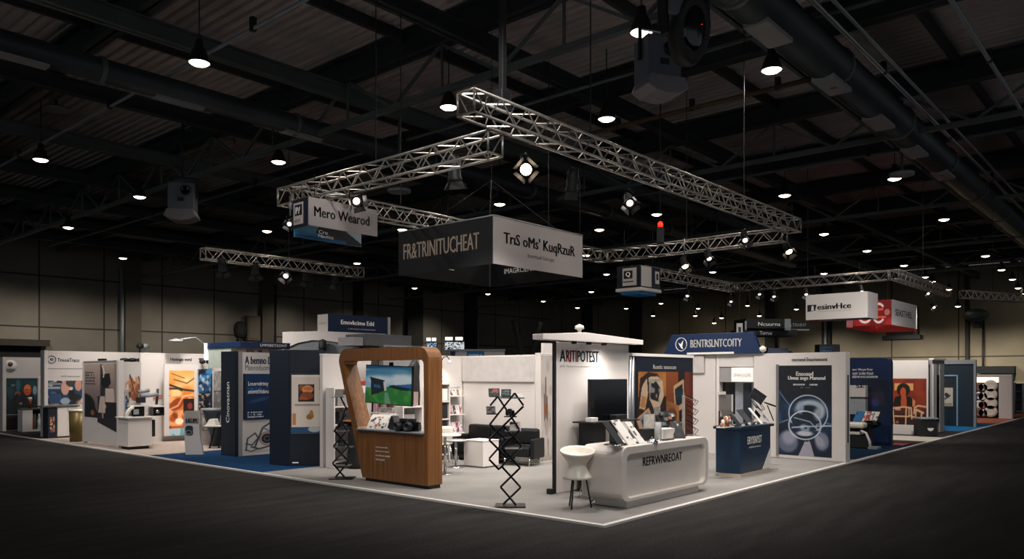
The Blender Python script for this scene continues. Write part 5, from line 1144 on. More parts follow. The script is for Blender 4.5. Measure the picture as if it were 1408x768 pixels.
# blue collage and grey tiles behind
yb = 15.4
def flat(label, name, px0, px1, py0, py1, Y, cv, cat='poster', emit=0.05, base=WHITE2, bm=0.0, top=0):
    x0, x1 = x_on(px0, Y), x_on(px1, Y); xm = (x0+x1)/2; z0, z1 = zat(py1, xm, Y), zat(py0, xm, Y); z0 = max(z0, .03)
    t = thing(name, label, cat, (x0, Y, 0)); MB().box(-bm, x1-x0+bm, 0, .06, 0 if top == 0 else z0, z1+bm+top).build('board', base, t)
    sheet(t, 'print', 0, x1-x0, z0, z1, -.004, cv, emit); return t
cv = Canvas(40, 120, '#1d3f66'); cv.mottle(5, 3, '#3f86b8', .4, .7); cv.mottle(7, 8, '#0e1a2a', .5, .7); cv.mottle(6, 15, '#cfd8dc', .6, .8, .8, (0, 1, .55, 1)); cv.rect(.1, .75, .3, .62, '#16202b'); cv.mottle(10, 5, '#c9a58a', .55, .75, .9, (0, 1, .25, .6)); cv.rect(0, 1, .0, .27, '#8d8278'); cv.mottle(9, 2, '#d6cfc6', .4, .7, .8, (0, 1, 0, .27)); cv.ell(.55, .45, .14, .08, '#0d1116'); cv.line([(.95, .9), (.85, .1)], .06, '#12283f')
flat('tall blue and grey photo collage beside the orange abstract poster', 'photo_panel', 272.5, 292, 507, 592, yb, cv)
cv = Canvas(40, 80, '#6d6a68'); cv.mottle(6, 3, '#a39d98', .4, .8); cv.rect(.04, .96, .66, .97, '#8f8b87'); cv.rect(.04, .96, .34, .64, '#7d7976'); cv.rect(.04, .96, .02, .32, '#4c4b4a'); cv.mottle(8, 9, '#b3ada8', .55, .8, .8); cv.rect(.04, .96, .645, .66, '#3a3a3a'); cv.rect(.04, .96, .32, .34, '#3a3a3a')
flat('grey photo tile panel between the blue collage and the navy end post', 'photo_panel', 293.5, 312, 510, 590, yb-.15, cv)
# ---- orange abstract poster wall
yo = 17.2
cv = Canvas(70, 160, '#b4531f'); cv.grad('#c05a22', '#d89a4a', 0, 1, .3, 1); cv.mottle(3, 7, '#e9c48a', .4, .75, .9, (0, 1, .6, 1)); cv.mottle(4, 31, '#7d2f14', .5, .75, .9, (0, 1, .08, .7)); cv.mottle(5, 55, '#e2a46c', .55, .75, .9, (0, 1, .15, .6)); cv.line([(0, .78), (.3, .74), (.6, .7), (1, .68)], .03, '#2a1d16'); cv.line([(.02, .72), (.35, .72), (.5, .69)], .03, '#33231a'); cv.line([(.2, .86), (.7, .8), (1, .88)], .02, '#6e431f'); cv.line([(.1, .95), (.6, .88)], .016, '#5a371c', .8); cv.ell(.3, .48, .3, .08, '#8d3a17', ang=30); cv.line([(0, .4), (.35, .46), (.55, .6), (.9, .62)], .03, '#f0c090', .7); cv.rect(.56, 1, .34, .56, '#23130f'); cv.ell(.82, .45, .1, .05, '#7a2f22'); cv.rect(0, 1, 0, .11, '#9db7ba'); cv.mottle(6, 5, '#4f8a94', .5, .7, .8, (0, 1, 0, .12)); cv.ell(.4, .22, .16, .05, '#f3d9b8')
t = flat('tall glowing orange abstract poster in a white frame', 'abstract_poster', 232.5, 267, 509, 598, yo, cv, 'poster', .25, WHITE, .14, .05)
x0, x1 = x_on(193, yo+.3), x_on(322, yo+.3); zh = zat(485.5, x_on(240, yo+.3), yo+.3)
t = wall('booth_panel', 'white booth wall with small black lettering above the orange abstract poster', x0, x1, yo+.3, yo+.38, zh)
xc = x_on(249, yo+.3)-x0; txt(t, 'Humnpo vural', xc, zat(493.5, x0, yo+.3), x_on(264, yo+.3)-x_on(235, yo+.3), .13, INKD, -.006, .01)
for px in (274, 283): b = MB(); xx = x_on(px, yo+.3)-x0; zz = zat(493, x0+xx, yo+.3); b.lathe([(.07, 0), (.1, -.12), (.04, -.16)], 12, (xx, -.2, zz)); b.tube((xx, 0, zz), (xx, -.2, zz), .02, 6); b.build('spotlight', BLACK, t)
x = x_on(283, yo+.3)-x0; b = MB(); b.path([(x, 0, zh-.1), (x-.1, -.1, zh+.3), (x-.45, -.2, zh+.5), (x-.95, -.3, zh+.42)], .025, 6); b.build('lamp_arm', LTGREY, t); b = MB(); b.lathe([(.02, .08), (.2, .03), (.22, -.02), (0, -.02)], 14, (x-1.1, -.3, zh+.36)); b.build('lamp_head', LTGREY, t)
# product lists on the niche wall
t = thing('wall_leaflet', 'small orange strip sign on the white niche wall', 'sign', (x_on(211, yo+.28), yo+.27, zat(548, x_on(211, yo), yo))); MB().box(0, .25, 0, .02, 0, .1).build('plate', mat('orange_strip', '#b5563a', .5), t); txt(t, 'Cevkons', .125, .05, .2, .05, INKW, -.004)
# ---- shell picture wall, counter and gear
ys = 16.2
t = thing('picture_wall', 'white wall with large brown shell picture behind the small coffee counter', 'display panel', (.44, ys+.0, 0))
w_ = x_on(194, ys)-.44; hS = 2.36
MB().box(.01, w_, 0, .07, .002, hS).build('panel', WHITE2, t)
cv = Canvas(60, 110, '#cdc6c1'); cv.poly([(.28, .55), (.33, .8), (.62, .66), (.95, .6), (.98, .5), (.8, .28), (.5, .3), (.33, .42)], '#8a5236'); cv.mottle(8, 12, '#c48a5e', .45, .7, .9, (.3, .97, .3, .74)); cv.poly([(.34, .78), (.38, .78), (.7, .45), (.62, .42)], '#c0917a'); cv.line([(.36, .77), (.66, .42)], .03, '#4f2b1c'); cv.line([(.9, .74), (.98, .66), (.96, .5)], .03, '#5d3522'); cv.rect(0, .32, .04, .5, '#7b7f86', .5); cv.mottle(7, 4, '#2b4f85', .5, .7, .9, (0, .3, .14, .3)); cv.mottle(9, 6, '#c78a62', .55, .75, .9, (0, .3, .36, .72)); cv.mottle(8, 66, '#20242a', .6, .75, .9, (0, .4, .04, .45))
sheet(t, 'shell_print', .1, w_-.03, .85, hS-.03, -.004, cv)
xk0, xk1 = x_on(176, 15.45), x_on(209, 15.45); zt = zat(573, (xk0+xk1)/2, 15.45)
t = thing('service_counter', 'small white counter in front of the shell picture wall', 'counter', (xk0, 15.45, 0)); cw = xk1-xk0
MB().box(0, cw, 0, .62, .08, zt-.03).build('body', WHITE, t, .006); MB().box(-.06, cw+.08, -.05, .68, zt-.028, zt).build('worktop', WHITE, t, .006); MB().box(.06, cw-.06, .05, .56, 0, .08).build('plinth', BLACK, t); MB().box(cw+.005, cw+.12, .05, .5, zt-.55, zt-.09).build('side_bag', BLACK, t, .02)
gz = zt+.002
t = thing('demo_device', 'black boxy device with bright window on the small white counter, beside the post', 'device', (xk0+.22, 15.72, gz)); MB().box(0, .34, 0, .25, 0, .27).build('casing', BLACKG, t, .02); MB().box(.04, .18, -.008, -.001, .06, .2).build('window', LTGREY, t); MB().box(-.03, .37, -.02, .27, .272, .30).build('lid', WHITE, t, .005)
t = thing('demo_device', 'black device with round control at the open end of the small white counter', 'device', (xk0+.78, 15.66, gz)); MB().box(0, .3, 0, .25, 0, .24).build('casing', BLACKG, t, .02); b = MB(); b.lathe([(.05, 0), (.05, .02), (0, .02)], 14, M=Matrix.Translation((.1, -.001, .12)) @ Matrix.Rotation(R(90), 4, 'X')); b.build('dial', CHROME, t); MB().box(-.03, .33, -.02, .27, .242, .27).build('lid', WHITE, t, .005)
t = thing('microscope', 'black and silver microscope-like arm device standing on the small white counter', 'device', (xk0+.72, 15.98, gz+.0)); MB().box(-.1, .35, -.03, .14, 0, .3).build('stand_block', WHITE, t, .01); b = MB(); b.tube((.3, .05, .3), (.34, .05, .74), .035, 10); b.build('column', BLACK, t); b = MB(); b.tube((-.15, .05, .55), (.32, .05, .58), .06, 10); b.tube((-.2, .05, .66), (.1, .05, .70), .05, 10); b.build('arm_tube', LTGREY, t); MB().box(-.25, -.02, -.02, .1, .36, .52).build('head_block', BLACK, t, .02)
t = thing('white_horn', 'white curled horn-shaped object on the small white counter', 'ornament', (xk0+.25, 15.95, gz+.31)); b = MB(); b.path([(-.05, 0, 0), (-.02, 0, .1), (.05, 0, .2), (.14, 0, .27)], .05, 10); b.build('horn', OFFW, t); b = MB(); b.lathe([(.12, 0), (.1, .02), (0, .02)], 12); b.build('foot', WHITE, t); t.location.z = gz; t.location.x = xk0+.08; t.location.y = 15.66
# spotlights on the header behind
yh = 21.9
# ---- dark picture divider
t = thing('divider_panel', 'white dividing wall with large dark photo of a kitchen machine', 'display panel', (.40, 18.62, 0), -R(90)); L_ = 18.62-16.28
MB().box(.03, L_-.0, 0, .09, .05, 2.36).build('panel', WHITE2, t); MB().box(L_+.002, L_+.12, -.03, .12, 0, 2.40).build('end_post', WHITE, t, .006); MB().box(-.06, .028, -.02, .11, 0, 2.38).build('end_post', WHITE, t); MB().box(.03, L_, -.015, .1, 2.362, 2.40).build('top_rail', GREYP, t)
cv = Canvas(90, 110, '#8f7d73'); cv.grad('#54484a', '#a08c80', 0, 1, .1, 1); cv.poly([(0, 0), (0, .44), (.2, .36), (.42, .1), (.42, 0)], '#1c1a1c'); cv.ell(.0, .2, .34, .24, '#19181a'); cv.rect(.5, .58, .3, .98, '#3c3533'); cv.poly([(.52, .62), (.55, .8), (.78, .82), (.82, .64), (.74, .56), (.58, .56)], '#17181a'); cv.rect(.5, .8, .34, .56, '#2a292c'); cv.poly([(.66, .3), (.66, .55), (.9, .55), (.93, .3)], '#b3a195'); cv.rect(.42, .56, .0, .4, '#242326'); cv.rect(.6, 1, .0, .3, '#1f1e21'); cv.poly([(.44, .1), (.5, .4), (.64, .4), (.66, .1)], '#a8998f'); cv.ell(.62, .22, .06, .05, '#b89b86'); cv.ell(.26, .09, .06, .05, '#7a4a34'); cv.dots(.03, .36, .6, .86, 5, '#2b2728', 8, .8, .95); cv.line([(.56, .96), (.62, .84), (.6, .75)], .015, '#d3c3b5'); cv.rect(.92, 1, .3, 1, '#7d6c63')
sheet(t, 'machine_print', .06, L_-.03, .78, 2.32, -.006, cv, .14); MB().prism([(1.0, .66), (L_-.03, .42), (L_-.03, .775), (1.0, .775)], -.01, -.001).build('print_foot', mat('print_foot_dark', '#2a282b', .5), t); MB().box(1.0, 1.4, .0, .09, 2.402, 2.46).build('top_clip', BLACK, t)  # print given a slight glow to brighten the dark picture
t = thing('gold_bin', 'olive gold bin partly hidden behind the dividing wall', 'bin', (x_on(108, 19.4), 19.4, 0)); MB().lathe([(.24, 0), (.26, .9)], 18).build('bin_body', mat('olive_gold', '#6b5a2c', .4, .3), t); MB().lathe([(.27, .905), (.28, .95), (0, .97)], 18).build('lid', OFFW, t)
# ---- white logo wall with collage
yh = 21.9
x0, x1 = .42, x_on(205, yh); hh = 2.78
t = thing('logo_wall', 'long white wall with circular navy logo and lettering, above the photo collage', 'display panel', (x0, yh, 0))
MB().box(.09, x1-x0, 0, .08, .002, hh).build('panel', WHITE2, t); MB().box(-.02, .087, -.05, .3, 0, hh+.01).build('end_post', WHITE, t, .005)
def wx(px): return x_on(px, yh)-x0
def wz(py, px=80): return zat(py, x_on(px, yh), yh)
b = MB(); cxx, czz = wx(71), wz(494); b.path([(cxx+.12*math.cos(a_), -.006, czz+.12*math.sin(a_)) for a_ in [2*math.pi*i/24 for i in range(25)]], .012, 4); b.build('logo_ring', INKN, t); txt(t, 'e', cxx, czz, .09, .09, INKN, -.006, .02)
txt(t, 'TroosiTraco', (wx(79)+wx(109))/2, wz(494.5), wx(109)-wx(79), .12, INKN, -.004, .01); txt(t, 'MLETE moslnoseouaver', (wx(84)+wx(110))/2, wz(517), wx(110)-wx(84), .05, INKD, -.004)
MB().box(.1, x1-x0, -.006, -.001, wz(507), wz(506)).build('seam_line', GREYP, t)
cv = Canvas(70, 50, '#20242c'); cv.mottle(4, 3, '#c3a698', .5, .7); cv.mottle(6, 9, '#2b4a6e', .5, .7); cv.mottle(9, 15, '#d9cfc6', .58, .75); cv.rect(.0, .38, .82, .9, '#8a8f96'); cv.rect(0, .36, .66, .74, '#aab0b5'); cv.ell(.5, .7, .12, .3, '#d0a598'); cv.ell(.66, .9, .14, .16, '#4c453f'); cv.rect(.6, .75, .2, .6, '#15171b'); cv.ell(.88, .8, .1, .24, '#c99a86'); cv.ell(.22, .25, .2, .2, '#31527a'); cv.ell(.5, .15, .14, .14, '#9fb0bc')
cv.a = cv.a**1.2; sheet(t, 'collage_print', wx(65.5), wx(113), wz(556), wz(523), -.006, cv)
for px in (169, 180, 192): b = MB(); xx = wx(px); zz = wz(493, px); b.lathe([(.05, .03), (.14, 0), (.13, -.09), (.0, -.1)], 14, (xx, -.12, zz)); b.tube((xx, 0, zz), (xx, -.12, zz), .02, 5); b.build('spotlight', BLACK, t)
for px in (208, 215):
    b = MB(); xx = wx(px)-.4; b.tube((xx, .04, hh), (xx, .0, hh+.14), .02, 6); b.lathe([(.03, 0), (.11, .05), (.13, .14), (.06, .2), (0, .2)], 12, (xx, -.03, hh+.12)); b.build('top_spotlight', LTGREY if px > 210 else BLACK, t)
x0c, x1c = x_on(79, 21.2), x_on(107, 21.2); zt = zat(557.5, x0c, 21.2)
t = thing('cupboard_counter', 'white two-door counter with dark top under the photo collage', 'counter', (x0c, 21.2, 0)); cw = x1c-x0c
MB().box(0, cw, .02, .5, .04, zt-.04).build('body', WHITE, t); MB().box(0.01, cw*.49, .0, .017, .06, zt-.06).build('door', WHITE, t); MB().box(cw*.51, cw-.01, .0, .017, .06, zt-.06).build('door', WHITE, t); MB().box(-.45, cw+.05, -.03, .52, zt-.038, zt).build('worktop', DGREY, t)
xn = x_on(65.5, 21.25); t = thing('navy_cabinet', 'navy side cabinet with glowing orange bottle graphic beside the white doors', 'cabinet', (xn, 21.22, 0)); cw2 = x0c-xn-.02
MB().box(0, cw2, 0, .45, 0, zt-.042).build('body', NAVYD, t); cv = Canvas(20, 30, '#0e1e33'); cv.mottle(6, 4, '#b56a35', .45, .6, .9, (.2, .8, .1, .9)); cv.mottle(8, 5, '#e0b080', .6, .7, .9, (.2, .8, .1, .9)); sheet(t, 'print', .02, cw2-.02, .15, .72, -.004, cv, .1)
# ---- stand nearest the roller door
yd = 26.0
x0, x1 = x_on(4.5, yd), x_on(60, yd); hh = zat(490.5, x0, yd)
t = thing('dark_poster_wall', 'white framed wall with dark poster of a person in orange light', 'display panel', (x0, yd, 0))
MB().box(0, x1-x0, .0, .08, .002, hh).build('panel', WHITE2, t); MB().box(-.05, .06, -.1, .3, 0, hh).build('end_post', WHITE, t)
def wx2(px): return x_on(px, yd)-x0
def wz2(py): return zat(py, x0+.6, yd)
cv = Canvas(70, 80, '#0e2226'); cv.grad('#0a1a1c', '#12343a', 0, 1, 0, 1); cv.mottle(6, 3, '#1f4a52', .55, .8, .7); cv.ell(.38, .8, .07, .16, '#2d6a78', .7); cv.ell(.66, .3, .26, .36, '#101418'); cv.ell(.68, .67, .125, .155, '#b8481c'); cv.ell(.68, .72, .1, .09, '#d0713a'); cv.ell(.66, .67, .06, .018, '#6d2512'); cv.ell(.76, .67, .03, .014, '#6d2512'); cv.ell(.68, .60, .05, .012, '#7a2f18'); cv.ell(.36, .56, .09, .08, '#8a4a30'); cv.line([(.36, .52), (.24, .4), (.3, .2)], .06, '#0b1013'); cv.ell(.92, .66, .07, .12, '#7d8f96'); cv.ell(.46, .3, .05, .03, '#96795c'); cv.ell(.22, .8, .06, .03, '#5f7478')
sheet(t, 'person_print', wx2(8.5), wx2(51), wz2(569), wz2(519.5), -.006, cv, .05); MB().box(wx2(8.5), wx2(51), -.02, -.001, .03, wz2(569.5)).build('dark_lower_panel', mat('dark_lower', '#1d1a18', .6), t); MB().box(wx2(51.5), wx2(56), -.06, -.002, .01, wz2(519)).build('inner_post', WHITE, t)
b = MB(); b.lathe([(0, 0), (.22, 0), (.22, .012), (0, .014)], 24, M=Matrix.Translation((wx2(14), -.002, wz2(503))) @ Matrix.Rotation(R(90), 4, 'X')); b.build('logo_disc', PAPER, t); b = MB(); b.lathe([(0, 0), (.08, 0), (.08, .012), (0, .014)], 16, M=Matrix.Translation((wx2(14), -.018, wz2(500.5))) @ Matrix.Rotation(R(90), 4, 'X')); b.build('logo_emblem', mat('brown_emblem', '#6d4a44', .6), t); txt(t, 'CLOCEMLES', wx2(14), wz2(507.5), .28, .05, INKN, -.02)
x0c, x1c = x_on(31, 25.0), x_on(60, 25.0); zt = zat(561.5, x0c, 25.0)
t = thing('display_counter', 'white counter with open shelf of bottles in front of the dark poster wall', 'counter', (x0c, 25.0, 0)); cw = x1c-x0c
MB().box(0, cw*.47, 0, .5, 0, zt-.04).build('body', WHITE, t); MB().box(cw*.47+.002, cw, .3, .5, 0, zt-.04).build('shelf_back', DGREY, t); MB().box(cw*.47+.002, cw, 0, .298, 0, .06).build('shelf_board', WHITE, t); MB().box(cw-.04, cw, 0, .298, .062, zt-.04).build('side_board', WHITE, t); MB().box(-.04, cw+.02, -.03, .52, zt-.038, zt).build('worktop', DGREY, t)
for i in range(3):
    m = (mat('bottle_red', '#8c3426', .3), mat('bottle_teal', '#3c6a70', .3), PAPER, mat('bottle_amber', '#8a5a2c', .3), mat('bottle_navy', '#22344f', .3))[i]
    tag(MB().lathe([(.0, 0), (.055, 0), (.06, .3), (.025, .42), (.025, .55), (0, .55)], 12).build('bottle', m, None, 0, (x0c+cw*.53+.1*i, 25.1+.1*(i % 2), .062)), '%s bottle on the open shelf of the counter, counted from its closed side' % ORD[i], 'bottle', 'bottles in the display counter')
t = thing('drink_glass', 'tall dark drink with pale top standing on the bottle counter', 'glass', (x_on(41, 25.2), 25.2, zt+.002)); MB().lathe([(.06, 0), (.075, .3)], 14).build('glass', mat('amber_glass', '#5d2f1c', .2), t); MB().lathe([(.07, .302), (.075, .38), (0, .39)], 14).build('topping', OFFW, t); MB().lathe([(.1, 0), (.1, .004)], 12, (.28, 0, 0)).build('coaster', BLACK, t)
# ================================================================== stands along the other aisle
XP = 9.72
# ---- big navy poster wall
pT = 2.52
t = thing('poster_wall', 'thick white wall with big navy poster of glass orbs', 'display panel', (XP, 2.2, 0), -R(90)); L_ = 2.2+.0
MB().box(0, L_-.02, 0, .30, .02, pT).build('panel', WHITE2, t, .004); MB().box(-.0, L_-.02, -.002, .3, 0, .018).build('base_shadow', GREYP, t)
def py_(px): return 2.2-y_on(px, XP)
def pz_(py, px=1107): return zat(py, XP, y_on(px, XP))
a0, a1, b0, b1 = py_(1071), py_(1143.7), pz_(626.5), pz_(502)
MB().box(a0-.06, a0-.005, -.03, -.001, b0-.03, b1+.03).build('poster_edge', SILVER, t)
cv = Canvas(110, 180, '#0f2238'); cv.grad('#132c48', '#0c1a2b', 0, 1, 0, 1); cv.mottle(4, 6, '#1d4366', .5, .8, .8, (0, 1, 0, .6)); cv.line([(0, .72), (.12, .62), (.3, .5), (.55, .42), (1, .36)], .012, '#6d8ba3', .9); cv.line([(0, .35), (.2, .4), (.5, .36), (1, .34)], .01, '#8ea4b4', .9); cv.mottle(8, 23, '#3c668a', .6, .8, .8, (0, .25, .35, .72))
cv.poly([(.48, .02), (.58, .18), (.66, .02)], '#a9a8b0'); cv.poly([(.38, .0), (.5, .16), (.6, .16), (.68, .0)], '#aaa9b2'); cv.ell(.18, .15, .2, .12, '#777d90', ang=-20, soft=.25); cv.ell(.2, .2, .13, .08, '#a9aab5', .8, ang=-20, soft=.6); cv.ell(.82, .17, .13, .1, '#8c8f9d', soft=.4); cv.ell(.78, .17, .07, .07, '#a3a7b3', .9, ang=40, soft=.4)
cv.ell(.56, .47, .34, .2, '#16304a', .8); cv.ell(.6, .515, .29, .11, '#b9c1c9', .9, soft=.35); cv.ell(.58, .475, .23, .085, '#10233a', 1, soft=.3); cv.ell(.76, .47, .1, .07, '#c3c4ca', .8, soft=.7); cv.ell(.42, .53, .07, .07, '#9fa8b4', .9, soft=.5); cv.oval_line(.56, .47, .36, .2, .011, '#b9c1c8'); cv.oval_line(.5, .34, .3, .155, .011, '#c7ccd0'); cv.ell(.48, .32, .24, .11, '#1a3550', .8); cv.ell(.5, .25, .16, .03, '#c5c5cb', .95, soft=.5); cv.ell(.5, .31, .1, .04, '#9fa6b2', .9, ang=-15, soft=.5); cv.ell(.52, .315, .03, .014, '#101d2c')
cv.line([(.26, .31), (.5, .325), (.98, .345)], .012, '#c9ccd0', .9); cv.oval_line(.76, .33, .05, .03, .008, '#aeb7bf'); cv.line([(.3, .42), (.6, .38), (.8, .26)], .009, '#aab4bc')
cv.dots(.28, .75, .775, .80, 1, '#c9ced4', 9, .9, .9); cv.dots(.36, .7, .745, .762, 1, '#aab3bb', 4, .8, .9)
cv.a = cv.a**1.45*1.05; sheet(t, 'orb_print', a0, a1, b0, b1, -.004, cv)
pm = (a0+a1)/2
txt(t, 'Ensosud', pm, pz_(513.5), (a1-a0)*.32, .10, INKW, -.008, .01); txt(t, 'Umus snge Manusul', pm+.04, pz_(520), (a1-a0)*.70, .11, INKW, -.008, .01)
txt(t, 'ceocsend Enusrisencent', py_(1113), pz_(493.8), py_(1137.5)-py_(1088.5), .085, INKD, -.006, .008)
M = Matrix.Translation((L_-.02, 0, 0)) @ Matrix.Rotation(R(90), 4, 'Z'); b = MB(); b.box(.09, .2, -.01, -.002, .45, 2.0, M=M); b.build('side_grille', DGREY, t); MB().box(.03, .27, -.006, -.001, .4, 2.2, M=M).build('side_panel', WHITE, t)
# ---- white recess wall with trapezoid sign
t = thing('booth_panel', 'white wall with fascia under the navy trapezoid sign', 'booth wall', (XP+.02, 5.6, 0), -R(90)); e = 5.6-3.22
MB().box(0, e, 0, .1, .002, 2.52).build('panel', WHITE2, t); MB().box(.2, e-.3, -.05, -.002, 2.05, 2.5).build('fascia', mat('fascia_grey_white', '#b9b3af', .6), t); MB().box(e-1.5, e-1.1, -.02, -.002, .02, 1.95).build('pilaster', WHITE, t)
t = thing('showcase', 'recessed wall showcase with dark glass, lit header sign and shelves', 'showcase', (XP+.02, 3.2, 0), -R(90)); e = 3.2-2.22
MB().box(0, e, .3, .36, .002, 2.52).build('back_panel', WHITE2, t); MB().box(.0, .08, 0, .298, .002, 2.52).build('side_panel', WHITE, t)
zA, zB, zC = zat(526, XP, 2.8), zat(505, XP, 2.8), zat(613, XP, 2.8)
MB().box(.085, e, .0, .298, zB+.02, 2.52).build('header', WHITE2, t); MB().box(.085, e*.42, .02, .298, zA+.02, zB+.015).build('grey_block', GREYP, t); MB().box(e*.42+.005, e, -.02, .2, zA+.03, zB).build('lit_sign', mat('lit_sign_white', '#e7dfd8', .5, emit=.35), t); txt(t, 'EPANSIGPE', e*.72, (zA+zB)/2, e*.45, .08, INKG, -.026)
MB().box(.085, e*.42, .2, .298, .75, zA).build('dark_glass', BLACKG, t); MB().box(e*.42+.005, e*.66, .2, .298, .2, zA).build('pale_glass', mat('pale_glass_panel', '#8c8f96', .2), t); MB().box(e*.66, e*.86, .16, .298, .2, zA).build('dark_strip', mat('slate_strip', '#1d2530', .4), t); MB().box(e*.865, e, .2, .298, .2, zA).build('pale_glass', mat('pale_glass_panel', '#8c8f96', .2), t); MB().box(.085, e*.42, -.06, .198, .95, 1.0).build('shelf_board', WHITE, t); MB().box(.085, e*.42, -.06, .198, .4, .44).build('shelf_board', WHITE, t); MB().box(.09, e*.1, -.05, .19, .445, .945).build('divider', GREYP, t)
ya_, yb_ = y_on(914, XP), y_on(1048, XP); W_ = ya_-yb_
t = thing('header_sign', 'navy trapezoid header sign with white bird emblem and lettering', 'sign', (XP-.06, ya_, 2.525), -R(90))
MB().prism([(0, 0), (W_, 0), (W_-.20, .53), (.24, .53)], 0, .12).build('navy_board', NAVYS, t, .006); MB().box(.7, W_-.7, -.02, -.003, .0, .05).build('white_strip', PAPER, t)
c_x = W_*.195; b = MB(); b.path([(c_x+.16*math.cos(a_), -.006, .27+.17*math.sin(a_)) for a_ in [2*math.pi*i/28 for i in range(29)]], .009, 4); b.build('emblem_ring', INKW, t); b = MB(); b.prism([(c_x-.09, .32), (c_x+.0, .17), (c_x+.06, .14), (c_x+.03, .22), (c_x+.06, .38), (c_x-.02, .27)], -.008, -.002); b.build('bird_emblem', INKW, t)
txt(t, 'BENTRSLNTCOITY', W_*.555, .28, W_*.52, .20, INKW, -.005, .006)
b = MB(); b.lathe([(.0, -.09), (.08, -.04), (.08, .04), (0, .09)], 12, (W_+.02, .05, .1)); b.build('end_lamp', OFFW, t)
# ---- navy counter
X0, Y0_ = 5.73, .72
t = thing('navy_counter', 'navy angled counter with white lettering and white triangular corner', 'counter', (X0, Y0_, 0)); cl, cd_ = 1.46, .5
MB().slab([(0, 0), (cl, 0), (cl, cd_), (-.02, cd_)], .07, .93).build('body', TEALN, t, .006); MB().slab([(-.04, -.04), (cl+.10, -.04), (cl+.10, cd_+.04), (-.06, cd_+.04)], .932, .985).build('worktop', TEALN, t, .008); MB().slab([(.0, -.01), (cl-.04, -.01), (cl-.04, cd_-.04), (.0, cd_-.04)], 0, .068).build('plinth', mat('pale_wood_plinth', '#b9aa98', .5), t)
MB().prism([(cl-.42, .072), (cl-.004, .072), (cl-.004, .5)], -.008, -.001).build('white_corner', PAPER, t); txt(t, 'ERYISNYST', cl*.46, .70, cl*.46, .15, INKW, -.005, .003); txt(t, 'adslalosnoecto', cl*.46, .565, cl*.38, .035, INKW, -.005)
NT = .987
def nq(px, off): return (x_on(px, Y0_+off), Y0_+off, NT)
leaf('leaflet', 'dark leaning booklet in the middle of the navy counter', 'leaflet', nq(1034, .08), R(6), .34, .40, 40, PAPERK, 'booklets on the navy counter', pagecv(80, '#3a3d3f', '#24272a', 4), True)
leaf('leaflet', 'small black leaning tablet beside the dark booklet on the navy counter', 'leaflet', nq(1018, .1), R(6), .22, .30, 40, BLACK, 'booklets on the navy counter', None, True)
leaf('leaflet', 'white-edged leaning page at the free end of the navy counter', 'leaflet', nq(1058, .08), R(6), .22, .40, 40, PAPER, 'booklets on the navy counter', pagecv(81, '#aaa6a2', '#5f6164', 5), True)
leaf('leaflet', 'white narrow leaning page next to the zigzag holder on the navy counter', 'leaflet', nq(1048, .1), R(6), .13, .42, 40, PAPER, 'booklets on the navy counter', None, True)
t = thing('acrylic_stand', 'tall grey acrylic display stand with white clip at the sofa side of the navy counter', 'display', nq(999, .36), R(-10)); MB().box(-.24, .16, 0, .015, .3, .62).build('panel', mat('acrylic_grey', '#8f8783', .3, alpha=.85), t); MB().box(.18, .22, 0, .02, 0, .62).build('post', PAPER, t); MB().box(-.24, -.2, 0, .02, 0, .3).build('post', CHROME, t); MB().box(-.25, -.05, -.02, .03, .622, .68).build('clip', OFFW, t)
MB().prism([(-.24, .2), (.1, .12), (.14, .28), (-.24, .34)], -.06, -.04).build('slanted_sheet', mat('grey_brochure', '#77706a', .5), t); MB().box(-.26, .24, -.1, .1, 0, .012).build('base', SILVER, t)
t = thing('sample_tray', 'tray of orange and white product samples at the near corner of the navy counter', 'tray', nq(1000, .14), 0); MB().box(-.26, .18, -.06, .1, 0, .02).build('tray', PAPER, t); g = random.Random(9)
for i in range(10): x, y = -.22+.042*i, g.uniform(-.03, .06); b = MB(); b.lathe([(0, .022), (.03, .022), (.035, .08+.06*(i % 3)), (0, .10+.06*(i % 3))], 10, (x, y, 0)); b.build('sample', (PAPERC, PAPER, WOODO, SILVER)[i % 4], t)
t = thing('sample_tray', 'row of small silver gadgets along the front edge of the navy counter', 'tray', nq(1031, .02), 0); MB().box(-.35, .35, -.03, .04, 0, .012).build('tray', SILVER, t)
for i in range(7): MB().box(-.32+.095*i, -.26+.095*i, -.02, .03, .013, .04+.02*(i % 2)).build('gadget', (PAPER, BLACK, CHROME)[i % 3], t, .004)
t = thing('zigzag_holder', 'small folding zigzag holder with dark photo on top, on the navy counter', 'brochure rack', nq(1036, .44), CAMRZ); s_ = .0155
P = [(-1, 0), (11, 12), (-5, 28), (-1, 0)]
for y in (-.07, .07):
    for p, q in (((-4, 2), (12, 10)), ((2, 24), (14, 6)), ((12, 10), (-2, 30)), ((14, 18), (2, 10)), ((14, 18), (4, 34)), ((-2, 30), (10, 15))): MB().tube((p[0]*s_, y, p[1]*s_+.01), (q[0]*s_, y, q[1]*s_+.01), .007, 5).build('bar', BAR, t)
MB().box(-6*s_, 8*s_, -.09, .09, 0, .01).build('base', BAR, t); M = Matrix.Translation((4*s_, 0, 36*s_)) @ Matrix.Rotation(R(35), 4, 'Y'); MB().box(-.16, .16, -.1, -.085, -.11, .11, M=M).build('photo', PAPERK, t); MB().prism([(-2*s_, 8*s_), (6*s_, 2*s_), (8*s_, 12*s_), (2*s_, 20*s_)], -.085, -.078).build('page', PAPERK, t)
t = thing('desk_mirror', 'black oval head on a slanted arm at the free end of the navy counter', 'device', nq(1060, .4), CAMRZ); b = MB(); b.tube((.06, 0, 0), (-.08, 0, .34), .012, 6); b.build('arm', BAR, t); b = MB(); b.lathe([(0, -.02), (.14, -.012), (.14, .012), (0, .02)], 18, M=Matrix.Translation((-.02, 0, .36)) @ Matrix.Rotation(R(20), 4, 'Y'), sy=.7); b.build('head', BLACK, t)
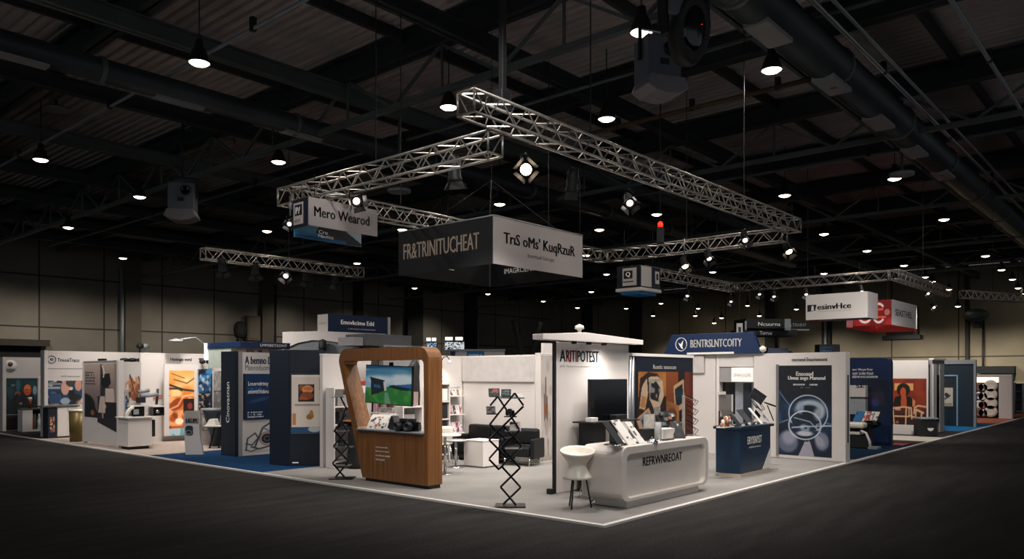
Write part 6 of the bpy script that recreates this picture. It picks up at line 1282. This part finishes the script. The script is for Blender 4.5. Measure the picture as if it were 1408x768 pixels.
x, y = fl(1068, 641); t = thing('cable_bundle', 'tangled pale cable bundle hanging at the side of the navy counter', 'cable', (X0+cl+.16, Y0_+.25, 0)); b = MB(); g = random.Random(3); pts = [(.0, 0, .86)]
for i in range(22): pts.append((g.uniform(-.04, .12), g.uniform(-.08, .08), .82-.028*i))
pts += [(.02, 0, .1), (-.02, -.1, .012), (.1, -.3, .012), (.3, -.2, .012)]; b.path(pts, .009, 5); b.build('cable', LTGREY, t); b = MB(); b.path([(.05, .02, .6), (.1, .02, .3), (.2, -.05, .05), (.26, -.05, .0)], .01, 5); b.build('stand_leg', BAR, t)
# ---- blue slab wall with desk
t = thing('blue_wall', 'thick blue wall with rounded top edge, white text and furniture print', 'display panel', (15.1, 4.2, 0), -R(90)); L_ = 4.2-.5
b = MB(); o = rrect(0, L_, 0, 2.5, .02, 2)[:6]; o = [(0, 0), (L_, 0)]+arc(L_-.16, 2.5-.16, .16, 0, 90, 6)+[(0, 2.5)]; b.prism(o, 0, .2); b.build('slab', NAVYS, t, .02)
def by(px): return 4.2-y_on(px, 15.1)
def bz(py): return zat(py, 15.1, y_on(1200, 15.1))
cv = Canvas(90, 100, '#0d1d38'); cv.grad('#10294c', '#0c1628', 0, 1, 0, 1); cv.mottle(4, 3, '#1f3560', .5, .8, .6); cv.ell(.68, .64, .1, .06, '#24529a', .9, soft=.7); cv.mottle(5, 9, '#4a2a3a', .6, .8, .5, (.5, .9, .6, .8))
sheet(t, 'dark_print', by(1165), by(1222), bz(607), bz(522), -.006, cv, .03)
for i, (s_, a, b_) in enumerate((('ssere  Witn pter Porstr', 1172, 1200), ('cenatr  La mber thssacin', 1172, 1201), ('adtarsen ersct cursosmonn', 1172, 1207))): txt(t, s_, (by(a)+by(b_))/2, bz(508+4.6*i), by(b_)-by(a), .085, INKW, -.006)
t = thing('white_display_case', 'white two-tier display case against the blue wall', 'display case', (15.0, y_on(1160, 14.95), 0), -R(90)); w_ = y_on(1160, 14.95)-y_on(1192, 14.95)
zt, zm, zb = zat(529, 14.95, 2), zat(546, 14.95, 2), zat(568, 14.95, 2)
MB().box(0, w_, -.18, .04, zm+.03, zt).build('upper_case', WHITE, t); MB().box(0, w_, -.18, .04, zb, zm).build('lower_case', mat('case_grey', '#9fa3a6', .5), t); MB().box(-.01, w_+.01, -.2, .05, zm+.001, zm+.028).build('dark_gap', BLACK, t); MB().box(.1, w_-.1, -.16, .0, 0, zb).build('pedestal', NAVYD, t); txt(t, 'SE', w_*.78, (zm+zt)/2+.16, .22, .10, INKD, -.186, .02)
yL, yR = y_on(1165, 14.2), y_on(1212, 14.2); zt = zat(578, 14.2, 1.8)
t = thing('reception_desk', 'black boat-shaped desk in front of the blue wall', 'desk', (14.0, yL, 0), -R(90)); w_ = yL-yR
MB().slab([(0, -.05), (w_-.2, -.05), (w_, .2), (w_-.1, .5), (0, .5)], zt-.05, zt).build('top', BLACKG, t); b = MB(); b.prism([(0, .02), (w_*.72, .02), (w_*.70, .5), (w_*.8, .75), (w_*.95, zt-.06), (0, zt-.06)], 0, .42); b.build('body', BLACK, t)
def dq(px, off): return (14.0+off, y_on(px, 14.0+off), zt+.002)
for i, (px, m, sd, lab) in enumerate(((1178, BLUEB, 1, 'blue brochure stack end on the black desk'), (1182, PAPER, 2, 'white brochure with red edge on the black desk'), (1187, RED, 3, 'reddish brochure fanned on the black desk'), (1191, PAPER, 4, 'pale brochure beside the reddish one on the black desk'), (1199, PAPERK, 5, 'dark framed card with white border on the black desk'))):
    leaf('brochure', lab, 'brochure', dq(px, .2), -R(90)-R(20), .26, .34, 32, m, 'brochures on the black desk', pagecv(100+i, ('#2f6a9c', '#d6cfc8', '#a43a30', '#cfc9c2', '#c9c4bd')[i], ('#16304a', '#b03a2c', '#d9d2ca', '#394a5c', '#22252a')[i], 7))
x, y = fl(1182, 617); t = thing('lounge_chair', 'white lounge chair with curved white side frame by the black desk', 'chair', (13.55, y_on(1171, 13.55), 0), -R(90)); w_ = .75
MB().box(-.3, .3, 0, .4, .54, .70).build('seat_cushion', OFFW, t, .05); MB().box(-.3, .2, .05, .4, .36, .44).build('lower_shelf', OFFW, t, .02); b = MB(); b.path([(.22, .05, .48), (.36, .05, .42), (.45, .05, .2), (.47, .05, .02)], .035, 8); b.build('side_frame', WHITE, t); MB().box(-.3, .4, .06, .4, .02, .34).build('base_box', BLACK, t); MB().box(.42, .66, .0, .36, 0, .06).build('foot', LTGREY, t)
# ---- red mural stand
XM = 20.3
t = thing('mural_wall', 'white booth wall with large rust-red mural of a seated woman and pale chairs', 'display panel', (XM, 3.6, 0), -R(90)); L_ = 3.6-.72
MB().box(0, L_-.02, 0, .1, .3, 2.5).build('panel', WHITE2, t); MB().box(0, L_-.02, -.5, .1, 0, .298).build('base_step', WHITE, t)
def my(px): return 3.6-y_on(px, XM)
def mz(py): return zat(py, XM, 1.9)
cv = Canvas(90, 120, '#7d2d16'); cv.grad('#35130e', '#8e3517', 0, 1, .0, .75); cv.rect(0, 1, 0, .28, '#35130e'); cv.mottle(4, 6, '#a04520', .5, .8, .5, (0, 1, .4, 1)); cv.rect(.08, .62, .76, .9, '#c99a66'); cv.ell(.34, .77, .19, .13, '#1b1412'); cv.ell(.33, .72, .085, .10, '#b5542a'); cv.poly([(.02, .44), (.1, .62), (.26, .66), (.46, .65), (.6, .6), (.64, .44)], '#16120f'); cv.poly([(.26, .44), (.28, .66), (.42, .66), (.44, .44)], '#b3582f'); cv.poly([(.6, .6), (.68, .55), (.66, .44), (.6, .44)], '#c98a5c')
c = '#cfae8d'; cv.line([(.03, .42), (.08, .02)], .02, c); cv.line([(.05, .40), (.36, .43), (.56, .41), (.58, .2)], .022, c); cv.line([(.1, .24), (.5, .24)], .022, c); cv.line([(.42, .4), (.4, .02)], .02, c); cv.line([(.5, .4), (.5, .26), (.64, .24)], .018, c); cv.line([(.64, .3), (.66, .42), (.76, .46), (.98, .44)], .022, c); cv.line([(.7, .38), (.78, .36), (.9, .32)], .03, c); cv.line([(.7, .38), (.68, .18), (.74, .1), (.82, .1), (.86, .32)], .022, c); cv.rect(.1, .25, .36, .40, '#d8c4ae', .7); cv.ell(.16, .12, .04, .03, '#a8623c')
cv.a = cv.a**1.2; sheet(t, 'mural_print', my(1226.5), my(1274), mz(587.5), mz(520), -.006, cv, .05); MB().box(my(1226), my(1274.5), -.02, -.001, mz(592), mz(588.5)).build('lower_rail', mat('pink_rail', '#b58a80', .5), t)
t = thing('side_return', 'grey side wall of the mural stand with tall dark slot and pale posts', 'display panel', (XM+.02, .62, 0)); w_ = x_on(1298.5, .62)-XM-.02
MB().box(0, w_, 0, .06, .02, 2.5).build('panel', GREYP, t); MB().box(.02, w_*.28, -.03, -.002, .02, 2.36).build('pale_post', WHITE2, t); MB().box(w_*.3, w_*.52, -.02, -.002, .4, 2.0).build('dark_slot', BLACKG, t); MB().box(w_*.54, w_*.9, -.03, -.002, .02, 2.36).build('pale_post', mat('grey_white_post', '#a29f9b', .6), t); MB().box(0, w_, -.05, .1, 2.505, 2.56).build('top_rail', WHITE, t)
x, y = fl(1278, 600); t = thing('display_bin', 'dark cubic bin with pale top rim and white bowl motif, by the mural wall', 'bin', (x, y, 0), CAMRZ); s_ = dep(x, y)/FX
MB().box(-11*s_, 11*s_, 0, .5, 0, .56).build('body', BLACK, t, .01); MB().box(-11.5*s_, 11.5*s_, -.03, .53, .562, .61).build('rim', LTGREY, t, .006); b = MB(); b.prism(arc(1.5*s_, .28, .10, 180, 360, 10), -.008, -.001); b.build('bowl_motif', PAPER, t)
tag(MB().box(-.35, .35, -.2, .2, 0, .02).build('red_mat', RED, None, 0, (*fl(1236, 611), .003), 0), 'small red mat on the dark floor at the foot of the blue wall', 'mat')
# ---- teal stand
XT = 25.7
t = thing('teal_wall', 'dark teal wall framed in pale aluminium with a pale door frame', 'display panel', (XT, 3.6, 0), -R(90)); L_ = 3.6-.3
MB().box(0, L_-.09, 0, .08, .002, 2.42).build('panel', mat('teal_wall_face', '#0a2230', .5), t); MB().box(0, L_-.08, -.06, .1, 2.422, 2.58).build('top_beam', LTGREY, t); MB().box(L_-.08, L_, -.06, .1, 0, 2.58).build('end_post', LTGREY, t)
def ty(px): return 3.6-y_on(px, XT)
def tz(py): return zat(py, XT, 1.5)
b = MB(); b.box(ty(1315.5), ty(1317.5), -.05, -.002, .02, tz(517)); b.build('door_post', mat('pale_blue_post', '#7f9db0', .5), t); MB().box(ty(1290), ty(1317.5), -.05, -.002, tz(517)+.002, tz(515)).build('door_head', MATS['pale_blue_post'], t)
cv = Canvas(30, 50, '#b9ad9c'); cv.rect(0, 1, .8, 1, '#1a1f22'); cv.ell(.4, .5, .25, .09, '#20262a', ang=-20); cv.line([(.2, .36), (.7, .5)], .05, '#2a3034'); cv.rect(0, 1, 0, .08, '#1a1f22'); cv.rect(.1, .9, .1, .2, '#8a8076')
sheet(t, 'poster_print', ty(1297), ty(1310.5), tz(560), tz(526), -.02, cv, .05); MB().box(ty(1296), ty(1311), -.018, -.002, tz(561), tz(525)).build('poster_frame', BLACK, t)
# ---- lit shelf stand
XS = 33.0
t = thing('lit_shelf_wall', 'white framed stand with glowing header and dark shelves of round products', 'shelf', (XS, y_on(1343, XS), 0), -R(90)); y0 = y_on(1343, XS)
def sy(px): return y0-y_on(px, XS)
def sz(py): return zat(py, XS, y_on(1360, XS))
MB().box(sy(1340), sy(1373), .3, .36, .002, sz(517)).build('back_panel', mat('shelf_back_dark', '#2a2422', .6), t); MB().box(sy(1340), sy(1373), .02, .298, sz(525.5), sz(518)).build('lit_header', mat('warm_lit_header', '#ffe6cc', .5, emit=1.3), t); MB().box(sy(1340), sy(1391), -.02, .36, sz(517)+.002, sz(514.5)).build('top_beam', WHITE, t); MB().box(sy(1373.2), sy(1391), .0, .3, .002, sz(517)).build('side_wall', WHITE2, t); MB().box(sy(1391.2), sy(1392.6), -.02, .3, .002, sz(514.5)).build('end_post', LTGREY, t)
for py in (538, 550, 562, 573): MB().box(sy(1341), sy(1372), -.02, .298, sz(py)-.04, sz(py)).build('shelf_board', BLACK, t)
k_ = 0
for r_, py in enumerate((538, 550, 562, 573)):
    for j, px in enumerate((1346, 1352, 1362.5)):
        rr = (.2, .18, .27)[j]; m = (PAPERC, SILVER, OFFW)[(j+r_) % 3] if j < 2 else OFFW; M = Matrix.Rotation(R(90), 4, 'Y')
        o = MB().lathe([(rr*.4, -.03), (rr, -.03), (rr, .05), (rr*.4, .05), (rr*.4, -.03)], 16, M=M).build('ring_product', m, None, 0, (XS-.05, y_on(px, XS), sz(py)+rr+.003)); k_ += 1
        tag(o, '%s ring-shaped product on the %s shelf of the lit shelf stand' % (('small pale', 'small middle', 'large white')[j], ('top', 'upper middle', 'lower middle', 'bottom')[r_]), 'product', 'ring products in the lit stand')
x0 = dd(1380, 40); t = thing('black_curtain', 'tall black pleated curtain at the end of the lit shelf stand', 'curtain', (*x0, 0), CAMRZ); s_ = 40/FX
b = MB(); P = [(14*s_*i/28, .06*math.sin(i*1.9)) for i in range(29)]; vs = [(x, y, z) for z in (0, CH-12*s_) for x, y in P]; n = 29; b.add(vs, [(i, i+1, i+1+n, i+n) for i in range(n-1)], 0, True); b.build('cloth', BLACK, t); MB().tube((-.1, 0, CH-11.5*s_), (14*s_+.1, 0, CH-11.5*s_), .03, 6).build('rail', LTGREY, t); MB().tube((-.1, 0, 0), (-.1, 0, CH-11.5*s_), .025, 6).build('post', STEEL, t); MB().tube((14*s_+.1, 0, 0), (14*s_+.1, 0, CH-11.5*s_), .025, 6).build('post', STEEL, t)
x0 = dd(1396, 41); t = thing('storage_rack', 'black storage rack with pale edges at the far end of the aisle', 'shelf', (*x0, 0), CAMRZ); s_ = 41/FX
for i in range(3): MB().box(i*11*s_-.04, i*11*s_+.04, 0, .06, 0, CH-12*s_).build('post', LTGREY, t)
for z in (.05, .65, 1.1, 1.5): MB().box(0, 24*s_, .0, .5, z, z+.04).build('shelf_board', LTGREY if z < .1 else DGREY, t)
MB().box(0, 24*s_, .5, .54, 0, CH-12*s_).build('back_panel', BLACK, t)
# ================================================================== camera, light, world
cd = bpy.data.cameras.new('camera'); cd.sensor_width = 36; cd.lens = FX/1408*36; cd.shift_y = (HY-384)/1408; cd.clip_end = 400
co_ = bpy.data.objects.new('camera', cd); COL.objects.link(co_); co_.location = (CAM[0], CAM[1], CH); co_.rotation_euler = (R(90), 0, CAMRZ)
SC.camera = co_
w = bpy.data.worlds.new('hall_air'); SC.world = w; w.use_nodes = True
bg = w.node_tree.nodes['Background']; bg.inputs[0].default_value = (.72, .78, .85, 1); bg.inputs[1].default_value = .38
def spot(loc, aim, watts, ang=100, blend=.8, r=.25, c=(1, .86, .73)):
    l = bpy.data.lights.new('spot_lamp', 'SPOT'); l.energy = watts; l.spot_size = R(ang); l.spot_blend = blend; l.shadow_soft_size = r; l.color = c
    o = bpy.data.objects.new('spot_lamp', l); COL.objects.link(o); o.location = loc
    o.rotation_euler = (Vector(aim)-Vector(loc)).to_track_quat('-Z', 'Y').to_euler(); return o
WARM = (1, .935, .88)
# truss spotlights over the white-counter stand
for x, y, ax, ay, p in ((1.6, 2.0, 1.2, 2.5, 360), (4.6, .6, 4.4, 2.2, 420), (7.6, 1.2, 7.2, 2.6, 420), (2.0, 5.2, 2.6, 6.0, 300), (4.0, 4.0, 4.4, 6.0, 420), (6.8, 4.2, 9.0, 3.6, 420), (1.4, -0.4, 2.2, 1.0, 170), (3.0, -.2, 2.9, 2.2, 200), (-1.2, 3.6, 1.0, 5.2, 140), (9.0, -1.4, 9.7, 1.1, 150)):
    spot((x, y, 5.6), (ax, ay, 0), p*1.75, 105, .9, .3, WARM)
# stands on the panelled wall side
for x, y, ax, ay, p in ((-.2, 9.6, 1.8, 10.6, 150), (1.0, 13.0, 3.5, 14.6, 330), (2.2, 16.0, 3.2, 18.2, 330), (.8, 14.0, 1.2, 16.2, 130), (2.0, 19.6, 2.6, 21.6, 260), (-1.2, 18.0, .5, 17.5, 150), (1.8, 24.0, 2.2, 27.2, 90)):
    spot((x, y, 5.0), (ax, ay, 0.6), p*2.0, 100, .9, .3, WARM)
# far stands along the other aisle
for x, y, ax, ay, p in ((12.6, .0, 14.6, 1.4, 130), (17.0, 0, 20.0, 2.0, 420), (23.0, 1.0, 25.4, 2.2, 160), (28.0, 2.5, 31.5, 3.5, 260)):
    spot((x, y, 5.0), (ax, ay, .6), p*1.95, 100, .9, .3, WARM)
# hall lamps: wide light from under the roof, and added spots grazing the far walls
for px, py, p in ((274, 87, 260), (617, 148, 260), (882, 45, 260), (1061, 97, 300), (56, 220, 260), (383, 223, 200), (1230, 246, 420)):
    x, y = dd(px, 8*FX/(HY-py)); spot((x, y, 9.8), (x, y, 0), p, 165, .4, .27, (1, .9, .8))
for px in (40, 135, 250, 330, 440, 540, 640): x = x_on(px, YW-7); spot((x, YW-7, 8.8), (x, YW-.5, 1.2), 900, 108, .9, .5, (1, .9, .78))
for px in (900, 990, 1110, 1220, 1300, 1385): y = y_on(px, XW-8); spot((XW-8, y, 6.5), (XW-.5, y, -1.0), 2300, 100, .9, .5, (1, .9, .76))
# added fill spots without fixtures, to brighten the stand faces and hanging signs
spot((-3.5, -4.5, 8.5), (2.6, 1.6, .8), 1200, 62, .9, .5, WARM)
spot((4.0, -7.0, 8.5), (7.5, 1.5, 1.2), 900, 60, .9, .5, WARM)
spot((-6.5, 5.0, 8.5), (1.2, 6.5, 1.2), 900, 70, .9, .5, WARM)
spot((-7.0, 14.0, 8.5), (1.0, 14.5, 1.2), 1100, 75, .9, .5, WARM)
spot((-1.5, 1.0, 8.0), (4.8, 6.2, 5.0), 900, 36, .8, .3, WARM)
spot((-1.0, 4.0, 8.0), (1.5, 9.0, 5.2), 420, 32, .8, .3, WARM)
spot((15.5, -1.5, 7.5), (20.8, 3.0, 4.7), 1900, 60, .8, .3, WARM)
spot((11.0, 4.0, 8.0), (13.6, 7.5, 4.9), 300, 40, .8, .3, WARM)
spot((3.0, 1.86, 2.5), (3.0, 2.3, .4), 55, 135, 1, .2, WARM)  # light of the canopy downlights on the sign wall
spot((1.9, 6.5, 5.6), (5.15, 6.5, 1.3), 420, 75, .9, .3, WARM)
spot((2.6, 5.0, 5.6), (3.6, 7.7, 1.3), 300, 75, .9, .3, WARM)
spot((4.35, 7.35, 2.26), (4.35, 7.7, 1.2), 22, 120, .8, .03, WARM)  # light of the small arm lamp on the wall
SC.view_settings.view_transform = 'Standard'; SC.view_settings.look = 'None'; SC.view_settings.exposure = 0; SC.view_settings.gamma = 1
try:
    SC.cycles.use_denoising = True; SC.cycles.max_bounces = 6; SC.cycles.sample_clamp_indirect = 4
except Exception as e: print(e)
